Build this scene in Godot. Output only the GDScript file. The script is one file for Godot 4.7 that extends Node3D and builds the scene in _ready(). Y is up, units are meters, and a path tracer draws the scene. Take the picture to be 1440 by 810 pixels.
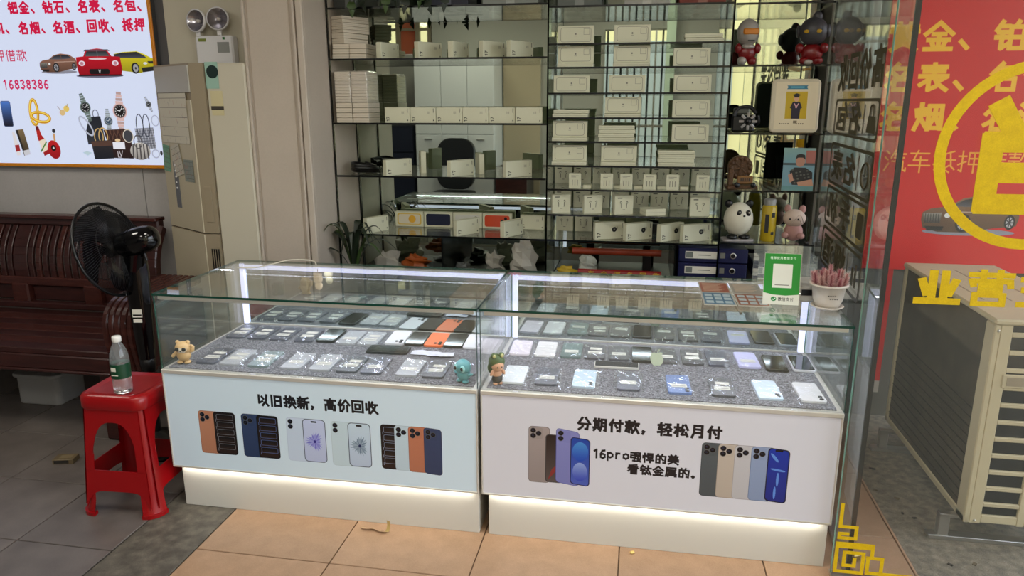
extends Node3D
# A phone and recycling shop: two glass counters, a mirrored wall shelf, a lit sign, and a glass pane with gold lettering.

var used_names := {}
var M := {}
var mesh_cache := {}
var rng := RandomNumberGenerator.new()

const HT := 0.836      # counter top
const HS := 0.555      # display deck
const HL := 0.167      # underside of the counter's light box
const DEPTH := 0.580  # counter depth
const SZ := -1.22      # front of the wall shelf
const MZ := -1.54      # mirror at the back of the wall shelf
const ORD := ["first", "second", "third", "fourth", "fifth", "sixth", "seventh", "eighth", "ninth", "tenth", "eleventh", "twelfth", "thirteenth", "fourteenth"]

# ------------------------------------------------------------------ naming
func numbered(called: String) -> String:
	if not used_names.has(called):
		used_names[called] = 0
		return called
	used_names[called] += 1
	return "%s_%03d" % [called, used_names[called]]

func tag(o, label: String, category: String, group := ""):
	o.set_meta("label", label)
	o.set_meta("category", category)
	if group != "":
		o.set_meta("group", group)
	return o

func thing(called: String, label: String, category: String, at := Vector3.ZERO, turn := 0.0, group := "") -> Node3D:
	var o := Node3D.new()
	o.name = numbered(called)
	add_child(o)
	o.position = at
	o.rotation.y = turn
	tag(o, label, category, group)
	return o

func structure(o):
	o.set_meta("kind", "structure")
	return o

func part(called: String, m: Mesh, material: Material, parent: Node3D, at := Vector3.ZERO, turn := Vector3.ZERO) -> MeshInstance3D:
	var o := MeshInstance3D.new()
	o.mesh = m
	if material != null:
		o.material_override = material
	o.name = numbered(called) if parent == self else called
	parent.add_child(o, true)
	o.position = at
	o.rotation = turn
	return o

# ------------------------------------------------------------------ mesh building
func st() -> SurfaceTool:
	var s := SurfaceTool.new()
	s.begin(Mesh.PRIMITIVE_TRIANGLES)
	s.set_smooth_group(-1)
	return s

func done(s: SurfaceTool) -> ArrayMesh:
	s.generate_normals()
	return s.commit()

func tri(s: SurfaceTool, a: Vector3, b: Vector3, c: Vector3):
	s.add_vertex(a); s.add_vertex(c); s.add_vertex(b)

func quad(s: SurfaceTool, a: Vector3, b: Vector3, c: Vector3, d: Vector3):
	tri(s, a, b, c); tri(s, a, c, d)

func add_box(s: SurfaceTool, c: Vector3, size: Vector3, basis := Basis()):
	var h := size * 0.5
	var p := []
	for i in 8:
		p.append(c + basis * Vector3(h.x if i & 1 else -h.x, h.y if i & 2 else -h.y, h.z if i & 4 else -h.z))
	quad(s, p[4], p[5], p[7], p[6]); quad(s, p[1], p[0], p[2], p[3])
	quad(s, p[5], p[1], p[3], p[7]); quad(s, p[0], p[4], p[6], p[2])
	quad(s, p[6], p[7], p[3], p[2]); quad(s, p[0], p[1], p[5], p[4])

func add_bevel_box(s: SurfaceTool, c: Vector3, size: Vector3, b: float, basis := Basis()):
	var h := size * 0.5
	var P := func(sx, sy, sz, axis):
		var v := Vector3(sx * (h.x - (0.0 if axis == 0 else b)), sy * (h.y - (0.0 if axis == 1 else b)), sz * (h.z - (0.0 if axis == 2 else b)))
		return c + basis * v
	var signs := [-1.0, 1.0]
	for g in signs:
		var f := [P.call(g, -1, -1, 0), P.call(g, 1, -1, 0), P.call(g, 1, 1, 0), P.call(g, -1, 1, 0)]
		var t := [P.call(-1, g, -1, 1), P.call(-1, g, 1, 1), P.call(1, g, 1, 1), P.call(1, g, -1, 1)]
		var k := [P.call(-1, -1, g, 2), P.call(1, -1, g, 2), P.call(1, 1, g, 2), P.call(-1, 1, g, 2)]
		for q in [f, t, k]:
			if g > 0:
				quad(s, q[0], q[1], q[2], q[3])
			else:
				quad(s, q[3], q[2], q[1], q[0])
	for x in signs:
		for y in signs:
			var a = [P.call(x, y, -1, 0), P.call(x, y, 1, 0), P.call(x, y, 1, 1), P.call(x, y, -1, 1)]
			if x * y < 0: a.reverse()
			quad(s, a[3], a[2], a[1], a[0])
			var bb = [P.call(x, -1, y, 0), P.call(x, 1, y, 0), P.call(x, 1, y, 2), P.call(x, -1, y, 2)]
			if x * y > 0: bb.reverse()
			quad(s, bb[3], bb[2], bb[1], bb[0])
			var cc = [P.call(-1, x, y, 1), P.call(1, x, y, 1), P.call(1, x, y, 2), P.call(-1, x, y, 2)]
			if x * y < 0: cc.reverse()
			quad(s, cc[3], cc[2], cc[1], cc[0])
	for x in signs:
		for y in signs:
			for z in signs:
				var t3 = [P.call(x, y, z, 0), P.call(x, y, z, 1), P.call(x, y, z, 2)]
				if x * y * z < 0: t3.reverse()
				tri(s, t3[0], t3[1], t3[2])

func box_mesh(size: Vector3, bevel := 0.0) -> Mesh:
	var key := "b%s/%s" % [size, bevel]
	if not mesh_cache.has(key):
		var s := st()
		if bevel > 0.0:
			add_bevel_box(s, Vector3.ZERO, size, bevel)
		else:
			add_box(s, Vector3.ZERO, size)
		mesh_cache[key] = done(s)
	return mesh_cache[key]

# a box given by two corners, as a part
func slab(called: String, a: Vector3, b: Vector3, material: Material, parent: Node3D, bevel := 0.0) -> MeshInstance3D:
	return part(called, box_mesh((b - a).abs(), bevel), material, parent, (a + b) * 0.5)

func rrect(w: float, h: float, r: float, n := 4) -> PackedVector2Array:
	var out := PackedVector2Array()
	var cs := [Vector2(w / 2 - r, h / 2 - r), Vector2(-w / 2 + r, h / 2 - r), Vector2(-w / 2 + r, -h / 2 + r), Vector2(w / 2 - r, -h / 2 + r)]
	for k in 4:
		for i in n + 1:
			var a := PI / 2 * (k + float(i) / n)
			out.append(cs[k] + Vector2(cos(a), sin(a)) * r)
	return out

# polygon (x, y) extruded from z0 to z1; basis and origin turn it
func add_prism(s: SurfaceTool, poly: PackedVector2Array, z0: float, z1: float, xf := Transform3D(), bevel := 0.0):
	var p := poly
	if Geometry2D.is_polygon_clockwise(p):
		p = p.duplicate(); p.reverse()
	var n := p.size()
	var inner := p
	if bevel > 0.0:
		var g := Geometry2D.offset_polygon(p, -bevel)
		if g.size() == 1 and g[0].size() == n:
			inner = g[0]
			if Geometry2D.is_polygon_clockwise(inner): inner.reverse()
			var best := 0
			for i in n:
				if inner[i].distance_to(p[0]) < inner[best].distance_to(p[0]): best = i
			var turned := PackedVector2Array()
			for i in n: turned.append(inner[(i + best) % n])
			inner = turned
		else:
			bevel = 0.0
	var idx := Geometry2D.triangulate_polygon(inner)
	var L := func(v: Vector2, z: float): return xf * Vector3(v.x, v.y, z)
	for i in range(0, idx.size(), 3):
		var a := inner[idx[i]]; var b := inner[idx[i + 1]]; var c := inner[idx[i + 2]]
		if (b - a).cross(c - a) < 0:
			var t := b; b = c; c = t
		tri(s, L.call(a, z1), L.call(b, z1), L.call(c, z1))
		tri(s, L.call(a, z0), L.call(c, z0), L.call(b, z0))
	for i in n:
		var j := (i + 1) % n
		var lo := z0 + bevel; var hi := z1 - bevel
		quad(s, L.call(p[i], lo), L.call(p[j], lo), L.call(p[j], hi), L.call(p[i], hi))
		if bevel > 0.0:
			quad(s, L.call(p[i], hi), L.call(p[j], hi), L.call(inner[j], z1), L.call(inner[i], z1))
			quad(s, L.call(inner[i], z0), L.call(inner[j], z0), L.call(p[j], lo), L.call(p[i], lo))

const FLAT_UP := Transform3D(Vector3(1, 0, 0), Vector3(0, 0, -1), Vector3(0, 1, 0), Vector3.ZERO)   # polygon (x, y) lies on the ground, its z is up

func add_lathe(s: SurfaceTool, prof: Array, seg := 20, xf := Transform3D(), smooth := true):
	s.set_smooth_group(1 if smooth else -1)
	for k in seg:
		var a0 := TAU * k / seg; var a1 := TAU * (k + 1) / seg
		for i in prof.size() - 1:
			var p: Vector2 = prof[i]; var q: Vector2 = prof[i + 1]
			var v := func(r: float, y: float, a: float): return xf * Vector3(cos(a) * r, y, sin(a) * r)
			if p.x < 1e-5:
				tri(s, v.call(p.x, p.y, a0), v.call(q.x, q.y, a0), v.call(q.x, q.y, a1))
			elif q.x < 1e-5:
				tri(s, v.call(p.x, p.y, a0), v.call(q.x, q.y, a0), v.call(p.x, p.y, a1))
			else:
				quad(s, v.call(p.x, p.y, a0), v.call(q.x, q.y, a0), v.call(q.x, q.y, a1), v.call(p.x, p.y, a1))
	s.set_smooth_group(-1)

func add_ball(s: SurfaceTool, c: Vector3, r: Vector3, rings := 8, seg := 12, basis := Basis()):
	var prof := []
	for i in rings + 1:
		var a := PI * i / rings
		prof.append(Vector2(sin(a), -cos(a)))
	add_lathe(s, prof, seg, Transform3D(basis * Basis.from_scale(r), c))

func add_tube(s: SurfaceTool, path: Array, radius, seg := 8, caps := true):
	s.set_smooth_group(2)
	var n := path.size()
	var rings := []
	var up := Vector3.UP
	for i in n:
		var d: Vector3 = (path[min(i + 1, n - 1)] - path[max(i - 1, 0)]).normalized()
		if i == 0 and absf(d.dot(up)) > 0.9: up = Vector3.RIGHT
		var side := up.cross(d).normalized()
		up = d.cross(side).normalized()
		var r: float = radius[i] if radius is Array else radius
		var ring := []
		for k in seg:
			var a := TAU * k / seg
			ring.append(path[i] + (side * cos(a) + up * sin(a)) * r)
		rings.append(ring)
	for i in n - 1:
		for k in seg:
			var j := (k + 1) % seg
			quad(s, rings[i][k], rings[i][j], rings[i + 1][j], rings[i + 1][k])
	s.set_smooth_group(-1)
	if caps:
		for k in seg:
			var j := (k + 1) % seg
			tri(s, path[0], rings[0][j], rings[0][k])
			tri(s, path[n - 1], rings[n - 1][k], rings[n - 1][j])

func tube_mesh(path: Array, radius, seg := 8) -> Mesh:
	var s := st(); add_tube(s, path, radius, seg); return done(s)

func lathe_mesh(prof: Array, seg := 20) -> Mesh:
	var s := st(); add_lathe(s, prof, seg); return done(s)

func ball_mesh(r: Vector3, rings := 8, seg := 12) -> Mesh:
	var s := st(); add_ball(s, Vector3.ZERO, r, rings, seg); return done(s)

func prism_mesh(poly: PackedVector2Array, z0: float, z1: float, xf := Transform3D(), bevel := 0.0) -> Mesh:
	var s := st(); add_prism(s, poly, z0, z1, xf, bevel); return done(s)

func smooth_path(pts: Array, per := 6) -> Array:
	var c := Curve3D.new()
	var n := pts.size()
	for i in n:
		var d: Vector3 = (pts[min(i + 1, n - 1)] - pts[max(i - 1, 0)]) / 6.0
		c.add_point(pts[i], -d, d)
	var out := []
	for i in (n - 1) * per + 1:
		out.append(c.samplef(float(i) / per))
	return out

# a quad facing +z with texture coordinates, w by h, centre at the origin
func print_mesh(w: float, h: float) -> Mesh:
	var key := "p%s/%s" % [w, h]
	if not mesh_cache.has(key):
		var s := st()
		var v := [Vector3(-w / 2, -h / 2, 0), Vector3(w / 2, -h / 2, 0), Vector3(w / 2, h / 2, 0), Vector3(-w / 2, h / 2, 0)]
		var t := [Vector2(0, 1), Vector2(1, 1), Vector2(1, 0), Vector2(0, 0)]
		for i in [0, 2, 1, 0, 3, 2]:
			s.set_uv(t[i]); s.add_vertex(v[i])
		mesh_cache[key] = done(s)
	return mesh_cache[key]

# ------------------------------------------------------------------ materials
func mat(color: Color, rough := 0.6, metal := 0.0, extra := {}) -> StandardMaterial3D:
	var m := StandardMaterial3D.new()
	m.albedo_color = color
	m.roughness = rough
	m.metallic = metal
	for k in extra:
		m.set(k, extra[k])
	return m

func pane(color: Color, alpha: float, rough := 0.02) -> StandardMaterial3D:
	var m := mat(Color(color.r, color.g, color.b, alpha), rough)
	m.transparency = BaseMaterial3D.TRANSPARENCY_ALPHA
	return m

func glow(color: Color, energy: float) -> StandardMaterial3D:
	var m := mat(color, 0.5)
	m.emission_enabled = true
	m.emission = color
	m.emission_energy_multiplier = energy
	return m

func noise(freq: float, oct := 3, kind := FastNoiseLite.TYPE_SIMPLEX_SMOOTH, seed_ := 1) -> FastNoiseLite:
	var n := FastNoiseLite.new()
	n.noise_type = kind
	n.frequency = freq
	n.seed = seed_
	n.fractal_octaves = oct
	return n

# a speckled colour texture: one noise mixed between two colours, another adding grain
func speckle(a: Color, b: Color, freq: float, grain: float, size := 256, seed_ := 1, stretch := Vector2(1, 1)) -> ImageTexture:
	var img := Image.create(size, size, false, Image.FORMAT_RGB8)
	var cloud := noise(freq, 4, FastNoiseLite.TYPE_SIMPLEX_SMOOTH, seed_).get_seamless_image(int(size * stretch.x), int(size * stretch.y))
	if stretch != Vector2.ONE: cloud.resize(size, size, Image.INTERPOLATE_CUBIC)
	var r := RandomNumberGenerator.new(); r.seed = seed_ * 77 + 5
	for y in size:
		for x in size:
			var c := a.lerp(b, cloud.get_pixel(x, y).r)
			var g := (r.randf() - 0.5) * grain
			img.set_pixel(x, y, Color(clampf(c.r + g, 0, 1), clampf(c.g + g, 0, 1), clampf(c.b + g, 0, 1)))
	img.generate_mipmaps()
	return ImageTexture.create_from_image(img)

func textured(t: Texture2D, rough: float, scale: float, extra := {}) -> StandardMaterial3D:
	var m := mat(Color.WHITE, rough, 0.0, extra)
	m.albedo_texture = t
	m.uv1_triplanar = true
	m.uv1_world_triplanar = true
	m.uv1_scale = Vector3.ONE * scale
	return m

# ------------------------------------------------------------------ lettering: strokes of each character on a field of 100 by 100, y down
const METAL := "22 2 5 32;16 18 42 18;12 38 42 38;5 56 44 56;24 38 24 94 42 82;"
const HAND := "5 25 38 25;22 3 22 92 10 85;5 62 38 48;"
const MAN := "28 3 5 45;18 28 18 97;"
const WATER := "10 5 22 16;5 32 18 44;5 92 22 60;"
const TREE := "5 28 45 28;25 3 25 97;25 32 5 72;27 38 44 56;"
var GLYPH := {
	"以": "15 10 15 75 45 60;40 20 55 40;82 5 75 55 45 95;68 65 92 95",
	"旧": "12 5 12 95;38 12 38 94;38 12 88 12 88 94;38 50 88 50;38 90 88 90",
	"换": HAND + "58 3 44 30;54 15 82 15 72 32;48 32 92 32 92 58;48 32 48 58;70 32 68 58;40 60 99 60;70 60 42 97;70 62 97 97",
	"新": "28 2 32 12;5 15 52 15;15 20 20 33;42 20 38 33;3 37 55 37;29 37 29 95;8 58 50 58;28 60 6 85;30 60 52 82;92 5 64 14 64 55 54 95;64 42 99 42;82 42 82 97",
	"高": "50 0 50 12;5 13 95 13;30 25 70 25 70 40 30 40 30 25;12 52 88 52 88 93 76 93;12 52 12 97;34 64 66 64 66 82 34 82 34 64",
	"价": "28 3 5 45;20 28 20 97;65 3 32 45;65 3 97 42;50 48 48 72 34 97;78 46 78 97",
	"回": "8 5 92 5 92 95;8 5 8 97;8 92 92 92;32 32 68 32 68 68 32 68 32 32",
	"收": "8 20 8 70 30 62;32 3 32 97;60 3 42 42;55 25 98 25;85 26 72 62 40 97;52 35 70 70 98 97",
	"分": "38 3 8 50;62 3 95 50;22 52 78 52 74 92 60 92;45 52 38 75 12 97",
	"期": "5 20 52 20;16 3 16 75;42 3 42 75;16 38 42 38;16 56 42 56;3 75 55 75;18 78 5 97;38 78 50 94;62 8 92 8 92 95 82 92;62 8 62 60 52 97;62 35 92 35;62 62 92 62",
	"付": "30 3 5 45;20 28 20 97;35 28 98 28;78 3 78 92 62 88;45 45 58 65",
	"款": "28 2 28 28;5 14 52 14;10 29 48 29;5 44 52 44;29 44 29 92 20 88;14 55 5 85;42 55 52 80;68 3 56 38;64 22 97 22 90 38;76 35 74 62 52 97;76 58 97 97",
	"轻": "5 18 45 18;24 2 10 48 45 48;28 32 28 97;3 74 48 68;55 10 90 10 55 48;70 25 97 46;58 58 94 58;76 58 76 92;50 93 98 93",
	"松": TREE + "62 8 50 45;78 5 97 42;70 42 55 82 90 80;82 62 96 94",
	"月": "25 5 80 5 80 92 65 92;25 5 25 60 10 97;25 33 80 33;25 60 80 60",
	"强": "8 8 40 8 40 35;8 35 40 35;10 35 8 58 42 58 40 92 28 90;55 6 92 6 92 28 55 28 55 6;50 42 95 42 95 68 50 68 50 42;73 30 73 90;48 92 92 88;84 76 97 97",
	"悍": "20 3 20 97;6 28 6 50;30 22 38 38;48 5 90 5 90 40 48 40 48 5;48 22 90 22;50 54 90 54;40 73 98 73;69 54 69 97",
	"的": "28 2 22 18;10 20 42 20 42 92 10 92 10 20;10 55 42 55;65 2 52 38;60 22 94 22 90 92 74 88;60 48 74 65",
	"美": "30 2 38 14;70 2 62 14;10 16 90 16;16 32 84 32;6 50 94 50;50 16 50 50;5 66 95 66;50 50 45 75 8 97;52 68 94 97",
	"看": "82 3 15 12;12 25 88 25;5 40 95 40;48 12 38 40 5 72;32 52 80 52 80 97 32 97 32 52;32 66 80 66;32 81 80 81",
	"钛": METAL + "48 30 98 30;72 3 70 40 46 95;72 42 97 94;66 76 76 90",
	"金": "50 2 5 42;50 2 95 42;30 42 70 42;15 62 85 62;50 42 50 94;28 70 34 86;72 70 66 86;6 95 94 95",
	"属": "12 6 90 6 90 26;12 26 90 26;12 6 12 50 3 97;84 34 28 38;32 46 84 46 84 62 32 62 32 46;56 36 56 84;22 70 94 70 94 94 84 94;22 70 22 97;38 84 80 84",
	"钯": METAL + "52 8 92 8 92 48;52 48 92 48;72 8 72 48;52 8 52 90 97 90 97 72",
	"钻": METAL + "72 3 72 50;72 26 98 26;52 50 94 50 94 94 52 94 52 50",
	"石": "5 10 95 10;45 10 30 45 5 75;30 48 86 48 86 94 30 94 30 48",
	"名": "42 2 10 40;36 18 80 18 55 52 8 80;30 36 48 50;34 56 86 56 86 95 34 95 34 56",
	"表": "10 12 90 12;16 28 84 28;4 46 96 46;50 2 50 46;48 48 6 78;35 60 35 95 58 84;88 52 66 66;52 50 66 74 96 96",
	"包": "30 2 6 42;24 22 90 22 88 66 76 66;26 42 66 42 66 62 26 62;26 42 26 90 94 90 94 74",
	"机": TREE + "58 10 58 60 42 97;58 10 84 10 84 88 97 88 97 74",
	"烟": "24 3 24 45 5 97;8 25 12 48;40 22 34 42;26 60 42 85;50 10 94 10 94 95;50 10 50 97;50 92 94 92;58 40 86 40;72 22 72 45 58 78;73 48 86 76",
	"酒": WATER + "32 10 98 10;38 28 92 28 92 96 38 96 38 28;56 10 56 44 46 60;74 10 74 54 90 54;38 76 92 76",
	"抵": HAND + "90 4 52 16;54 14 54 80 74 66;54 42 98 42;74 10 82 70 97 84;62 88 76 97",
	"押": HAND + "50 10 94 10 94 60 50 60 50 10;50 35 94 35;72 10 72 97",
	"借": MAN + "35 16 97 16;50 3 50 38;80 3 80 38;32 38 98 38;45 52 88 52 88 96 45 96 45 52;45 74 88 74",
	"手": "82 5 18 14;12 36 88 36;4 60 96 60;50 12 50 94 34 88",
	"黄": "8 14 92 14;32 2 32 30;68 2 68 30;4 31 96 31;20 42 80 42 80 76 20 76 20 42;50 31 50 76;20 59 80 59;36 80 10 97;64 80 92 97",
	"铂": METAL + "74 2 66 18;52 20 94 20 94 95 52 95 52 20;52 56 94 56",
	"汽": WATER + "48 2 32 36;44 18 96 18;46 34 88 34;36 50 84 50 86 88 98 94 98 80",
	"车": "10 14 90 14;42 2 24 44 84 44;54 28 54 98;4 68 96 68",
	"当": "50 2 50 34;18 8 30 28;82 8 70 28;12 38 86 38 86 95;18 66 86 66;10 95 86 95",
	"业": "36 5 36 90;64 5 64 90;12 30 24 68;88 30 76 68;4 92 96 92",
	"营": "5 12 95 12;32 2 32 24;68 2 68 24;8 30 92 30 88 42;8 30 6 44;30 44 70 44 70 60 30 60 30 44;20 70 82 70 82 96 20 96 20 70",
	"在": "8 22 94 22;44 3 32 40 4 68;26 45 26 97;42 52 90 52;66 32 66 92;36 94 97 94",
	"推": HAND + "58 3 42 42;52 26 52 97;74 3 80 16;52 22 96 22;52 46 92 46;52 68 92 68;52 92 98 92;74 22 74 92",
	"荐": "5 15 95 15;32 3 32 26;68 3 68 26;8 34 92 34;42 26 30 50 6 74;24 56 24 97;44 50 84 50 66 62 66 94 54 90;38 74 96 74",
	"使": MAN + "36 16 97 16;44 32 88 32 88 56 44 56 44 32;66 3 64 66 34 97;46 64 66 84 97 97",
	"用": "18 6 86 6 86 92 74 92;18 6 18 60 6 97;18 34 86 34;18 62 86 62;52 6 52 97",
	"微": "22 3 6 24;24 28 4 56;16 46 16 97;34 12 34 32 56 32 56 12;45 4 45 32;32 44 58 44;36 56 36 78 30 94;36 56 52 56 52 88 60 84;76 3 64 42;72 24 98 24;90 26 84 60 62 97;70 40 80 74 98 97",
	"信": MAN + "64 2 68 12;36 18 98 18;44 34 90 34;44 48 90 48;44 62 90 62 90 96 44 96 44 62",
	"支": "8 20 92 20;50 2 50 44;16 44 80 44 58 76 8 97;28 50 52 78 94 97",
	"、": "8 68 30 92", "，": "12 76 20 80 10 98", "。": "8 82 18 74 28 82 18 92 8 82",
	"0": "50 5 20 20 20 80 50 95 80 80 80 20 50 5", "1": "28 22 55 5 55 95",
	"3": "20 12 55 5 78 25 50 46 80 70 55 95 18 86", "6": "72 10 42 14 22 52 26 85 50 95 76 82 76 58 50 48 24 60",
	"7": "18 6 82 6 42 95", "8": "50 5 24 18 26 36 50 46 78 62 80 82 50 95 20 82 22 62 50 46 74 36 76 18 50 5",
	"p": "22 35 22 115;22 46 50 34 78 50 78 72 50 84 22 74", "r": "28 35 28 90;28 52 48 36 68 36", "o": "50 35 24 46 24 76 50 88 76 76 76 46 50 35",
}

# the strokes of one character as quads in its 0..1 field (y down), w the stroke width
func glyph_quads(ch: String, w: float) -> Array:
	var out := []
	if not GLYPH.has(ch):
		return out
	for stroke in GLYPH[ch].split(";", false):
		var n: PackedFloat64Array = stroke.split_floats(" ", false)
		for i in range(0, n.size() - 2, 2):
			var a := Vector2(n[i], n[i + 1]) / 100.0
			var b := Vector2(n[i + 2], n[i + 3]) / 100.0
			var d := (b - a).normalized()
			var s := Vector2(-d.y, d.x) * w * 0.5
			var e := d * w * 0.42
			out.append(PackedVector2Array([a - e - s, b + e - s, b + e + s, a - e + s]))
	return out

# lettering as thin geometry in the xy plane, facing +z, starting at (x, y) = top left; mirrored runs it backwards
func letter_mesh(text: String, size: Vector2, advance: float, w: float, depth := 0.0006, mirrored := false) -> Mesh:
	var s := st()
	for i in text.length():
		var lift := 0.0
		for q in glyph_quads(text[i], w):
			lift += 0.00008
			var p := PackedVector2Array()
			for v in q:
				var x: float = v.x * size.x + i * advance
				p.append(Vector2(-x if mirrored else x, -v.y * size.y))
			add_prism(s, p, -depth - lift, depth + lift)
	return done(s)

# ------------------------------------------------------------------ printed pictures: a small painter that fills polygons into an image
class Painter:
	var img: Image
	var k: float        # pixels per unit
	var host
	func _init(h, w: float, hgt: float, per_unit: float, back: Color):
		host = h
		k = per_unit
		img = Image.create(int(w * k), int(hgt * k), false, Image.FORMAT_RGB8)
		img.fill(back)
	func poly(pts: PackedVector2Array, c: Color, c2 = null):
		var lo := 1e9; var hi := -1e9
		for p in pts:
			lo = minf(lo, p.y * k); hi = maxf(hi, p.y * k)
		var n := pts.size()
		for y in range(maxi(0, int(floor(lo))), mini(img.get_height(), int(ceil(hi)) + 1)):
			var yc := y + 0.5
			var xs: Array[float] = []
			for i in n:
				var a := pts[i] * k; var b := pts[(i + 1) % n] * k
				if (a.y <= yc) != (b.y <= yc):
					xs.append(a.x + (yc - a.y) / (b.y - a.y) * (b.x - a.x))
			xs.sort()
			var col: Color = c if c2 == null else c.lerp(c2, clampf((yc - lo) / maxf(1.0, hi - lo), 0, 1))
			for i in range(0, xs.size() - 1, 2):
				var x0 := maxi(0, int(round(xs[i]))); var x1 := mini(img.get_width(), int(round(xs[i + 1])))
				if x1 > x0:
					img.fill_rect(Rect2i(x0, y, x1 - x0, 1), col)
	func rect(x, y, w, h, c: Color, c2 = null):
		poly(PackedVector2Array([Vector2(x, y), Vector2(x + w, y), Vector2(x + w, y + h), Vector2(x, y + h)]), c, c2)
	func round_rect(x, y, w, h, r, c: Color, c2 = null, shear := 0.0):
		var pts: PackedVector2Array = host.rrect(w, h, r, 5)
		for i in pts.size():
			pts[i] = Vector2(pts[i].x + x + w / 2.0, pts[i].y + y + h / 2.0 + (pts[i].x / w) * shear)
		poly(pts, c, c2)
	func oval(cx, cy, rx, ry, c: Color, c2 = null, turn := 0.0, n := 24):
		var pts := PackedVector2Array()
		for i in n:
			var a := TAU * i / n
			pts.append(Vector2(cx, cy) + Vector2(cos(a) * rx, sin(a) * ry).rotated(turn))
		poly(pts, c, c2)
	func ring(cx, cy, rx, ry, w, c: Color, turn := 0.0, n := 32):
		for i in n:
			var a := TAU * i / n; var b := TAU * (i + 1) / n
			line(Vector2(cx, cy) + Vector2(cos(a) * rx, sin(a) * ry).rotated(turn), Vector2(cx, cy) + Vector2(cos(b) * rx, sin(b) * ry).rotated(turn), w, c)
	func line(a: Vector2, b: Vector2, w: float, c: Color):
		var d := (b - a).normalized(); var s := Vector2(-d.y, d.x) * w * 0.5; var e := d * w * 0.3
		poly(PackedVector2Array([a - e - s, b + e - s, b + e + s, a - e + s]), c)
	func shape(flat: Array, c: Color, c2 = null, off := Vector2.ZERO, sc := 1.0):
		var pts := PackedVector2Array()
		for i in range(0, flat.size(), 2):
			pts.append(Vector2(flat[i], flat[i + 1]) * sc + off)
		poly(pts, c, c2)
	func text(t: String, x: float, y: float, sx: float, sy: float, adv: float, w: float, c: Color):
		for i in t.length():
			for q in host.glyph_quads(t[i], w):
				var p := PackedVector2Array()
				for v in q:
					p.append(Vector2(x + i * adv + v.x * sx, y + v.y * sy))
				poly(p, c)
	func texture(shrink := 2) -> ImageTexture:
		img.resize(img.get_width() / shrink, img.get_height() / shrink, Image.INTERPOLATE_LANCZOS)
		return ImageTexture.create_from_image(img)

# ------------------------------------------------------------------ main
func _ready():
	rng.seed = 20240611
	# camera
	var cam := Camera3D.new()
	cam.name = "camera"
	cam.fov = rad_to_deg(2.0 * atan(405.0 / 1036.67))
	cam.near = 0.05
	cam.far = 200.0
	add_child(cam)
	cam.position = Vector3(0.5086, 1.4892, 2.2601)
	cam.rotation = Vector3(-0.2471, 0.1733, -0.0011)
	cam.current = true
	# sky and exposure
	var env := Environment.new()
	var sky := Sky.new()
	var sm := ProceduralSkyMaterial.new()
	sm.sky_top_color = Color(0.80, 0.86, 0.93)
	sm.sky_horizon_color = Color(0.93, 0.94, 0.93)
	sm.ground_horizon_color = Color(0.55, 0.54, 0.52)
	sm.ground_bottom_color = Color(0.35, 0.34, 0.33)
	sm.sky_energy_multiplier = SKY
	sm.ground_energy_multiplier = SKY
	sky.sky_material = sm
	env.background_mode = Environment.BG_SKY
	env.sky = sky
	env.tonemap_mode = Environment.TONE_MAPPER_LINEAR
	env.tonemap_exposure = EXPOSURE
	env.sdfgi_enabled = true
	env.ssao_enabled = true
	env.ssil_enabled = true
	var we := WorldEnvironment.new()
	we.name = "world_environment"
	we.environment = env
	add_child(we)
	# the sun stands behind the shop and reaches only the street and the house across it
	var sun := DirectionalLight3D.new()
	sun.name = "sun"
	sun.light_color = Color(1.0, 0.96, 0.88)
	sun.light_energy = SUN
	sun.light_angular_distance = 0.6
	sun.shadow_enabled = true
	add_child(sun)
	sun.transform = Transform3D(Basis.looking_at(Vector3(-0.25, -0.85, 0.60).normalized(), Vector3.UP), Vector3(0, 6, 0))
	make_materials()
	added_ceiling_lamps()
	# the place
	room()
	counters()
	wall_shelves()
	left_side()
	right_side()
	behind()
	shelf_goods()
	counter_goods()
	small_things()

const SKY := 2.4
const SUN := 2.2
const EXPOSURE := 0.77

func area_light(called: String, at: Vector3, towards: Vector3, size: Vector2, color: Color, energy: float, parent: Node3D):
	var l := AreaLight3D.new()
	l.name = called
	l.area_size = size
	l.light_color = color
	l.light_energy = energy
	l.shadow_enabled = true
	l.area_range = 12.0
	l.area_attenuation = 2.0
	parent.add_child(l, true)
	var f := towards.normalized()
	var up := Vector3.UP if absf(f.y) < 0.9 else Vector3.BACK
	l.transform = Transform3D(Basis.looking_at(f, up), at)
	return l

func added_ceiling_lamps():  # unseen lamps added to brighten the room and what its mirrors show
	for p in [[Vector3(-0.7, 2.72, 0.95), "added unseen ceiling panel lamp over the red stool"], [Vector3(0.55, 2.72, 0.95), "added unseen ceiling panel lamp in front of the counters"], [Vector3(-2.9, 2.72, 0.6), "added unseen ceiling panel lamp over the wooden bench"], [Vector3(-1.5, 2.72, 2.55), "added unseen ceiling panel lamp before the white cupboard"], [Vector3(0.45, 2.72, 2.75), "added unseen ceiling panel lamp above the camera"]]:
		var t := thing("added_ceiling_lamp", p[1], "lamp", p[0])
		slab("lamp_frame", Vector3(-0.31, 0.0, -0.31), Vector3(0.31, 0.03, 0.31), M.white_metal, t, 0.004)
		slab("diffuser", Vector3(-0.29, -0.004, -0.29), Vector3(0.29, 0.002, 0.29), glow(Color(1.0, 0.98, 0.93), 3.0), t)
		area_light("added_lamp_light", Vector3(0, -0.012, 0), Vector3.DOWN, Vector2(0.58, 0.58), Color(1.0, 0.98, 0.93), LAMP, t)

const LAMP := 1.9

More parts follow.
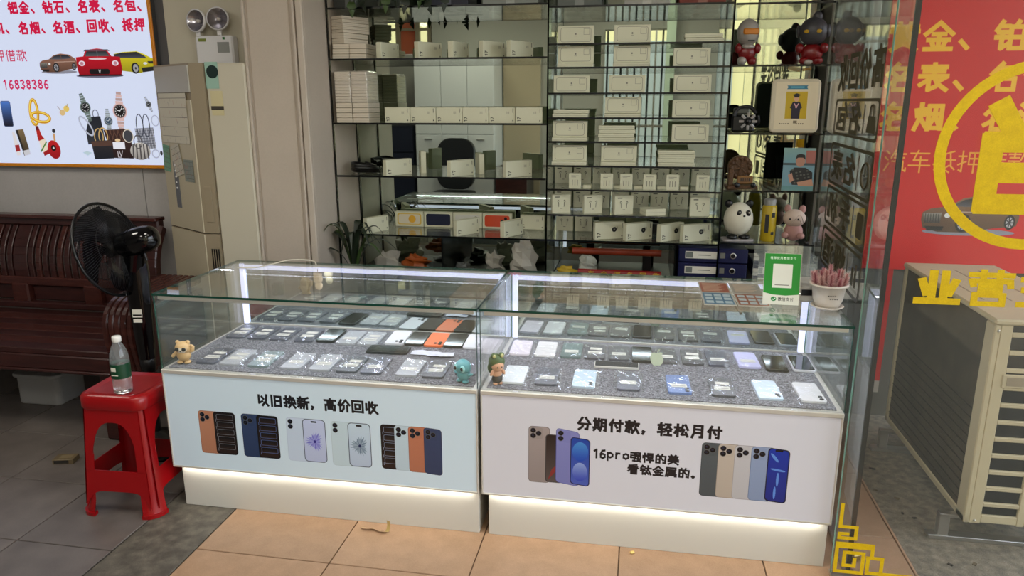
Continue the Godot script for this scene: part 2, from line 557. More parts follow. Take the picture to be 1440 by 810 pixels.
func make_materials():
	M.white_metal = mat(Color(0.86, 0.86, 0.86), 0.4)
	M.white = mat(Color(0.87, 0.87, 0.88), 0.35)
	M.wall = textured(speckle(Color(0.68, 0.665, 0.655), Color(0.715, 0.70, 0.69), 0.02, 0.02, 256, 3), 0.75, 0.6)
	M.wall_dark = mat(Color(0.40, 0.395, 0.40), 0.7)
	M.column = textured(speckle(Color(0.70, 0.655, 0.60), Color(0.725, 0.68, 0.625), 0.015, 0.015, 256, 4), 0.6, 0.8)
	M.cream = mat(Color(0.73, 0.69, 0.59), 0.45)
	M.cream_side = mat(Color(0.76, 0.735, 0.66), 0.5)
	M.cream_dark = mat(Color(0.57, 0.52, 0.43), 0.5)
	M.grey_plastic = mat(Color(0.40, 0.41, 0.43), 0.4)
	M.ceiling = mat(Color(0.83, 0.82, 0.80), 0.9)
	M.grout = mat(Color(0.20, 0.19, 0.18), 0.9)
	M.grout_light = mat(Color(0.38, 0.30, 0.23), 0.9)
	var gt := speckle(Color(0.375, 0.345, 0.33), Color(0.455, 0.425, 0.405), 0.012, 0.025, 512, 7)
	M.tile_grey = textured(gt, 0.32, 0.9)
	M.tile_grey2 = textured(gt, 0.36, 0.9, {"albedo_color": Color(0.93, 0.93, 0.93)})
	var bt := speckle(Color(0.60, 0.48, 0.375), Color(0.66, 0.53, 0.42), 0.02, 0.05, 512, 8)
	M.tile_tan = textured(bt, 0.5, 1.1)
	M.tile_tan2 = textured(bt, 0.5, 1.1, {"albedo_color": Color(0.95, 0.95, 0.95)})
	M.stone = textured(speckle(Color(0.25, 0.235, 0.21), Color(0.42, 0.395, 0.355), 0.02, 0.06, 512, 9), 0.6, 1.6)
	M.concrete = textured(speckle(Color(0.36, 0.33, 0.28), Color(0.56, 0.515, 0.44), 0.03, 0.14, 512, 10), 0.85, 1.3)
	# glass
	M.glass = pane(Color(0.80, 0.93, 0.88), 0.02)
	M.glass_edge = mat(Color(0.10, 0.25, 0.21), 0.12)
	M.glass_edge_light = mat(Color(0.40, 0.58, 0.52), 0.15)
	M.shelf_edge = mat(Color(0.012, 0.022, 0.02), 0.2)
	M.black_metal = mat(Color(0.02, 0.022, 0.024), 0.35)
	M.mirror = mat(Color(0.72, 0.76, 0.70), 0.015, 1.0)
	M.counter_mirror = mat(Color(0.76, 0.80, 0.79), 0.012, 1.0)
	M.silver = mat(Color(0.72, 0.71, 0.69), 0.32, 0.9)
	M.aluminium = mat(Color(0.80, 0.79, 0.76), 0.4, 0.35)
	M.led = glow(Color(0.86, 0.88, 1.0), 1.3)
	M.led_warm = glow(Color(1.0, 0.99, 0.95), 2.0)
	M.carpet = textured(speckle(Color(0.40, 0.40, 0.42), Color(0.47, 0.47, 0.49), 0.2, 0.42, 256, 11), 0.95, 1.25)
	# things
	M.red_plastic = mat(Color(0.56, 0.018, 0.045), 0.28)
	M.black = mat(Color(0.02, 0.022, 0.028), 0.35)
	M.black_gloss = mat(Color(0.012, 0.012, 0.016), 0.08)
	M.fan_blade = pane(Color(0.045, 0.05, 0.07), 0.93, 0.22)
	M.paper = mat(Color(0.86, 0.85, 0.80), 0.8)
	M.box = mat(Color(0.80, 0.80, 0.70), 0.55)
	M.box_pink = mat(Color(0.80, 0.76, 0.69), 0.55)
	M.ink = mat(Color(0.16, 0.15, 0.14), 0.7)
	M.ink_grey = mat(Color(0.45, 0.45, 0.41), 0.7)
	M.film = pane(Color(0.92, 0.94, 0.97), 0.035, 0.16)
	M.film.metallic_specular = 0.36
	M.wrap = pane(Color(0.95, 0.93, 0.9), 0.16, 0.12)
	M.gold = textured(speckle(Color(0.84, 0.70, 0.02), Color(0.90, 0.77, 0.04), 0.05, 0.06, 256, 14), 0.42, 2.2, {"metallic": 0.2})
	M.clear_pane = pane(Color(0.85, 0.93, 0.9), 0.012)
	M.plinth = mat(Color(0.77, 0.76, 0.73), 0.35)
	M.decal = mat(Color(0.23, 0.20, 0.085), 0.6)
	M.wood = textured(speckle(Color(0.17, 0.08, 0.075), Color(0.26, 0.13, 0.118), 0.05, 0.02, 256, 12, Vector2(0.25, 2.0)), 0.28, 1.4)
	M.wood_light = textured(speckle(Color(0.215, 0.10, 0.088), Color(0.32, 0.165, 0.14), 0.05, 0.02, 256, 13, Vector2(0.25, 2.0)), 0.25, 1.4)

# ------------------------------------------------------------------ the room
func shell(called: String, a: Vector3, b: Vector3, material: Material) -> MeshInstance3D:
	var o := slab(called, a, b, material, self)
	structure(o)
	return o

func room():
	# floors: slabs with each tile laid on them
	var fg := thing("floor", "dark grey floor tiles on the bench side of the shop", "floor")
	fg.remove_meta("category"); structure(fg)
	slab("grout_bed", Vector3(-5.2, -0.12, -1.7), Vector3(-1.228, -0.006, 4.1), M.grout, fg)
	var i := 0
	for ix in 10:
		for iz in 15:
			var x1 := -1.6 + 0.385 * (1 - ix); var x0 := x1 - 0.385
			x1 = minf(x1, -1.228)
			var z0 := -1.63 + 0.385 * iz + 0.005
			if z0 < -1.69 or z0 > 4.0 or x0 < -5.2: continue
			part("tile", box_mesh(Vector3(x1 - x0 - 0.004, 0.02, 0.381), 0.0015), M.tile_grey if (ix * 7 + iz * 3) % 3 else M.tile_grey2, fg, Vector3((x0 + x1) / 2, -0.01, z0 + 0.1925))
			i += 1
	var ft: Node3D = structure(thing("floor", "tan floor tiles in front of the counters", "floor"))
	ft.remove_meta("category")
	slab("grout_bed", Vector3(-0.952, -0.12, -1.7), Vector3(1.45, -0.006, 4.1), M.grout_light, ft)
	for ix in 6:
		for iz in 13:
			var x0 := -0.94 + 0.475 * ix; var x1 := minf(x0 + 0.475, 1.448)
			if ix == 0: x0 = -0.95
			var z0 := -1.66 + 0.475 * iz
			if z0 > 4.0 or x0 > 1.44: continue
			part("tile", box_mesh(Vector3(x1 - x0 - 0.004, 0.02, 0.471), 0.0015), M.tile_tan if (ix * 5 + iz * 2) % 3 else M.tile_tan2, ft, Vector3((x0 + x1) / 2, -0.01, z0 + 0.2375))
	var fs: Node3D = structure(thing("floor", "dark stone threshold between grey and tan tiles", "floor"))
	fs.remove_meta("category")
	slab("grout_bed", Vector3(-1.228, -0.12, -1.7), Vector3(-0.952, -0.012, 4.1), M.grout, fs)
	for iz in 5:
		slab("stone_slab", Vector3(-1.226, -0.05, -1.69 + iz * 1.16), Vector3(-0.954, -0.001, -1.69 + iz * 1.16 + 1.157), M.stone, fs, 0.003)
	shell("floor_outside", Vector3(1.45, -0.12, -1.7), Vector3(6.0, -0.012, 9.9), M.concrete)
	# walls
	shell("wall_left", Vector3(-5.3, -0.12, -1.8), Vector3(-5.2, 2.9, 4.2), M.wall)
	var wb := thing("wall_back", "grey panelled wall behind the bench and the lit sign", "wall")
	wb.remove_meta("category"); structure(wb)
	slab("wall_core", Vector3(-5.2, -0.12, -1.80), Vector3(-1.27, 2.9, -1.30), M.wall_dark, wb)
	for e in [[-5.2, -3.93], [-3.925, -2.105], [-2.1, -1.935]]:
		slab("wall_panel", Vector3(e[0], 0.0, -1.31), Vector3(e[1], 2.89, -1.285), M.wall, wb, 0.002)
	slab("wall_panel", Vector3(-1.868, 0.0, -1.31), Vector3(-1.27, 2.89, -1.275), M.cream_side, wb, 0.002)
	shell("wall_shelves", Vector3(-1.0, -0.12, -1.80), Vector3(1.30, 2.9, -1.60), M.wall_dark)
	var c := thing("column", "cream pilaster with raised edge mouldings beside the wall shelf", "column")
	c.remove_meta("category"); structure(c)
	slab("shaft", Vector3(-1.283, -0.01, -1.62), Vector3(-0.994, 2.9, -0.985), M.column, c, 0.004)
	slab("flush_panel", Vector3(-1.262, 0.0, -0.99), Vector3(-1.062, 2.89, -0.979), M.column, c, 0.003)
	for x in [-1.283, -1.045]:
		slab("moulding", Vector3(x, 0.0, -0.99), Vector3(x + 0.013, 2.89, -0.966), M.column, c, 0.003)
	slab("moulding", Vector3(-1.026, 0.0, -0.99), Vector3(-0.994, 2.89, -0.966), M.column, c, 0.005)
	shell("ceiling", Vector3(-5.3, 2.76, -1.8), Vector3(3.4, 2.9, 4.2), M.ceiling)

# ------------------------------------------------------------------ the two glass counters
func glass_sheet(called: String, a: Vector3, b: Vector3, parent: Node3D, edge: Material, sides: Array, clear: Material = null):
	# a pane with its ground edges: sides lists which faces are edges (x-, x+, y-, y+, z-, z+)
	var o := slab(called, a, b, clear if clear else M.glass, parent)
	var e := 0.0012
	for f in sides:
		var p := a; var q := b
		match f:
			"x-": q.x = a.x + e; p.x = a.x - e * 0.2
			"x+": p.x = b.x - e; q.x = b.x + e * 0.2
			"y-": q.y = a.y + e; p.y = a.y - e * 0.2
			"y+": p.y = b.y - e; q.y = b.y + e * 0.2
			"z-": q.z = a.z + e; p.z = a.z - e * 0.2
			"z+": p.z = b.z - e; q.z = b.z + e * 0.2
		var m := part("edge", box_mesh(q - p), edge, o, (p + q) / 2 - (a + b) / 2)
		m.set_meta("label", "green ground glass edge")
	return o

func counters():
	counter(-1.1756, -0.0053, left_print(), Color(0.765, 0.835, 0.885), "glass counter on the stool side, its lit panel showing five groups of phones")
	counter(0.0053, 1.1556, right_print(), Color(0.79, 0.79, 0.825), "glass counter beside the gold lettered pane, its lit panel showing two groups of phones")

func counter(x0: float, x1: float, print_tex: Texture2D, tone: Color, label: String):
	var t := thing("glass_counter", label, "counter")
	var xc := (x0 + x1) / 2; var w := x1 - x0
	# plinth, carcass and light box
	slab("plinth", Vector3(x0 + 0.020, 0.0, -DEPTH + 0.03), Vector3(x1 - 0.004, HL - 0.002, -0.020), M.plinth, t, 0.001)
	slab("carcass", Vector3(x0 + 0.002, HL + 0.004, -DEPTH), Vector3(x1 - 0.002, HS - 0.006, -0.03), M.white, t, 0.001)
	var lb := slab("light_box", Vector3(x0, HL, -0.03), Vector3(x1, HS - 0.001, -0.001), M.aluminium, t, 0.001)
	lb.set_meta("label", "silver light box frame")
	var pm := mat(tone, 0.25)
	pm.albedo_texture = print_tex
	pm.emission_enabled = true
	pm.emission_operator = BaseMaterial3D.EMISSION_OP_MULTIPLY
	pm.emission = tone
	pm.emission_energy_multiplier = PANEL_GLOW
	pm.emission_texture = print_tex
	var pw := w - 0.012; var ph := HS - HL - 0.022
	var pan := part("light_sign_panel", print_mesh(pw, ph), pm, t, Vector3(xc, (HS + HL) / 2 - 0.004, 0.0012))
	pan.set_meta("label", "backlit white sign panel with printed phones and black lettering")
	slab("frame_rail", Vector3(x0, HS - 0.016, -0.004), Vector3(x1, HS - 0.001, 0.006), M.aluminium, t, 0.002)
	slab("frame_rail", Vector3(x0, HL, -0.004), Vector3(x1, HL + 0.007, 0.004), M.aluminium, t, 0.0015)
	for x in [x0, x1 - 0.006]:
		slab("frame_rail", Vector3(x, HL, -0.004), Vector3(x + 0.006, HS - 0.016, 0.004), M.aluminium, t, 0.0015)
	# light strip under the box
	slab("led_strip", Vector3(x0 + 0.03, HL - 0.004, -0.014), Vector3(x1 - 0.01, HL - 0.0002, -0.006), M.led_warm, t)
	area_light("led_strip_light", Vector3(xc, HL - 0.006, -0.006), Vector3(0, -1, -0.2), Vector2(w - 0.05, 0.008), Color(1.0, 0.98, 0.92), 0.085, t)
	# deck with carpet
	slab("deck", Vector3(x0 + 0.001, HS - 0.008, -DEPTH), Vector3(x1 - 0.001, HS - 0.0005, -0.001), M.aluminium, t)
	slab("carpet", Vector3(x0 + 0.018, HS - 0.001, -DEPTH + 0.022), Vector3(x1 - 0.018, HS + 0.003, -0.016), M.carpet, t)
	# glass
	var g := 0.008
	glass_sheet("front_glass", Vector3(x0, HS, -g), Vector3(x1, HT - g, 0.0), t, M.glass_edge, ["x-", "x+"])
	glass_sheet("side_glass", Vector3(x0, HS, -DEPTH), Vector3(x0 + g, HT - g, -g - 0.0005), t, M.glass_edge_light, ["z-"])
	glass_sheet("side_glass", Vector3(x1 - g, HS, -DEPTH), Vector3(x1, HT - g, -g - 0.0005), t, M.glass_edge_light, ["z-"])
	glass_sheet("top_glass", Vector3(x0 - 0.002, HT - g + 0.0004, -DEPTH - 0.002), Vector3(x1 + 0.002, HT, 0.002), t, M.glass_edge, ["x-", "x+", "z-", "z+"])
	# light rail inside the front top edge, its diodes facing down and back
	slab("led_rail", Vector3(x0 + 0.012, HT - 0.024, -0.019), Vector3(x1 - 0.012, HT - g - 0.001, -g - 0.001), M.aluminium, t, 0.001)
	var diodes := st()
	var nd := int((w - 0.06) / 0.0165)
	for i in nd:
		add_box(diodes, Vector3(x0 + 0.03 + i * (w - 0.06) / (nd - 1), HT - 0.0215, -0.0200), Vector3(0.0055, 0.0045, 0.0026))
	part("led_diodes", done(diodes), glow(Color(0.95, 0.97, 1.0), 6.0), t).set_meta("kind", "stuff")
	area_light("led_rail_light", Vector3(xc, HT - 0.026, -0.0225), Vector3(0, -1, -0.6), Vector2(w - 0.06, 0.006), Color(0.92, 0.95, 1.0), RAIL_LIGHT, t)
	# back: mirror doors, posts and light strips
	var zb := -DEPTH + 0.012
	for k in 2:
		var a := x0 + 0.034 + k * (w - 0.068) / 2
		slab("mirror_door", Vector3(a, HS + 0.008, zb - 0.004 + k * 0.002), Vector3(a + (w - 0.068) / 2 - 0.001, HT - 0.036, zb + k * 0.002), M.counter_mirror, t)
	slab("door_rail", Vector3(x0 + 0.01, HS + 0.0, zb - 0.008), Vector3(x1 - 0.01, HS + 0.008, zb + 0.006), M.aluminium, t)
	slab("door_rail", Vector3(x0 + 0.01, HT - 0.016, zb - 0.010), Vector3(x1 - 0.01, HT - g, zb + 0.004), M.aluminium, t)
	slab("led_tube", Vector3(x0 + 0.02, HT - 0.034, zb - 0.006), Vector3(x1 - 0.02, HT - 0.018, zb + 0.008), M.led, t)
	for x in [x0 + 0.012, x1 - 0.032]:
		slab("led_post", Vector3(x, HS + 0.006, zb - 0.006), Vector3(x + 0.020, HT - 0.012, zb + 0.010), M.led, t)
	area_light("led_tube_light", Vector3(xc, HT - 0.04, zb + 0.014), Vector3(0, -1, 0.75), Vector2(w - 0.06, 0.014), Color(0.90, 0.93, 1.0), CASE_LIGHT, t)

const PANEL_GLOW := 0.14
const CASE_LIGHT := 0.24
const RAIL_LIGHT := 0.19

# printed phone shapes, in centimetres
func print_phone_back(p: Painter, x: float, y: float, w: float, h: float, body: Color, dark: Color, lenses: int, tilt := 0.0, bump := true):
	p.round_rect(x - 0.15, y - 0.15, w + 0.3, h + 0.3, 1.25, dark, null, tilt)
	p.round_rect(x, y, w, h, 1.1, body, body.lerp(dark, 0.25), tilt)
	if bump:
		p.round_rect(x + 0.2, y + 0.25, minf(w - 0.4, 4.6), 4.4, 0.9, body.lerp(dark, 0.15), null, tilt * 0.4)
	var spots := [Vector2(1.45, 1.5), Vector2(1.45, 3.5), Vector2(3.3, 2.5)]
	for i in lenses:
		var q: Vector2 = spots[i] + Vector2(x, y - tilt * 0.25)
		p.oval(q.x, q.y, 0.98, 0.98, Color(0.45, 0.44, 0.44))
		p.oval(q.x, q.y, 0.84, 0.84, Color(0.05, 0.05, 0.07))
		p.oval(q.x - 0.1, q.y - 0.1, 0.42, 0.42, Color(0.16, 0.17, 0.24))

func print_coil(p: Painter, x: float, y: float, w: float, h: float, tone: Color):
	p.round_rect(x, y, w, h, 1.2, Color(0.09, 0.08, 0.09))
	p.round_rect(x + 0.35, y + 0.5, w - 0.7, h - 1.0, 0.9, Color(0.15, 0.12, 0.12), Color(0.22, 0.14, 0.12))
	var n := 5
	for i in n:
		var yy := y + 1.0 + i * (h - 2.4) / n
		p.round_rect(x + 1.1, yy, w - 1.9, (h - 2.4) / n - 0.75, 0.5, tone)
		p.round_rect(x + 1.28, yy + 0.16, w - 2.26, (h - 2.4) / n - 1.07, 0.4, Color(0.10, 0.09, 0.10), Color(0.24, 0.16, 0.13))
		p.line(Vector2(x + 0.85, yy + 2.0), Vector2(x + 0.85, yy + 3.0), 0.22, tone)

func print_bloom_screen(p: Painter, x: float, y: float, w: float, h: float, back: Color, petal: Color):
	p.round_rect(x - 0.25, y - 0.25, w + 0.5, h + 0.5, 1.5, Color(0.30, 0.30, 0.36))
	p.round_rect(x, y, w, h, 1.3, back, back.lerp(Color(0.80, 0.78, 0.86), 0.5))
	var c := Vector2(x + w / 2, y + h * 0.52)
	for i in 22:
		var a := TAU * i / 22.0 + 0.07
		var len := 2.3 + 1.5 * absf(sin(i * 2.7))
		var d := Vector2(cos(a), sin(a) * 1.15)
		var s := Vector2(-d.y, d.x) * 0.32
		var tone := petal.lerp(back, 0.25 + 0.4 * absf(sin(i * 1.9)))
		p.poly(PackedVector2Array([c, c + d * len * 0.6 + s, c + d * len, c + d * len * 0.6 - s]), tone)
	p.oval(c.x, c.y, 0.5, 0.6, petal.lerp(Color(0.1, 0.1, 0.3), 0.5))
	p.round_rect(x + w / 2 - 1.1, y + 0.5, 2.2, 0.65, 0.3, Color(0.05, 0.05, 0.06))

func left_print() -> Texture2D:
	var p := Painter.new(self, 117.0, 38.6, 24.0, Color(1, 1, 1))
	p.text("以旧换新，高价回收", 36.3, 6.0, 4.5, 4.7, 5.12, 0.18, Color(0.15, 0.14, 0.15))
	print_phone_back(p, 12.3, 14.6, 8.2, 17.4, Color(0.90, 0.58, 0.43), Color(0.62, 0.36, 0.25), 3)
	print_coil(p, 18.2, 14.5, 8.6, 17.6, Color(0.55, 0.52, 0.52))
	print_phone_back(p, 29.4, 14.6, 8.2, 17.5, Color(0.25, 0.30, 0.43), Color(0.12, 0.15, 0.25), 3)
	print_coil(p, 35.2, 14.6, 8.4, 17.6, Color(0.40, 0.45, 0.62))
	print_phone_back(p, 46.9, 14.7, 8.0, 17.5, Color(0.95, 0.94, 0.97), Color(0.86, 0.86, 0.90), 2, 0.0, false)
	print_bloom_screen(p, 53.3, 14.9, 8.2, 17.0, Color(0.93, 0.90, 0.98), Color(0.40, 0.33, 0.78))
	print_phone_back(p, 64.0, 14.9, 8.0, 17.7, Color(0.94, 0.95, 0.94), Color(0.86, 0.87, 0.86), 2, 0.0, false)
	print_bloom_screen(p, 70.4, 15.1, 8.0, 17.2, Color(0.94, 0.95, 0.96), Color(0.32, 0.37, 0.45))
	print_coil(p, 82.4, 14.5, 6.4, 17.9, Color(0.60, 0.60, 0.66))
	print_phone_back(p, 87.6, 14.7, 6.6, 17.7, Color(0.93, 0.94, 0.94), Color(0.78, 0.79, 0.80), 3)
	print_phone_back(p, 92.7, 14.7, 6.8, 17.9, Color(0.91, 0.53, 0.38), Color(0.66, 0.38, 0.28), 3)
	print_phone_back(p, 98.3, 14.9, 6.2, 18.1, Color(0.28, 0.31, 0.43), Color(0.17, 0.19, 0.28), 3, 0.5)
	return p.texture()

func right_print() -> Texture2D:
	var p := Painter.new(self, 115.0, 38.6, 24.0, Color(1, 1, 1))
	var ink := Color(0.15, 0.14, 0.15)
	p.text("分期付款，轻松月付", 32.4, 6.2, 4.5, 4.7, 5.28, 0.18, ink)
	p.text("16", 37.6, 17.8, 2.7, 3.5, 2.25, 0.21, ink)
	p.text("pro", 42.2, 17.6, 2.9, 3.6, 2.6, 0.20, ink)
	p.text("强悍的美", 50.2, 17.9, 3.6, 3.6, 4.12, 0.17, ink)
	p.text("看钛金属的。", 49.6, 22.6, 3.6, 3.6, 4.15, 0.17, ink)
	print_phone_back(p, 16.1, 11.0, 7.0, 21.4, Color(0.76, 0.70, 0.66), Color(0.45, 0.41, 0.38), 3)
	p.round_rect(21.8, 13.6, 6.0, 18.6, 1.2, Color(0.30, 0.28, 0.27))
	p.round_rect(22.1, 13.9, 5.4, 18.0, 1.0, Color(0.20, 0.16, 0.15), Color(0.42, 0.37, 0.34))
	p.shape([22.6, 31.5, 24.0, 27.0, 26.8, 24.0, 25.2, 28.0], Color(0.62, 0.24, 0.22))
	print_phone_back(p, 25.5, 11.6, 7.6, 20.7, Color(0.62, 0.63, 0.86), Color(0.38, 0.40, 0.66), 2, 1.2)
	p.round_rect(30.3, 14.2, 6.6, 18.2, 1.3, Color(0.17, 0.18, 0.32), null, 0.7)
	p.round_rect(30.6, 14.5, 6.0, 17.6, 1.1, Color(0.16, 0.32, 0.72), Color(0.36, 0.44, 0.80), 0.7)
	p.oval(33.6, 19.4, 2.7, 3.7, Color(0.34, 0.66, 0.93), Color(0.16, 0.33, 0.78))
	p.oval(33.6, 27.2, 2.5, 3.6, Color(0.68, 0.78, 0.97), Color(0.26, 0.33, 0.78))
	var tones := [[Color(0.40, 0.43, 0.43), Color(0.22, 0.24, 0.25)], [Color(0.90, 0.84, 0.75), Color(0.66, 0.60, 0.51)], [Color(0.91, 0.90, 0.88), Color(0.70, 0.68, 0.66)], [Color(0.68, 0.75, 0.86), Color(0.45, 0.52, 0.63)]]
	for i in 4:
		print_phone_back(p, 73.4 + i * 5.2, 12.4 + i * 0.05, 7.0, 19.8, tones[i][0], tones[i][1], 3)
	p.round_rect(94.0, 12.7, 6.8, 19.8, 1.3, Color(0.14, 0.15, 0.24), null, 0.6)
	p.round_rect(94.35, 13.1, 6.1, 19.0, 1.1, Color(0.12, 0.25, 0.72), Color(0.14, 0.20, 0.58), 0.6)
	for q in [[96.2, 16.0, 2.0, 0.5, 0.9], [97.5, 20.5, 2.4, 0.4, 0.15], [97.6, 24.0, 0.42, 2.6, 0.0], [97.0, 29.0, 0.4, 2.4, 0.0]]:
		p.oval(q[0], q[1], q[2], q[3], Color(0.44, 0.66, 0.98), null, q[4])
	p.round_rect(96.2, 13.1, 2.4, 0.6, 0.2, Color(0.07, 0.07, 0.10))
	return p.texture()

# ------------------------------------------------------------------ mirrored wall shelf in three bays
const BAYS := {
	"column": {"x0": -0.985, "x1": 0.062, "ys": [0.847, 1.138, 1.392, 1.690, 1.920], "label": "wide bay of the black edged glass wall shelf beside the cream column"},
	"middle": {"x0": 0.070, "x1": 0.868, "ys": [0.847, 0.970, 1.090, 1.201, 1.312, 1.420, 1.530, 1.643, 1.745, 1.905], "label": "middle bay of the wall shelf with nine closely set glass boards"},
	"toy": {"x0": 0.878, "x1": 1.284, "ys": [0.857, 1.100, 1.354, 1.645, 1.900], "label": "narrow bay of the wall shelf holding toys and framed pictures"},
}

func wall_shelves():
	for k in BAYS:
		var b = BAYS[k]
		var t := thing("wall_shelf", b.label, "shelf")
		for x in [b.x0 - 0.004, b.x1 + 0.004]:
			slab("post", Vector3(x - 0.003, 0.0, SZ - 0.012), Vector3(x + 0.003, 2.35, SZ), M.shelf_edge, t)
			slab("post", Vector3(x - 0.003, 0.0, MZ), Vector3(x + 0.003, 2.35, MZ + 0.012), M.shelf_edge, t)
		if k == "middle":
			slab("side_glass", Vector3(b.x0 - 0.007, 0.62, MZ + 0.013), Vector3(b.x0 - 0.001, 2.34, SZ - 0.013), M.glass, t)
			slab("side_glass", Vector3(b.x1 + 0.001, 0.62, MZ + 0.013), Vector3(b.x1 + 0.007, 2.34, SZ - 0.013), M.glass, t)
		for y in b.ys:
			var o := slab("glass_board", Vector3(b.x0, y - 0.007, MZ + 0.002), Vector3(b.x1, y, SZ - 0.002), M.glass, t)
			part("edge", box_mesh(Vector3(b.x1 - b.x0, 0.0085, 0.0025)), M.shelf_edge, o, Vector3(0, 0, (SZ - MZ - 0.004) / 2 + 0.0012)).set_meta("label", "black front edge")
		slab("mirror_back", Vector3(b.x0 - 0.001, b.ys[0] - 0.24, MZ - 0.006), Vector3(b.x1 + 0.001, 2.34, MZ), M.mirror, t)
		slab("glass_board", Vector3(b.x0, 2.2, MZ + 0.002), Vector3(b.x1, 2.207, SZ - 0.002), M.glass, t)
		# the shallow compartments below
		slab("bottom_board", Vector3(b.x0, 0.600, MZ), Vector3(b.x1, 0.612, SZ), M.black_metal, t)
		slab("lower_back", Vector3(b.x0, 0.0, MZ - 0.008), Vector3(b.x1, 0.60, MZ), M.wall_dark, t)
		slab("cupboard_door", Vector3(b.x0, 0.02, SZ - 0.02), Vector3((b.x0 + b.x1) / 2 - 0.002, 0.596, SZ - 0.004), M.wall_dark, t, 0.002)
		slab("cupboard_door", Vector3((b.x0 + b.x1) / 2 + 0.002, 0.02, SZ - 0.02), Vector3(b.x1, 0.596, SZ - 0.004), M.wall_dark, t, 0.002)
		for x in ([-0.452] if k == "column" else [0.678] if k == "middle" else []):
			slab("divider", Vector3(x - 0.004, 0.612, MZ), Vector3(x + 0.004, b.ys[0] - 0.008, SZ), M.shelf_edge, t)

# ------------------------------------------------------------------ boxes
var outline_cache := {}

func outline_mesh(w: float, h: float) -> Mesh:
	# the embossed outline of a phone with its camera corner and a small maker's mark, printed on a box lid
	var key := "%s/%s" % [w, h]
	if outline_cache.has(key): return outline_cache[key]
	var s := st()
	var r := rrect(w * 0.84, h * 0.78, h * 0.13, 3)
	var n := r.size()
	for i in n:
		var a := r[i]; var b := r[(i + 1) % n]
		var d := (b - a).normalized(); var o := Vector2(-d.y, d.x) * 0.0008
		quad(s, Vector3(a.x + o.x, a.y + o.y, 0), Vector3(a.x - o.x, a.y - o.y, 0), Vector3(b.x - o.x, b.y - o.y, 0), Vector3(b.x + o.x, b.y + o.y, 0))
	var cx := w * 0.30; var cy := h * 0.16; var q := h * 0.16
	for e in [[-1, -1, 1, -1], [1, -1, 1, 1], [1, 1, -1, 1], [-1, 1, -1, -1]]:
		var a := Vector2(cx + e[0] * q, cy + e[1] * q); var b := Vector2(cx + e[2] * q, cy + e[3] * q)
		add_box(s, Vector3((a.x + b.x) / 2, (a.y + b.y) / 2, 0), Vector3(absf(a.x - b.x) + 0.0012, absf(a.y - b.y) + 0.0012, 0.0002))
	add_box(s, Vector3(0, 0.003, 0), Vector3(0.006, 0.007, 0.0002))
	add_box(s, Vector3(0, -0.006, 0), Vector3(0.012, 0.0012, 0.0002))
	outline_cache[key] = done(s)
	return outline_cache[key]

func spec_mesh(model: String) -> Mesh:
	# the small print on the long side of a box: number set upright at one end, lines of tiny type at the other
	var key := "spec" + model
	if outline_cache.has(key): return outline_cache[key]
	var s := st()
	for i in model.length():
		for q in glyph_quads(model[i], 0.2):
			var p := PackedVector2Array()
			for v in q: p.append(Vector2(-0.069 + v.y * 0.018, -0.033 + (v.x + i * 0.85) * 0.014))
			add_prism(s, p, 0.0, 0.0003)
	for i in 3:
		add_box(s, Vector3(0.030 + i * 0.006, 0.012, 0.0001), Vector3(0.0012, 0.012, 0.0002))
	add_box(s, Vector3(0.066, 0.022, 0.0001), Vector3(0.003, 0.020, 0.0002))
	add_box(s, Vector3(0.066, -0.026, 0.0001), Vector3(0.006, 0.006, 0.0002))
	outline_cache[key] = done(s)
	return outline_cache[key]

func goods_box(called: String, size: Vector3, base: Vector3, turn: float, label: String, group: String, kind := "", body: Material = null) -> Node3D:
	var t := thing(called, label, "box", base, turn, group)
	part("carton", box_mesh(size, 0.0015), body if body else M.box, t, Vector3(0, size.y / 2, 0))
	var zf := size.z / 2 + 0.0004
	if kind == "outline":
		part("printed_outline", outline_mesh(size.x, size.y), M.ink_grey, t, Vector3(0, size.y / 2, zf))
	elif kind.begins_with("spec"):
		var sp := part("small_print", spec_mesh(kind.substr(4)), M.ink, t, Vector3(0, size.y / 2, zf))
		sp.scale = Vector3(size.x / 0.16, size.y / 0.078, 1)
		sp.set_meta("kind", "stuff")
	if kind != "":
		part("lid_seam", box_mesh(Vector3(size.x + 0.0004, 0.0006, size.z + 0.0004)), M.ink_grey, t, Vector3(0, size.y * (0.5 if size.y < 0.04 else 0.985), 0))
	return t

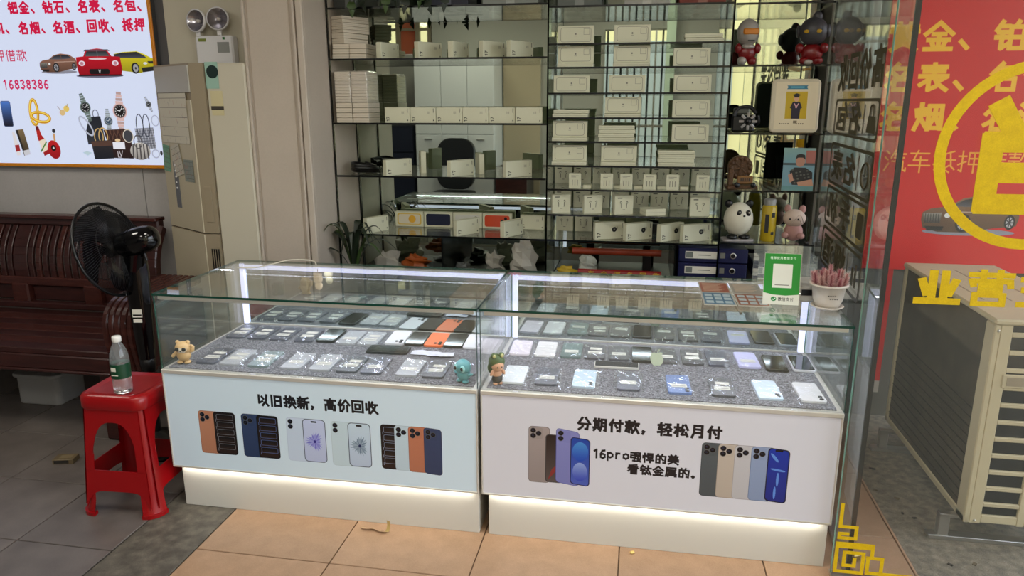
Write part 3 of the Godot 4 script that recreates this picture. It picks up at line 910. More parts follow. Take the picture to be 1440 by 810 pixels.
func shelf_goods():
	var L := 0.160; var H := 0.078; var T := 0.028
	# --- bay beside the column -------------------------------------------------
	# top board: flat stack, then five standing boxes
	var y4: float = BAYS.column.ys[3]
	var n := 0
	for row in 3:
		for col in 2:
			goods_box("phone_box", Vector3(0.083, 0.0222, L), Vector3(-0.935 + col * 0.0855, y4 + row * 0.0236, SZ - 0.10), 0.02 * (row - 1), "flat white box, %s layer of the top shelf stack, %s" % [["lowest", "second", "third"][row], ["column side", "inner side"][col]], "stacked boxes on the top shelf", "flat", M.box_pink)
	for row in 2:
		goods_box("phone_box", Vector3(0.085, 0.0236, L), Vector3(-0.918, y4 + 0.0708 + row * 0.025, SZ - 0.105), -0.42, "skewed white box, %s of the narrow pair in the top shelf stack" % ["lower", "upper"][row], "stacked boxes on the top shelf", "flat", M.box_pink)
	for row in 5:
		goods_box("phone_box", Vector3(0.088, 0.0142, L), Vector3(-0.914, y4 + 0.1208 + row * 0.0154, SZ - 0.105), -0.50 - 0.01 * row, "thin skewed white box, %s from the top of the top shelf stack" % ORD[4 - row], "stacked boxes on the top shelf", "flat", M.box_pink)
	var st4 := [[-0.722, 1.34], [-0.520, 1.08], [-0.372, 1.33], [-0.208, 1.05], [-0.076, 1.01]]
	for i in 5:
		goods_box("phone_box", Vector3(L, H - 0.003, T), Vector3(st4[i][0], y4, SZ - 0.085), st4[i][1], "white phone box on edge, %s from the stack on the top shelf" % ORD[i], "standing boxes on the top shelf", "spec" + ("16" if i == 2 else "17"))
	# second board: two wrapped stacks, then a row of boxes end to end
	var y3: float = BAYS.column.ys[2]
	for col in 2:
		var cn: String = ["column side stack", "inner stack"][col]
		for row in 4:
			goods_box("phone_box", Vector3(0.0805, 0.0225, L), Vector3(-0.932 + col * 0.0845, y3 + row * 0.0239, SZ - 0.095), 0.0, "flat white box, %s from the board, second shelf's %s" % [ORD[row], cn], "stacked boxes on the second shelf", "flat", M.box_pink)
		for row in 10:
			goods_box("phone_box", Vector3(0.0785, 0.0133, L - 0.006), Vector3(-0.935 + col * 0.0845, y3 + 0.0956 + row * 0.0145, SZ - 0.095), 0.0, "thin wrapped white box, %s from the top, second shelf's %s" % [ORD[9 - row], cn], "wrapped bundles on the second shelf", "flat", M.box_pink)
		var wr := thing("bundle_wrap", "clear shrink wrap round upper boxes of the second shelf's %s" % cn, "plastic wrap", Vector3(-0.935 + col * 0.0845, y3 + 0.0958, SZ - 0.095))
		part("film", wrap_mesh(Vector3(0.0815, 0.1465, L - 0.002), 5 + col), M.wrap, wr)
	for i in 6:
		var last := i == 5
		goods_box("phone_box", Vector3(0.1255, 0.074, T), Vector3(-0.665 + i * 0.1285, y3, SZ - (0.034 if not last else 0.026)), 0.04 if last else 0.0, "white box on its long edge, %s in the row of six on the second shelf" % ORD[i], "row of boxes on the second shelf", "spec17", M.box)
	# third board
	var y2: float = BAYS.column.ys[1]
	var st2 := [[-0.690, 0.98, "beside the black pouch"], [-0.368, 1.02, "in the middle"], [-0.085, 0.84, "nearest the middle bay"]]
	for e in st2:
		goods_box("phone_box", Vector3(L, H, T), Vector3(e[0], y2, SZ - 0.07), e[1], "white phone box standing askew on the third shelf, %s" % e[2], "askew boxes on the third shelf", "spec17")
	goods_box("phone_box", Vector3(0.082, 0.110, 0.026), Vector3(-0.60, y2, SZ - 0.20), -1.15, "grey white box standing upright and edge on at the back of the third shelf", "", "flat", M.box)
	goods_box("phone_box", Vector3(0.082, 0.100, 0.026), Vector3(-0.300, y2, SZ - 0.20), -1.1, "smaller upright box behind the middle askew box of the third shelf", "", "flat", M.box)
	var pouch := thing("cable_pouch", "black crumpled cable pouch on the third shelf by the column", "pouch", Vector3(-0.905, y2, SZ - 0.13))
	var s := st()
	for i in 9:
		add_tube(s, smooth_path([Vector3(-0.07 + rng.randf() * 0.03, 0.012 + i * 0.004, -0.05), Vector3(-0.01, 0.014 + i * 0.0045, 0.05 - rng.randf() * 0.03), Vector3(0.065 + rng.randf() * 0.02, 0.012 + i * 0.003, rng.randf() * 0.04 - 0.03), Vector3(0.0, 0.012 + i * 0.004, -0.07)], 4), 0.011, 5)
	part("coils", done(s), M.black, pouch)
	# fourth board: three askew boxes and five picture boxes against the mirror
	var y1: float = BAYS.column.ys[0]
	var st1 := [[-0.818, 1.10, "beside the spider plant"], [-0.345, 0.95, "before the silver phone box"], [-0.115, 1.08, "before the orange phone box"]]
	for e in st1:
		goods_box("phone_box", Vector3(L * 0.93, H, T), Vector3(e[0], y1, SZ - 0.075), e[1], "white phone box standing askew on the lowest open shelf, %s" % e[2], "askew boxes on the lowest shelf", "spec17")
	var looks := [["yellow", Color(0.80, 0.68, 0.30), "yellow"], ["navy", Color(0.06, 0.09, 0.20), "dark blue"], ["silver", Color(0.78, 0.78, 0.74), "silver"], ["orange", Color(0.78, 0.28, 0.14), "orange"]]
	for i in 4:
		var bx := -0.700 + i * 0.1585
		var b := goods_box("phone_box", Vector3(0.155, 0.080, 0.03), Vector3(bx, y1, MZ + 0.045), 0.0, "phone box with a %s phone pictured on its front, against the mirror" % looks[i][2], "picture boxes on the lowest shelf", "flat")
		var pic := part("printed_phone", prism_mesh(rrect(0.132, 0.060, 0.011, 4), 0.0, 0.0008), mat(looks[i][1], 0.35), b, Vector3(0, 0.040, 0.0152))
		if i == 0:
			part("printed_window", prism_mesh(rrect(0.118, 0.050, 0.010, 4), 0.0, 0.0006), mat(Color(0.80, 0.77, 0.68), 0.5), pic, Vector3(0, 0, 0.0008))
			part("printed_disc", prism_mesh(rrect(0.040, 0.040, 0.0199, 6), 0.0, 0.0006), mat(Color(0.82, 0.62, 0.16), 0.4), pic, Vector3(0.016, 0, 0.0014))
		if i >= 2:
			for q in [Vector2(0.045, 0.014), Vector2(0.045, -0.012), Vector2(0.027, 0.001)]:
				part("printed_lens", prism_mesh(rrect(0.016, 0.016, 0.0079, 4), 0.0, 0.0006), M.black, pic, Vector3(q.x, q.y, 0.0008))
	goods_box("phone_box", Vector3(0.125, 0.074, 0.03), Vector3(-0.040, y1, MZ + 0.04), 0.0, "plain white box with small print, last of the row against the mirror", "", "spec17", M.box)
	# --- middle bay --------------------------------------------------------------
	var ys: Array = BAYS.middle.ys
	var zf := SZ - 0.022
	var names := ["top", "second", "third", "fourth", "fifth", "sixth"]
	# [x0, x1, standing box or not, flat boxes under it]
	var rows := [
		[[0.106, 0.272, 1, 0], [0.359, 0.524, 1, 0], [0.673, 0.837, 0, 2]],
		[[0.107, 0.273, 1, 1], [0.360, 0.525, 1, 1], [0.624, 0.787, 1, 0]],
		[[0.089, 0.257, 1, 0], [0.342, 0.509, 1, 0], [0.631, 0.798, 1, 0]],
		[[0.086, 0.255, 0, 2], [0.327, 0.494, 1, 1], [0.631, 0.799, 1, 0]],
		[[0.088, 0.251, 1, 1], [0.305, 0.470, 0, 4], [0.634, 0.800, 1, 0]],
		[[0.087, 0.251, 1, 1], [0.316, 0.483, 1, 1], [0.576, 0.750, 0, 4]],
	]
	var where := ["wide bay end", "centre", "toy bay end"]
	for r in 6:
		var y: float = ys[8 - r]
		for c in 3:
			var e: Array = rows[r][c]
			var xc: float = (e[0] + e[1]) / 2
			for k in e[3]:
				goods_box("phone_box", Vector3(0.164, 0.0170, 0.085), Vector3(xc - 0.004 * (k % 2) * (1 if c else -1), y + k * 0.0181, zf - 0.035), 0.02 * (k - 1), "flat box, %s board of the middle bay, %s%s" % [names[r], where[c], (", %s in its pile" % ["lowest", "second", "third", "fourth"][k]) if e[3] > 1 else ", under another"], "flat boxes in the middle bay", "flat")
			if e[2]:
				var hh := 0.078 if e[3] == 0 else 0.074
				goods_box("phone_box", Vector3(e[1] - e[0] - 0.003, hh, T), Vector3(xc, y + e[3] * 0.0181, zf - 0.02), 0.03 * (c - 1), "outlined phone box, %s board of the middle bay, %s" % [names[r], where[c]], "outlined boxes in the middle bay", "outline")
	# small earphone boxes, narrow ones in front of a row of square ones
	var ya: float = ys[2]
	for i in 8:
		square_box(Vector3(0.118 + i * 0.0962, ya, MZ + 0.05), 0.0, 0.086, "square earphone box behind narrow charger boxes, %s from the wide bay" % ORD[i], M.box)
	var xs := [0.197, 0.346, 0.438, 0.545, 0.650, 0.787]
	for i in 6:
		var nb := goods_box("charger_box", Vector3(0.058, 0.073, 0.030), Vector3(xs[i], ya, SZ - 0.05), 0.03 * sin(i * 2.0), "narrow white charger box, %s from the wide bay" % ORD[i], "narrow charger boxes", "flat")
		var q := st()
		add_box(q, Vector3(0, 0.024, 0), Vector3(0.036, 0.002, 0.0003))
		add_box(q, Vector3(-0.006, 0.018, 0), Vector3(0.022, 0.002, 0.0003))
		for k in 3: add_box(q, Vector3(-0.012 + k * 0.012, -0.008, 0), Vector3(0.003, 0.026, 0.0003))
		part("print_lines", done(q), M.ink_grey, nb, Vector3(0, 0.0365, 0.0154)).set_meta("kind", "stuff")
		if i < 5: goods_box("cable_box", Vector3(0.040, 0.014, 0.06), Vector3(xs[i] + 0.056, ya, SZ - 0.09), 0.0, "small flat cable box beside the %s narrow charger box" % ORD[i], "small cable boxes", "")
	var yb: float = ys[1]
	for i in 8:
		square_box(Vector3(0.118 + i * 0.0962, yb, MZ + 0.05), 0.0, 0.086, "square earphone box behind the askew earbud boxes, %s from the wide bay" % ORD[i], M.box)
	var sq := [[0.129, 0.34], [0.281, 0.36], [0.427, 0.30], [0.780, 0.12]]
	for i in 4:
		square_box(Vector3(sq[i][0], yb, SZ - 0.055), sq[i][1], 0.090, "bright white earbud box standing askew in front, %s from the wide bay" % ORD[i], M.box)
	goods_box("phone_box", Vector3(0.098, 0.032, 0.085), Vector3(0.566, yb, SZ - 0.065), 0.35, "small white box lying flat among the earphone boxes", "", "flat")
	for i in 2:
		square_box(Vector3(0.128 + i * 0.0975, ys[0], MZ + 0.05), 0.0, 0.088, "square earphone box at the back of the lowest board, %s from the wide bay" % ORD[i], M.box)
	var wx := [[0.362, 0.40], [0.500, 0.62], [0.654, 0.74], [0.770, 0.50]]
	for i in 4:
		var b := goods_box("watch_box", Vector3(0.150, 0.082, 0.030), Vector3(wx[i][0], ys[0], SZ - 0.075), wx[i][1], "white box with a printed black disc, %s in the askew row on the lowest board" % ORD[i], "disc boxes on the lowest board", "spec17")
		part("printed_disc", prism_mesh(rrect(0.024, 0.024, 0.0119, 6), 0.0, 0.0005), M.black, b, Vector3(0.022, 0.046, 0.0154))
		part("printed_hub", prism_mesh(rrect(0.008, 0.008, 0.0039, 4), 0.0, 0.0004), M.ink_grey, b, Vector3(0.022, 0.046, 0.0159))
	goods_box("phone_box", Vector3(0.060, 0.050, 0.03), Vector3(0.575, ys[0], MZ + 0.06), 0.0, "dark small box behind the disc boxes", "", "", mat(Color(0.10, 0.09, 0.09), 0.4))

func square_box(base: Vector3, turn: float, w: float, label: String, body: Material):
	var b := goods_box("earphone_box", Vector3(w, w, 0.028), base, turn, label, "earphone boxes", "flat", body)
	var key := "buds"
	if not outline_cache.has(key):
		var s := st()
		for sx in [-1, 1]:
			add_tube(s, smooth_path([Vector3(sx * 0.010, 0.012, 0), Vector3(sx * 0.016, 0.018, 0), Vector3(sx * 0.019, 0.010, 0), Vector3(sx * 0.014, 0.006, 0), Vector3(sx * 0.013, -0.014, 0)], 3), 0.0011, 4)
		add_box(s, Vector3(-0.020, 0.033, 0), Vector3(0.022, 0.004, 0.0003))
		add_box(s, Vector3(0.0, -0.022, 0), Vector3(0.012, 0.002, 0.0003))
		outline_cache[key] = done(s)
	part("printed_earbuds", outline_cache[key], M.ink, b, Vector3(0, w / 2, 0.0143))

func wrap_mesh(size: Vector3, seed_: int) -> Mesh:
	# crinkled film on the front, the sides and the top of a bundle
	var s := st()
	s.set_smooth_group(1)
	var n := noise(0.9, 2, FastNoiseLite.TYPE_SIMPLEX, seed_)
	var face := func(o: Vector3, u: Vector3, v: Vector3, nrm: Vector3, nu: int, nv: int):
		var g := []
		for i in nu + 1:
			var r := []
			for j in nv + 1:
				var p: Vector3 = o + u * (float(i) / nu) + v * (float(j) / nv)
				var edge := 0.0 if i == 0 or j == 0 or i == nu or j == nv else 1.0
				r.append(p + nrm * edge * (0.0025 + 0.0025 * n.get_noise_3d(p.x * 300, p.y * 300, p.z * 300)))
			g.append(r)
		for i in nu:
			for j in nv:
				quad(s, g[i][j], g[i + 1][j], g[i + 1][j + 1], g[i][j + 1])
	var h := size / 2
	face.call(Vector3(-h.x, 0, h.z), Vector3(size.x, 0, 0), Vector3(0, size.y, 0), Vector3(0, 0, 1), 8, 12)
	face.call(Vector3(h.x, 0, h.z), Vector3(0, 0, -size.z), Vector3(0, size.y, 0), Vector3(1, 0, 0), 10, 12)
	face.call(Vector3(-h.x, size.y, h.z), Vector3(size.x, 0, 0), Vector3(0, 0, -size.z), Vector3(0, 1, 0), 8, 10)
	return done(s)

# ------------------------------------------------------------------ the sitting side: sign, bench, fan, air conditioner, stool
func left_side():
	lit_sign()
	bench()
	fan()
	air_conditioner()
	emergency_light()
	stool()
	bottle()

func print_watch(p: Painter, c: Vector2, r: float, metal: Color, dial: Color, turn: float):
	for sgn in [-1, 1]:
		for i in 4:
			var q: Vector2 = c + Vector2(0, sgn * (r * 1.05 + i * r * 0.38)).rotated(turn)
			var w := r * (1.05 - 0.12 * i)
			var u := Vector2(w / 2, 0).rotated(turn); var v := Vector2(0, r * 0.16).rotated(turn)
			p.poly(PackedVector2Array([q - u - v, q + u - v, q + u + v, q - u + v]), metal.darkened(0.15 * (i % 2)))
	p.oval(c.x, c.y, r, r, metal)
	p.oval(c.x, c.y, r * 0.84, r * 0.84, metal.darkened(0.5))
	p.oval(c.x, c.y, r * 0.72, r * 0.72, dial)
	for i in 12:
		var d := Vector2(0, -1).rotated(TAU * i / 12)
		p.line(c + d * r * 0.54, c + d * r * 0.66, r * 0.09, Color(0.9, 0.9, 0.9))
	p.line(c, c + Vector2(0.3, -0.35) * r, r * 0.09, Color(0.95, 0.95, 0.95))
	p.line(c, c + Vector2(-0.4, -0.12) * r, r * 0.09, Color(0.95, 0.95, 0.95))

func print_saloon(p: Painter, o: Vector2, k: float, paint: Color):
	# a coupe seen from its front corner, facing the reader's left hand
	var dark := Color(0.12, 0.12, 0.13)
	p.oval(o.x + 11.0 * k, o.y + 9.3 * k, 10.5 * k, 0.9 * k, Color(0.55, 0.55, 0.60))
	p.shape([0.2, 4.6, 2.0, 3.6, 6.0, 3.0, 9.0, 1.0, 13.0, 0.2, 18.0, 0.8, 21.5, 3.0, 22.0, 5.5, 21.5, 7.6, 16.5, 8.2, 15.5, 8.4, 11.0, 9.4, 4.0, 9.4, 0.6, 8.4, 0.0, 6.4], paint, paint.darkened(0.4), o, k)
	p.shape([6.6, 3.0, 9.4, 1.35, 13.0, 0.7, 17.4, 1.2, 19.4, 2.6, 13.0, 3.1], dark, Color(0.35, 0.36, 0.40), o, k)
	p.line(o + Vector2(13.0, 0.7) * k, o + Vector2(13.4, 3.0) * k, 0.35 * k, paint.darkened(0.3))
	p.shape([0.4, 4.9, 4.6, 4.6, 4.4, 7.2, 0.8, 7.2], Color(0.60, 0.58, 0.54), Color(0.25, 0.24, 0.23), o, k)
	for i in 6: p.line(o + Vector2(0.9 + i * 0.6, 5.0) * k, o + Vector2(1.0 + i * 0.6, 7.0) * k, 0.14 * k, Color(0.2, 0.2, 0.2))
	p.oval(o.x + 5.9 * k, o.y + 5.3 * k, 0.7 * k, 0.6 * k, Color(0.9, 0.9, 0.88))
	p.shape([1.0, 8.0, 5.4, 8.0, 5.0, 9.1, 1.6, 9.1], dark, null, o, k)
	p.line(o + Vector2(9.0, 4.4) * k, o + Vector2(21.0, 4.2) * k, 0.3 * k, paint.lightened(0.35))
	for w in [[9.6, 7.1, 1.75, 2.3], [20.0, 6.7, 1.2, 1.8]]:
		p.oval(o.x + w[0] * k, o.y + w[1] * k, w[2] * k, w[3] * k, dark)
		p.oval(o.x + w[0] * k, o.y + w[1] * k, w[2] * 0.72 * k, w[3] * 0.72 * k, Color(0.66, 0.66, 0.68))
		for i in 7:
			var d := Vector2(cos(TAU * i / 7) * w[2], sin(TAU * i / 7) * w[3]) * 0.66 * k
			p.line(o + Vector2(w[0], w[1]) * k, o + Vector2(w[0], w[1]) * k + d, 0.26 * k, Color(0.22, 0.22, 0.24))

func lit_sign():
	# centimetres from the top edge of the sign's face, its x starting at world -3.6
	var p := Painter.new(self, 165.5, 118.0, 17.0, Color(0.86, 0.895, 0.985))
	var ox := 60.0 - 1.0; var oy := 35.0
	var red := Color(0.82, 0.07, 0.26)
	p.text("黄金、铂金、", ox - 36, oy + 1.2, 5.6, 5.6, 6.2, 0.175, red)
	p.text("钯金、", ox + 26.8, oy + 1.2, 5.5, 5.7, 6.6, 0.175, red)
	p.text("钻石、", ox + 47.0, oy + 1.2, 5.5, 5.7, 6.6, 0.175, red)
	p.text("名表、", ox + 67.2, oy + 1.2, 5.5, 5.8, 6.6, 0.175, red)
	p.text("名包、", ox + 87.2, oy + 1.3, 5.5, 5.8, 6.6, 0.175, red)
	p.text("手机、", ox + 10.2, oy + 11.0, 5.5, 5.7, 6.6, 0.175, red)
	p.text("名烟、", ox + 31.3, oy + 11.0, 5.5, 5.7, 6.6, 0.175, red)
	p.text("名酒、", ox + 51.3, oy + 11.0, 5.5, 5.7, 6.6, 0.175, red)
	p.text("回收、", ox + 71.0, oy + 10.7, 5.5, 5.8, 6.6, 0.175, red)
	p.text("抵押", ox + 91.0, oy + 10.5, 5.5, 5.9, 6.6, 0.175, red)
	p.text("汽车抵押借款", ox - 5.8, oy + 24.4, 5.8, 5.8, 6.65, 0.075, Color(0.80, 0.10, 0.30))
	p.text("16838386", ox + 16.2, oy + 39.5, 3.5, 4.7, 3.5, 0.17, Color(0.82, 0.10, 0.34))
	# three cars
	print_saloon(p, Vector2(ox + 40.3, oy + 26.4), 1.0, Color(0.62, 0.44, 0.36))
	var c := Vector2(ox + 84.0, oy + 26.0)
	p.shape([0.0, 1.2, 5.0, 0.3, 13.0, 0.0, 17.5, 1.6, 20.5, 3.2, 23.5, 4.0, 24.0, 6.6, 22.5, 7.6, 22.0, 9.4, 16.0, 9.9, 14.0, 10.6, 0.0, 9.0], Color(0.88, 0.82, 0.16), Color(0.60, 0.56, 0.10), c)
	p.shape([0.0, 1.4, 5.0, 0.6, 13.0, 0.3, 17.0, 2.2, 18.5, 3.5, 8.0, 3.2, 0.0, 3.0], Color(0.13, 0.13, 0.15), Color(0.30, 0.31, 0.34), c)
	p.shape([18.5, 4.9, 23.4, 4.8, 23.4, 6.0, 19.2, 6.0], Color(0.18, 0.18, 0.18), null, c)
	p.oval(c.x + 17.2, c.y + 5.9, 1.2, 0.6, Color(0.85, 0.86, 0.86))
	p.shape([14.6, 8.0, 22.6, 7.4, 22.0, 9.5, 15.4, 10.2], Color(0.14, 0.14, 0.14), null, c)
	p.oval(c.x + 11.3, c.y + 8.2, 2.2, 2.7, Color(0.10, 0.10, 0.10)); p.oval(c.x + 11.5, c.y + 8.2, 1.5, 2.0, Color(0.62, 0.62, 0.64)); p.oval(c.x + 11.5, c.y + 8.2, 0.5, 0.6, Color(0.2, 0.2, 0.2))
	c = Vector2(ox + 61.9, oy + 24.2)
	p.oval(c.x + 12.6, c.y + 13.6, 13.6, 0.9, Color(0.42, 0.42, 0.50))
	p.shape([0.2, 4.4, 4.6, 4.0, 6.2, 0.9, 13.0, 0.2, 18.4, 0.9, 20.6, 4.0, 25.4, 4.4, 26.0, 10.5, 25.0, 13.4, 1.0, 13.4, 0.2, 10.0], Color(0.80, 0.09, 0.17), Color(0.58, 0.03, 0.10), c)
	p.shape([5.6, 4.0, 6.8, 1.5, 18.0, 1.5, 19.6, 4.0], Color(0.16, 0.17, 0.19), Color(0.34, 0.37, 0.38), c)
	p.shape([5.0, 1.6, 6.0, 0.7, 19.0, 0.7, 20.0, 1.6, 18.6, 1.4, 6.4, 1.4], Color(0.30, 0.31, 0.35), null, c)
	p.line(c + Vector2(12.7, 1.4), c + Vector2(12.7, 4.0), 0.3, Color(0.5, 0.5, 0.5))
	p.oval(c.x + 12.6, c.y + 5.2, 5.2, 0.55, Color(0.90, 0.78, 0.80))
	for q in [[3.2, 7.4], [22.4, 7.4]]: p.oval(c.x + q[0], c.y + q[1], 1.9, 1.3, Color(0.92, 0.86, 0.90)); p.oval(c.x + q[0], c.y + q[1], 1.0, 0.8, Color(0.75, 0.50, 0.55))
	p.round_rect(c.x + 7.0, c.y + 10.2, 11.6, 2.6, 1.0, Color(0.10, 0.09, 0.10)); p.line(c + Vector2(12.4, 10.6), c + Vector2(12.9, 12.2), 0.35, Color(0.8, 0.8, 0.8)); p.line(c + Vector2(13.4, 10.6), c + Vector2(12.9, 12.2), 0.35, Color(0.8, 0.8, 0.8))
	p.rect(c.x + 0.5, c.y + 13.0, 25.2, 0.7, Color(0.16, 0.05, 0.07))
	# jewellery, bottles, watches and bags along the bottom
	p.round_rect(ox + 13.0, oy + 50.2, 6.0, 13.4, 1.0, Color(0.30, 0.36, 0.50)); p.round_rect(ox + 13.3, oy + 50.5, 5.4, 12.8, 0.8, Color(0.30, 0.48, 0.80), Color(0.10, 0.10, 0.15))
	for q in [[32.6, 56.0, 2.3, 6.4, 0.05], [36.2, 58.6, 5.4, 2.4, 0.15]]:
		p.ring(ox + q[0], oy + q[1], q[2], q[3], 1.5, Color(0.80, 0.56, 0.08), q[4])
		p.ring(ox + q[0] - 0.15, oy + q[1] - 0.2, q[2], q[3], 0.6, Color(0.97, 0.84, 0.36), q[4])
	p.oval(ox + 49.6, oy + 56.2, 1.7, 1.6, Color(0.86, 0.74, 0.52)); p.oval(ox + 52.3, oy + 54.2, 1.7, 1.6, Color(0.90, 0.78, 0.40)); p.line(Vector2(ox + 47.2, oy + 53.0), Vector2(ox + 48.8, oy + 55.2), 0.4, Color(0.7, 0.66, 0.62)); p.line(Vector2(ox + 53.4, oy + 51.8), Vector2(ox + 52.6, oy + 53.2), 0.4, Color(0.7, 0.6, 0.4))
	p.shape([17.2, 66.4, 18.8, 66.2, 20.4, 74.6, 20.6, 78.6, 18.2, 78.8, 17.6, 74.0], Color(0.88, 0.86, 0.86), null, Vector2(ox, oy)); p.shape([17.7, 73.4, 20.4, 73.0, 20.6, 76.2, 18.0, 76.8], Color(0.62, 0.16, 0.18), null, Vector2(ox, oy))
	p.shape([19.6, 65.4, 24.4, 64.8, 26.6, 78.0, 22.6, 79.0], Color(0.50, 0.42, 0.30), Color(0.22, 0.18, 0.13), Vector2(ox, oy)); p.shape([19.6, 65.4, 20.9, 65.2, 23.6, 78.8, 22.6, 79.0], Color(0.16, 0.14, 0.12), null, Vector2(ox, oy)); p.shape([22.4, 76.2, 26.3, 75.4, 26.6, 78.0, 22.8, 79.0], Color(0.80, 0.80, 0.82), null, Vector2(ox, oy))
	p.shape([32.2, 63.4, 33.8, 63.2, 35.0, 67.8, 36.8, 70.2, 38.6, 77.4, 35.0, 78.8, 32.4, 69.4], Color(0.74, 0.16, 0.14), Color(0.60, 0.10, 0.12), Vector2(ox, oy)); p.shape([32.8, 71.0, 36.8, 69.6, 38.0, 75.2, 34.6, 77.0], Color(0.92, 0.86, 0.78), null, Vector2(ox, oy)); p.line(Vector2(ox + 33.4, oy + 76.4), Vector2(ox + 37.4, oy + 71.4), 0.7, Color(0.3, 0.5, 0.2)); p.rect(ox + 32.2, oy + 63.2, 1.7, 2.2, Color(0.42, 0.10, 0.12))
	p.oval(ox + 41.4, oy + 75.4, 3.8, 4.9, Color(0.76, 0.12, 0.14), Color(0.58, 0.05, 0.09), -0.15); p.oval(ox + 41.2, oy + 74.6, 1.5, 1.6, Color(0.10, 0.06, 0.06)); p.oval(ox + 41.2, oy + 74.6, 0.6, 0.6, Color(0.8, 0.8, 0.8)); p.rect(ox + 42.0, oy + 67.0, 1.1, 4.0, Color(0.80, 0.60, 0.40)); p.oval(ox + 42.8, oy + 65.6, 1.0, 1.1, Color(0.18, 0.18, 0.20))
	var black := Color(0.13, 0.14, 0.17)
	p.ring(ox + 69.0, oy + 57.0, 1.6, 2.2, 0.45, Color(0.45, 0.46, 0.50))
	p.shape([65.0, 58.4, 71.6, 58.0, 72.8, 71.6, 62.4, 72.6, 62.0, 66.0], black, black.lightened(0.08), Vector2(ox, oy))
	p.ring(ox + 62.6, oy + 63.0, 2.2, 5.6, 0.9, Color(0.72, 0.74, 0.80), -0.6)
	print_watch(p, Vector2(ox + 63.6, oy + 53.6), 3.1, Color(0.46, 0.52, 0.50), Color(0.08, 0.09, 0.10), -0.25)
	print_watch(p, Vector2(ox + 76.0, oy + 60.4), 2.6, Color(0.66, 0.70, 0.72), Color(0.22, 0.30, 0.38), 0.0)
	print_watch(p, Vector2(ox + 83.4, oy + 55.4), 4.1, Color(0.86, 0.72, 0.70), Color(0.10, 0.08, 0.08), 0.05)
	print_watch(p, Vector2(ox + 100.3, oy + 52.0), 1.7, Color(0.70, 0.72, 0.76), Color(0.14, 0.16, 0.18), -0.4)
	p.ring(ox + 103.0, oy + 60.2, 2.0, 2.6, 0.5, Color(0.70, 0.72, 0.78))
	p.shape([72.4, 65.0, 87.6, 64.4, 88.2, 79.6, 75.6, 79.4], Color(0.26, 0.17, 0.15), Color(0.16, 0.10, 0.10), Vector2(ox, oy))
	for i in 6: p.line(Vector2(ox + 73.4 + i * 2.4, oy + 65.2), Vector2(ox + 76.0 + i * 2.4, oy + 71.0), 0.3, Color(0.42, 0.30, 0.24)); p.line(Vector2(ox + 76.6 + i * 2.2, oy + 65.2), Vector2(ox + 74.4 + i * 2.2, oy + 71.0), 0.3, Color(0.42, 0.30, 0.24))
	p.rect(ox + 76.8, oy + 71.2, 7.0, 3.6, Color(0.92, 0.92, 0.95)); p.oval(ox + 80.0, oy + 70.2, 1.6, 0.8, Color(0.90, 0.78, 0.60))
	p.line(Vector2(ox + 79.2, oy + 76.0), Vector2(ox + 79.2, oy + 79.0), 0.4, Color(0.82, 0.80, 0.82)); p.line(Vector2(ox + 79.2, oy + 79.0), Vector2(ox + 80.8, oy + 79.0), 0.4, Color(0.82, 0.80, 0.82)); p.line(Vector2(ox + 80.0, oy + 75.6), Vector2(ox + 81.0, oy + 78.6), 0.4, Color(0.82, 0.80, 0.82)); p.line(Vector2(ox + 82.0, oy + 75.6), Vector2(ox + 81.0, oy + 78.6), 0.4, Color(0.82, 0.80, 0.82))
	for q in [[69.2, 68.6], [71.8, 68.2]]: p.ring(ox + q[0], oy + q[1], 2.5, 4.2, 0.6, Color(0.80, 0.66, 0.42), 0.05)
	p.shape([64.2, 70.8, 76.0, 70.2, 76.6, 79.6, 65.2, 80.2], Color(0.20, 0.18, 0.18), Color(0.10, 0.11, 0.14), Vector2(ox, oy)); p.shape([64.2, 71.0, 76.2, 70.4, 76.2, 73.0, 64.4, 73.6], Color(0.34, 0.24, 0.20), null, Vector2(ox, oy))
	p.shape([90.6, 64.2, 101.4, 63.6, 101.8, 74.2, 92.0, 74.8], Color(0.55, 0.56, 0.60), Color(0.46, 0.47, 0.50), Vector2(ox, oy))
	for i in 7:
		p.line(Vector2(ox + 91.0 + i * 1.6, oy + 64.4), Vector2(ox + 92.0 + i * 1.6, oy + 74.4), 0.22, Color(0.80, 0.80, 0.84)); p.line(Vector2(ox + 91.0, oy + 65.6 + i * 1.3), Vector2(ox + 101.6, oy + 65.0 + i * 1.3), 0.22, Color(0.28, 0.28, 0.32))
	for q in [93.8, 97.6]: p.ring(ox + q, oy + 62.6, 1.9, 5.6, 0.45, Color(0.24, 0.25, 0.30))
	p.oval(ox + 86.4, oy + 68.0, 3.1, 3.5, Color(0.86, 0.82, 0.76)); p.oval(ox + 86.4, oy + 68.0, 2.6, 3.0, Color(0.26, 0.26, 0.28))
	p.oval(ox + 92.4, oy + 75.8, 5.9, 4.5, Color(0.80, 0.78, 0.75), Color(0.58, 0.56, 0.54))
	for i in 5: p.line(Vector2(ox + 88.6 + i * 2.0, oy + 72.4), Vector2(ox + 88.0 + i * 2.2, oy + 79.4), 0.75, Color(0.30, 0.28, 0.28))
	p.ring(ox + 91.6, oy + 71.0, 2.2, 3.4, 0.5, Color(0.34, 0.32, 0.32))
	p.ring(ox + 101.2, oy + 77.0, 2.0, 2.0, 0.6, Color(0.70, 0.72, 0.78)); p.oval(ox + 104.4, oy + 76.6, 0.7, 1.2, Color(0.2, 0.2, 0.22))
	p.shape([58.4, 76.8, 61.0, 76.0, 64.0, 76.8, 61.2, 78.4], Color(0.74, 0.82, 0.84), null, Vector2(ox, oy))
	var tex := p.texture()
	var t := thing("lit_sign", "lit white sign with red lettering, cars, watches and bags in an amber frame", "sign")
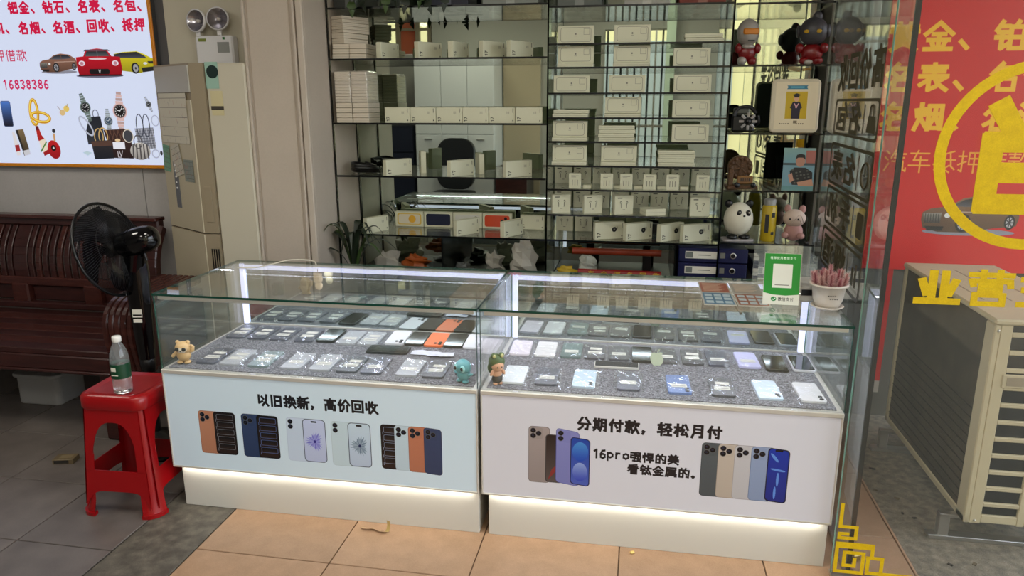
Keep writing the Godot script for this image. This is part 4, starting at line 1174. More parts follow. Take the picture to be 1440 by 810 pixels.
	slab("sign_case", Vector3(-3.62, 1.155, -1.286), Vector3(-1.922, 2.37, -1.256), mat(Color(0.28, 0.28, 0.29), 0.5), t)
	var m := mat(Color(0.40, 0.40, 0.42), 0.3)
	m.albedo_texture = tex
	m.emission_enabled = true
	m.emission_operator = BaseMaterial3D.EMISSION_OP_MULTIPLY
	m.emission = Color(1, 1, 1)
	m.emission_texture = tex
	m.emission_energy_multiplier = SIGN_GLOW
	part("sign_face", print_mesh(1.655, 1.18), m, t, Vector3(-2.7625, 1.76, -1.2545))
	var amber := mat(Color(0.88, 0.55, 0.08), 0.35)
	for e in [[-3.606, -1.922, 1.155, 1.172], [-3.606, -1.922, 2.348, 2.365]]:
		slab("frame_bar", Vector3(e[0], e[2], -1.258), Vector3(e[1], e[3], -1.246), amber, t, 0.002)
	slab("frame_bar", Vector3(-1.939, 1.172, -1.258), Vector3(-1.922, 2.348, -1.246), amber, t, 0.002)
	slab("frame_bar", Vector3(-3.606, 1.172, -1.258), Vector3(-3.589, 2.348, -1.246), amber, t, 0.002)

const SIGN_GLOW := 1.1

# ------------------------------------------------------------------ rosewood bench
func bench():
	var t := thing("wooden_bench", "dark rosewood bench with curved back slats and scrolled arm", "bench")
	var xr := -1.80; var xl := -4.3
	var top := func(y: float): return -1.03 - (y - 0.42) * 0.22     # the back leans with height
	slab("top_rail", Vector3(xl, 0.855, -1.19), Vector3(xr - 0.14, 0.91, -1.135), M.wood, t, 0.008)
	slab("crest_moulding", Vector3(xl, 0.893, -1.20), Vector3(xr - 0.14, 0.912, -1.118), M.wood_light, t, 0.004)
	slab("middle_rail", Vector3(xl, 0.545, -1.10), Vector3(xr - 0.14, 0.592, -1.05), M.wood_light, t, 0.006)
	slab("lower_rail", Vector3(xl, 0.43, -1.07), Vector3(xr - 0.14, 0.462, -1.02), M.wood, t, 0.005)
	# bays of seven slats between wide stiles, panels below
	var slat := st()
	var pts := []
	for i in 8:
		var k := i / 7.0
		pts.append(Vector3(0, 0.59 + k * 0.268, -1.075 - 0.085 * k + 0.032 * sin(PI * k)))
	for i in 7:
		var a: Vector3 = pts[i]; var b: Vector3 = pts[i + 1]
		var d := (b - a).normalized()
		add_bevel_box(slat, (a + b) / 2, Vector3(0.029, (b - a).length() + 0.004, 0.018), 0.003, Basis(Vector3.RIGHT, d, Vector3.RIGHT.cross(d)))
	var slat_mesh := done(slat)
	for bay in range(-1, 5):
		var xs := -2.30 - bay * 0.43
		for i in 8:
			part("back_slat", slat_mesh, M.wood_light if (i + bay) % 3 == 0 else M.wood, t, Vector3(xs - 0.065 - i * 0.043, 0, 0))
		slab("back_panel", Vector3(xs - 0.378, 0.462, -1.085), Vector3(xs - 0.052, 0.545, -1.068), M.wood, t, 0.006)
		if bay < 0: continue
		var stile := st()
		for i in 7:
			var a: Vector3 = pts[i]; var b: Vector3 = pts[i + 1]
			var d := (b - a).normalized()
			add_bevel_box(stile, (a + b) / 2 + Vector3(0, 0, -0.004), Vector3(0.085, (b - a).length() + 0.006, 0.024), 0.003, Basis(Vector3.RIGHT, d, Vector3.RIGHT.cross(d)))
		part("stile", done(stile), M.wood, t, Vector3(xs, 0, 0))
		slab("stile", Vector3(xs - 0.05, 0.43, -1.088), Vector3(xs + 0.05, 0.56, -1.035), M.wood_light, t, 0.008)
	var end := st()
	for i in 7:
		var a: Vector3 = pts[i]; var b: Vector3 = pts[i + 1]
		add_bevel_box(end, (a + b) / 2, Vector3(0.06, (b - a).length() + 0.01, 0.045), 0.006, Basis(Vector3.RIGHT, (b - a).normalized(), Vector3.RIGHT.cross((b - a).normalized())))
	part("end_post", done(end), M.wood, t, Vector3(xr - 0.15, 0, 0))
	# seat boards
	for i in 7:
		slab("seat_board", Vector3(xl, 0.395, -1.04 + i * 0.0835), Vector3((xr + 0.03) if i > 0 else (xr - 0.10), 0.42 + (0.003 if i == 6 else 0.0), -1.04 + i * 0.0835 + 0.0805), M.wood_light if i % 2 else M.wood, t, 0.004)
	slab("apron", Vector3(xl, 0.325, -0.485), Vector3(xr + 0.03, 0.395, -0.455), M.wood, t, 0.006)
	slab("apron_moulding", Vector3(xl, 0.314, -0.488), Vector3(xr + 0.03, 0.328, -0.447), M.wood, t, 0.004)
	# scrolled arm
	var arm := st()
	var path := [Vector3(0, 0.33, -0.47), Vector3(0, 0.47, -0.44), Vector3(0, 0.565, -0.445), Vector3(0, 0.62, -0.50), Vector3(0, 0.640, -0.60), Vector3(0, 0.645, -0.74), Vector3(0, 0.652, -0.87)]
	var sm := smooth_path(path, 5)
	for i in sm.size() - 1:
		var a: Vector3 = sm[i]; var b: Vector3 = sm[i + 1]
		var d := (b - a).normalized()
		for g in 7:
			add_bevel_box(arm, (a + b) / 2 + Vector3(-0.09 + g * 0.03, 0, -0.055), Vector3(0.028, (b - a).length() + 0.012, 0.036), 0.005, Basis(Vector3.RIGHT, d, Vector3.RIGHT.cross(d)))
	part("arm", done(arm), M.wood_light, t, Vector3(xr + 0.105, 0, 0))
	slab("arm_panel", Vector3(xr + 0.03, 0.33, -0.96), Vector3(xr + 0.19, 0.60, -0.55), M.wood, t, 0.004)
	for z in [-0.50, -0.95]:
		slab("leg", Vector3(xr - 0.04, 0.0, z - 0.04), Vector3(xr + 0.05, 0.33, z + 0.04), M.wood, t, 0.01)
		slab("leg", Vector3(xl + 0.02, 0.0, z - 0.04), Vector3(xl + 0.11, 0.33, z + 0.04), M.wood, t, 0.01)
	# a white tub pushed under the seat
	var tub := thing("plastic_tub", "white plastic tub pushed under the wooden bench", "tub", Vector3(-2.46, 0, -0.86))
	var s := st()
	add_prism(s, rrect(0.24, 0.20, 0.03, 4), 0.0, 0.15, FLAT_UP, 0.006)
	add_prism(s, rrect(0.27, 0.23, 0.04, 4), 0.145, 0.165, FLAT_UP, 0.004)
	part("tub_body", done(s), mat(Color(0.62, 0.62, 0.62), 0.5), tub)

# ------------------------------------------------------------------ pedestal fan, seen from behind its motor
func fan():
	var t := thing("pedestal_fan", "black pedestal fan turned to face the wooden bench", "fan", Vector3(-1.565, 0, -0.44))
	part("base", lathe_mesh([Vector2(0, 0.0), Vector2(0.165, 0.0), Vector2(0.17, 0.012), Vector2(0.15, 0.03), Vector2(0.06, 0.045), Vector2(0.03, 0.08), Vector2(0, 0.08)], 28), M.black, t)
	part("pole", lathe_mesh([Vector2(0.020, 0.06), Vector2(0.020, 0.40), Vector2(0, 0.40)], 14), M.black, t)
	part("collar", lathe_mesh([Vector2(0.0, 0.36), Vector2(0.030, 0.36), Vector2(0.033, 0.39), Vector2(0.030, 0.43), Vector2(0.0, 0.43)], 14), M.black, t)
	# tapering control column
	var s := st()
	var lv := [[0.42, 0.036, 0.034], [0.55, 0.044, 0.038], [0.68, 0.050, 0.040], [0.80, 0.054, 0.042], [0.88, 0.050, 0.045]]
	for i in lv.size() - 1:
		var a = lv[i]; var b = lv[i + 1]
		for k in 16:
			var u := TAU * k / 16; var v := TAU * (k + 1) / 16
			s.set_smooth_group(1)
			quad(s, Vector3(cos(u) * a[1], a[0], sin(u) * a[2]), Vector3(cos(v) * a[1], a[0], sin(v) * a[2]), Vector3(cos(v) * b[1], b[0], sin(v) * b[2]), Vector3(cos(u) * b[1], b[0], sin(u) * b[2]))
	part("control_column", done(s), M.black_gloss, t)
	part("sticker", box_mesh(Vector3(0.040, 0.034, 0.001)), M.paper, t, Vector3(0.010, 0.63, 0.0405), Vector3(-0.05, 0.2, 0)).set_meta("label", "white rating sticker")
	part("sticker", box_mesh(Vector3(0.036, 0.016, 0.001)), M.paper, t, Vector3(0.008, 0.598, 0.0395), Vector3(-0.05, 0.2, 0))
	part("sticker_band", box_mesh(Vector3(0.036, 0.008, 0.0012)), M.black, t, Vector3(0.010, 0.622, 0.041), Vector3(-0.05, 0.2, 0))
	# head
	var axis := Vector3(-0.95, -0.28, 0.02).normalized()
	var up := Vector3.UP
	var bx := up.cross(axis).normalized(); var by := axis.cross(bx)
	var B := Basis(bx, axis, -by)       # local y runs along the axis
	if B.determinant() < 0: B = Basis(-bx, axis, -by)
	var hub := Vector3(-0.072, 0.902, 0.03)
	var head := Transform3D(B, hub)
	var motor := st()
	add_lathe(motor, [Vector2(0, -0.215), Vector2(0.025, -0.213), Vector2(0.044, -0.200), Vector2(0.055, -0.165), Vector2(0.058, -0.11), Vector2(0.054, -0.06), Vector2(0.040, -0.035), Vector2(0, -0.035)], 20, head)
	part("motor_housing", done(motor), M.black_gloss, t)
	part("neck", tube_mesh([Vector3(0, 0.82, 0), Vector3(0.015, 0.88, 0.012), head * Vector3(0, -0.12, 0)], [0.048, 0.046, 0.04], 10), M.black_gloss, t)
	part("swing_knob", tube_mesh([head * Vector3(0, -0.13, 0.05), head * Vector3(0, -0.13, 0.085)], 0.006, 8), M.black, t)
	var R := 0.196
	var rim := st()
	var ring := []
	for i in 41: ring.append(head * Vector3(cos(TAU * i / 40) * R, 0.01, sin(TAU * i / 40) * R))
	add_tube(rim, ring, 0.0065, 6, false)
	part("guard_rim", done(rim), M.black, t)
	for side in [-1, 1]:
		var g := st()
		for i in 110:
			var a := TAU * i / 110.0
			var w := []
			for k in 6:
				var u := k / 5.0
				var r := lerpf(0.045, R, u)
				var bulge := (0.055 if side < 0 else 0.05) * sqrt(maxf(0.0, 1.0 - u * u))
				w.append(head * Vector3(cos(a + u * 0.35) * r, 0.01 + side * bulge, sin(a + u * 0.35) * r))
			add_tube(g, w, 0.0009, 3, false)
		var rr := []
		for i in 33: rr.append(head * Vector3(cos(TAU * i / 32) * R * 0.62, 0.01 + side * 0.042, sin(TAU * i / 32) * R * 0.62))
		add_tube(g, rr, 0.0016, 4, false)
		var o := part("rear_guard" if side < 0 else "front_guard", done(g), M.black, t)
		o.set_meta("kind", "stuff")
	for b in 5:
		var bl := st()
		var rows := []
		for i in 7:
			var u := i / 6.0
			var r := lerpf(0.025, 0.18, u)
			var half := lerpf(0.20, 0.66, sqrt(u)) * (1.0 if u < 0.9 else 0.8)
			var line := []
			for k in 5:
				var v := k / 4.0 * 2.0 - 1.0
				var a := TAU * b / 5.0 + v * half + u * 0.25
				line.append(head * Vector3(cos(a) * r, 0.01 + v * 0.022 * (0.4 + u), sin(a) * r))
			rows.append(line)
		bl.set_smooth_group(1)
		for i in 6:
			for k in 4: quad(bl, rows[i][k], rows[i][k + 1], rows[i + 1][k + 1], rows[i + 1][k])
		part("blade", done(bl), M.fan_blade, t)
	var hubm := st()
	add_lathe(hubm, [Vector2(0, -0.03), Vector2(0.032, -0.03), Vector2(0.034, 0.02), Vector2(0.02, 0.035), Vector2(0, 0.036)], 16, head)
	part("hub", done(hubm), M.black, t)
	part("rim_clip", box_mesh(Vector3(0.022, 0.014, 0.020), 0.003), M.black, t, head * Vector3(0.02, 0.01, R) + Vector3(0, 0.004, 0))

# ------------------------------------------------------------------ floor standing air conditioner
func air_conditioner():
	var t := thing("air_conditioner", "tall cream floor standing air conditioner with papers taped to its front", "air conditioner")
	var A := Vector2(-1.556, -0.95); var Bp := Vector2(-1.875, -1.155)
	var foot := PackedVector2Array([Bp, A, Vector2(-1.487, -0.955), Vector2(-1.487, -1.21), Vector2(-1.85, -1.21)])
	var poly := PackedVector2Array()
	for v in foot: poly.append(Vector2(v.x, -v.y))
	part("cabinet", prism_mesh(poly, 0.0, 0.872, FLAT_UP), M.cream_dark, t)
	part("cabinet", prism_mesh(poly, 0.876, 1.664, FLAT_UP), M.cream_dark, t)
	slab("side_panel", Vector3(-1.486, 0.0, -1.21), Vector3(-1.286, 1.664, -0.963), M.cream_side, t, 0.008)
	slab("side_door", Vector3(-1.540, 0.93, -0.954), Vector3(-1.503, 1.10, -0.948), M.cream_dark, t, 0.001)
	# the front, in its own axes: u along the front from the far edge, v up, w out
	var u := Vector3(A.x - Bp.x, 0, A.y - Bp.y); var wdt := u.length(); u = u.normalized()
	var out := Vector3.UP.cross(u) * -1.0
	if out.x > 0: out = -out
	var f := Node3D.new()
	f.name = "front"
	t.add_child(f)
	f.transform = Transform3D(Basis(u, Vector3.UP, u.cross(Vector3.UP)), Vector3(Bp.x, 0, Bp.y))
	var zz := 1.0 if u.cross(Vector3.UP).dot(out) > 0 else -1.0
	var sheet := func(called: String, x0: float, x1: float, y0: float, y1: float, d: float, m: Material):
		return slab(called, Vector3(x0, y0, -0.002), Vector3(x1, y1, zz * d) if zz > 0 else Vector3(x1, y1, -d), m, f)
	sheet.call("front_panel", 0.012, wdt - 0.004, 0.879, 1.50, 0.006, M.cream)
	sheet.call("lower_front_panel", 0.012, wdt - 0.004, 0.03, 0.869, 0.006, M.cream)
	sheet.call("outlet_panel", 0.012, wdt - 0.004, 1.535, 1.655, 0.006, mat(Color(0.66, 0.64, 0.58), 0.3))
	sheet.call("control_strip", 0.12, 0.165, 0.98, 1.21, 0.009, M.grey_plastic)
	for i in 5:
		part("button", box_mesh(Vector3(0.010, 0.008, 0.003)), M.white_metal, f, Vector3(0.142, 1.19 - i * 0.028, zz * 0.010))
	# papers taped to the front
	var sheet_tex := func(w: float, h: float, back: Color, seed_: int) -> StandardMaterial3D:
		var p := Painter.new(self, w, h, 16.0, back)
		var r := RandomNumberGenerator.new(); r.seed = seed_
		for i in 5:
			p.line(Vector2(0.4, h * (0.1 + 0.19 * i)), Vector2(w - 0.4, h * (0.1 + 0.19 * i)), 0.14, Color(0.35, 0.34, 0.32))
		for i in 34:
			var x := r.randf() * (w - 2.0) + 0.6; var y := r.randf() * (h - 2.0) + 0.8
			p.line(Vector2(x, y), Vector2(x + r.randf() * 0.5, y + 0.5 + r.randf() * 1.6), 0.16, [Color(0.70, 0.42, 0.38), Color(0.40, 0.40, 0.46), Color(0.60, 0.55, 0.5)][i % 3])
		var m := mat(Color.WHITE, 0.7)
		m.albedo_texture = p.texture()
		return m
	var pz := zz * 0.0085
	var ry := 0.0 if zz > 0 else PI
	part("taped_notice", print_mesh(0.30, 0.235), sheet_tex.call(30.0, 23.5, Color(0.80, 0.78, 0.71), 3), f, Vector3(0.185, 1.415, pz), Vector3(0, ry, 0)).set_meta("label", "large handwritten price notice")
	part("taped_notice", print_mesh(0.075, 0.13), sheet_tex.call(7.5, 13.0, Color(0.42, 0.62, 0.52), 4), f, Vector3(0.055, 1.22, pz), Vector3(0, ry, -0.08)).set_meta("label", "green strip notice")
	part("taped_notice", print_mesh(0.10, 0.15), sheet_tex.call(10.0, 15.0, Color(0.74, 0.72, 0.66), 5), f, Vector3(0.175, 1.215, pz * 1.1), Vector3(0, ry, 0.25)).set_meta("label", "crooked white notice")
	part("taped_notice", print_mesh(0.10, 0.105), sheet_tex.call(10.0, 10.5, Color(0.52, 0.55, 0.52), 6), f, Vector3(0.290, 1.17, pz), Vector3(0, ry, 0)).set_meta("label", "grey printed label")
	# stickers and vent on the side
	slab("energy_label", Vector3(-1.482, 1.55, -0.962), Vector3(-1.418, 1.668, -0.9615), mat(Color(0.58, 0.72, 0.66), 0.5), t).set_meta("label", "pale green energy label with dark disc")
	part("label_disc", prism_mesh(rrect(0.058, 0.058, 0.0285, 8), 0.0, 0.0008), mat(Color(0.06, 0.16, 0.15), 0.4), t, Vector3(-1.446, 1.625, -0.9612))
	slab("sticker", Vector3(-1.466, 1.43, -0.962), Vector3(-1.405, 1.54, -0.9615), mat(Color(0.78, 0.74, 0.58), 0.6), t)
	slab("sticker_band", Vector3(-1.468, 1.455, -0.9618), Vector3(-1.405, 1.472, -0.9610), mat(Color(0.22, 0.20, 0.17), 0.6), t)
	slab("vent", Vector3(-1.532, 0.68, -0.956), Vector3(-1.494, 0.80, -0.9485), M.black, t)
	for i in 3: slab("vent_bar", Vector3(-1.5235 + i * 0.0115, 0.68, -0.949), Vector3(-1.5210 + i * 0.0115, 0.80, -0.946), M.cream_dark, t)

func emergency_light():
	var t := thing("emergency_light", "twin round emergency lamps on a white battery box on the wall", "lamp", Vector3(-1.585, 1.73, -1.27))
	slab("battery_box", Vector3(-0.095, -0.095, -0.004), Vector3(0.105, 0.075, 0.05), M.white, t, 0.008)
	part("label_patch", box_mesh(Vector3(0.062, 0.050, 0.001)), mat(Color(0.55, 0.56, 0.55), 0.5), t, Vector3(0.055, 0.020, 0.0506))
	part("label_patch", box_mesh(Vector3(0.040, 0.014, 0.001)), mat(Color(0.45, 0.50, 0.16), 0.5), t, Vector3(-0.055, 0.055, 0.0506))
	part("label_patch", box_mesh(Vector3(0.012, 0.012, 0.001)), mat(Color(0.10, 0.42, 0.16), 0.5), t, Vector3(0.060, 0.062, 0.0506))
	for e in [[-0.075, 0.145, -0.15], [0.038, 0.152, 0.18]]:
		var l := Node3D.new(); l.name = "lamp_head"; t.add_child(l, true)
		l.position = Vector3(e[0], e[1], 0.045); l.rotation = Vector3(-0.06, e[2], 0)
		var up := Transform3D(Basis(Vector3.RIGHT, PI / 2), Vector3.ZERO)
		var s := st(); add_lathe(s, [Vector2(0, -0.035), Vector2(0.030, -0.03), Vector2(0.053, -0.004), Vector2(0.055, 0.012), Vector2(0.049, 0.013)], 24, up)
		part("housing", done(s), M.white, l)
		var s2 := st(); add_lathe(s2, [Vector2(0.049, 0.012), Vector2(0.034, -0.006), Vector2(0.012, -0.02), Vector2(0.0, -0.022)], 24, up)
		part("reflector", done(s2), mat(Color(0.66, 0.65, 0.68), 0.22, 0.85), l)
		var s3 := st(); add_lathe(s3, [Vector2(0, 0.004), Vector2(0.008, 0.0), Vector2(0.009, -0.02), Vector2(0, -0.02)], 12, up)
		part("bulb", done(s3), mat(Color(0.80, 0.78, 0.76), 0.2), l)
		part("bracket", box_mesh(Vector3(0.022, 0.028, 0.014), 0.003), M.white, l, Vector3(0, -0.062, -0.005))
	var so := thing("wall_socket", "black cable clip on the wall beside the battery box", "socket", Vector3(-1.402, 1.695, -1.27))
	part("plate", box_mesh(Vector3(0.07, 0.09, 0.006), 0.002), M.cream_side, so, Vector3(0, 0.0, 0.003))
	part("plug", lathe_mesh([Vector2(0, 0), Vector2(0.011, 0), Vector2(0.011, 0.018), Vector2(0, 0.02)], 10), M.black, so, Vector3(-0.008, 0.0, 0.006), Vector3(PI / 2, 0, 0))

# ------------------------------------------------------------------ red stool and water bottle
const STOOL := Vector3(-1.352, 0.0, -0.045)

func stool():
	var t := thing("plastic_stool", "red plastic stool with arched sides beside the counter", "stool", STOOL, 0.05)
	var HTOP := 0.425
	var hs := func(y: float): return lerpf(0.150, 0.118, clampf(y / 0.44, 0, 1))
	# seat with rolled rim
	var seat := st()
	var ringp := []
	var lev := [[0.126, 0.413], [0.129, 0.419], [0.129, 0.455], [0.124, 0.465], [0.114, 0.4695]]
	for l in lev:
		var r := rrect(l[0] * 2, l[0] * 2, 0.045, 6)
		var q := []
		for v in r: q.append(Vector3(v.x, l[1], -v.y))
		ringp.append(q)
	seat.set_smooth_group(1)
	for i in ringp.size() - 1:
		var n: int = ringp[i].size()
		for k in n:
			var j := (k + 1) % n
			quad(seat, ringp[i][k], ringp[i][j], ringp[i + 1][j], ringp[i + 1][k])
	seat.set_smooth_group(-1)
	var topr: Array = ringp[ringp.size() - 1]
	for k in topr.size():
		var j := (k + 1) % topr.size()
		var ik := Vector3(topr[k].x * 0.82, 0.4655, topr[k].z * 0.82); var ij := Vector3(topr[j].x * 0.82, 0.4655, topr[j].z * 0.82)
		quad(seat, topr[k], topr[j], ij, ik)
		var ok := Vector3(topr[k].x * 0.10, 0.4645, topr[k].z * 0.10); var oj := Vector3(topr[j].x * 0.10, 0.4645, topr[j].z * 0.10)
		quad(seat, ik, ij, oj, ok)
		quad(seat, ok, oj, Vector3(oj.x, 0.44, oj.z), Vector3(ok.x, 0.44, ok.z))
	part("seat", done(seat), M.red_plastic, t)
	# four sides: apron with arched underside, stretcher with arched foot
	var th := 0.004
	for k in 4:
		var rot := Basis(Vector3.UP, PI / 2 * k)
		var P := func(x: float, y: float, o: float) -> Vector3:
			var h: float = hs.call(y)
			return rot * Vector3(x * h, y, h - o)
		var s := st()
		var strip := func(s: SurfaceTool, lo: Callable, hi: Callable, a: float, b: float, n: int):
			for i in n:
				var x0 := lerpf(a, b, float(i) / n); var x1 := lerpf(a, b, float(i + 1) / n)
				for o in [0.0, th]:
					var q := [P.call(x0, lo.call(x0), o), P.call(x1, lo.call(x1), o), P.call(x1, hi.call(x1), o), P.call(x0, hi.call(x0), o)]
					if o > 0: q.reverse()
					quad(s, q[0], q[1], q[2], q[3])
				quad(s, P.call(x0, lo.call(x0), th), P.call(x1, lo.call(x1), th), P.call(x1, lo.call(x1), 0), P.call(x0, lo.call(x0), 0))
				quad(s, P.call(x0, hi.call(x0), 0), P.call(x1, hi.call(x1), 0), P.call(x1, hi.call(x1), th), P.call(x0, hi.call(x0), th))
		var arch := func(x: float): return 0.240 + 0.125 * sqrt(maxf(0.0, 1.0 - pow(absf(x) / 0.64, 2.6)))
		strip.call(s, func(x): return arch.call(x) if absf(x) < 0.64 else 0.240, func(_x): return 0.415, -0.86, 0.86, 28)
		part("apron", done(s), M.red_plastic, t)
		s = st()
		strip.call(s, func(_x): return 0.175, func(_x): return 0.241, -0.86, -0.63, 3)
		strip.call(s, func(_x): return 0.175, func(_x): return 0.241, 0.63, 0.86, 3)
		strip.call(s, func(x): return 0.098 - 0.066 * pow(absf(x) / 0.86, 6.0), func(_x): return 0.178, -0.86, 0.86, 28)
		part("stretcher", done(s), M.red_plastic, t)
		# rounded corner leg and its foot
		var leg := st()
		leg.set_smooth_group(1)
		var rows := []
		for i in 10:
			var y := lerpf(0.012, 0.417, i / 9.0)
			var h: float = hs.call(y)
			var r := lerpf(0.056, 0.046, i / 9.0) + (0.006 if i == 0 else 0.0)
			var hh := h + (0.006 if i == 0 else 0.0)
			var line := []
			line.append(rot * Vector3(hh * 0.62, y, hh))
			for q in 9:
				var a := PI / 2 * (1.0 - q / 8.0)
				line.append(rot * Vector3(hh - r + cos(a) * r, y, hh - r + sin(a) * r))
			line.append(rot * Vector3(hh, y, hh * 0.62))
			rows.append(line)
		for i in 9:
			for q in 10: quad(leg, rows[i][q], rows[i][q + 1], rows[i + 1][q + 1], rows[i + 1][q])
		part("leg", done(leg), M.red_plastic, t)
		var foot := st()
		var fp := PackedVector2Array()
		var hb := 0.160
		for q in 11:
			var a := PI / 2 * q / 10.0
			fp.append(Vector2(hb - 0.06 + cos(a) * 0.06, hb - 0.06 + sin(a) * 0.06))
		for v in [Vector2(0.095, hb), Vector2(0.095, hb - 0.022), Vector2(0.130, 0.138), Vector2(hb - 0.022, 0.095), Vector2(hb, 0.095)]: fp.append(v)
		add_prism(foot, fp, 0.0, 0.014, Transform3D(rot, Vector3.ZERO) * FLAT_UP, 0.003)
		part("foot", done(foot), M.red_plastic, t)

func bottle():
	var t := thing("water_bottle", "clear water bottle with green label and white cap on the red stool", "bottle", Vector3(-1.318, 0.4655, 0.030))
	var prof := [Vector2(0, 0.003), Vector2(0.020, 0.0), Vector2(0.030, 0.003), Vector2(0.0325, 0.012), Vector2(0.0325, 0.062), Vector2(0.031, 0.068), Vector2(0.0325, 0.074), Vector2(0.0325, 0.130), Vector2(0.030, 0.150), Vector2(0.022, 0.175), Vector2(0.0135, 0.190), Vector2(0.0125, 0.200)]
	part("shell", lathe_mesh(prof, 24), pane(Color(0.90, 0.94, 0.95), 0.10, 0.05), t)
	var water := mat(Color(0.97, 0.99, 1.0, 0.0), 0.0)
	water.transparency = BaseMaterial3D.TRANSPARENCY_ALPHA
	water.refraction_enabled = true
	water.refraction_scale = 0.033
	part("water", lathe_mesh([Vector2(0, 0.0045), Vector2(0.029, 0.005), Vector2(0.0312, 0.013), Vector2(0.0312, 0.105), Vector2(0, 0.105)], 24), water, t)
	part("label_sleeve", lathe_mesh([Vector2(0.0330, 0.062), Vector2(0.0332, 0.066), Vector2(0.0332, 0.112), Vector2(0.0330, 0.116)], 24), mat(Color(0.04, 0.24, 0.15), 0.35), t)
	part("label_mark", box_mesh(Vector3(0.020, 0.014, 0.001)), M.paper, t, Vector3(-0.003, 0.098, 0.0332), Vector3(0, -0.1, 0))
	part("label_mark", box_mesh(Vector3(0.026, 0.003, 0.001)), M.paper, t, Vector3(0, 0.076, 0.0330))
	part("cap", lathe_mesh([Vector2(0.014, 0.194), Vector2(0.0155, 0.196), Vector2(0.0155, 0.212), Vector2(0.014, 0.215), Vector2(0, 0.2155)], 20), mat(Color(0.88, 0.88, 0.86), 0.4), t)

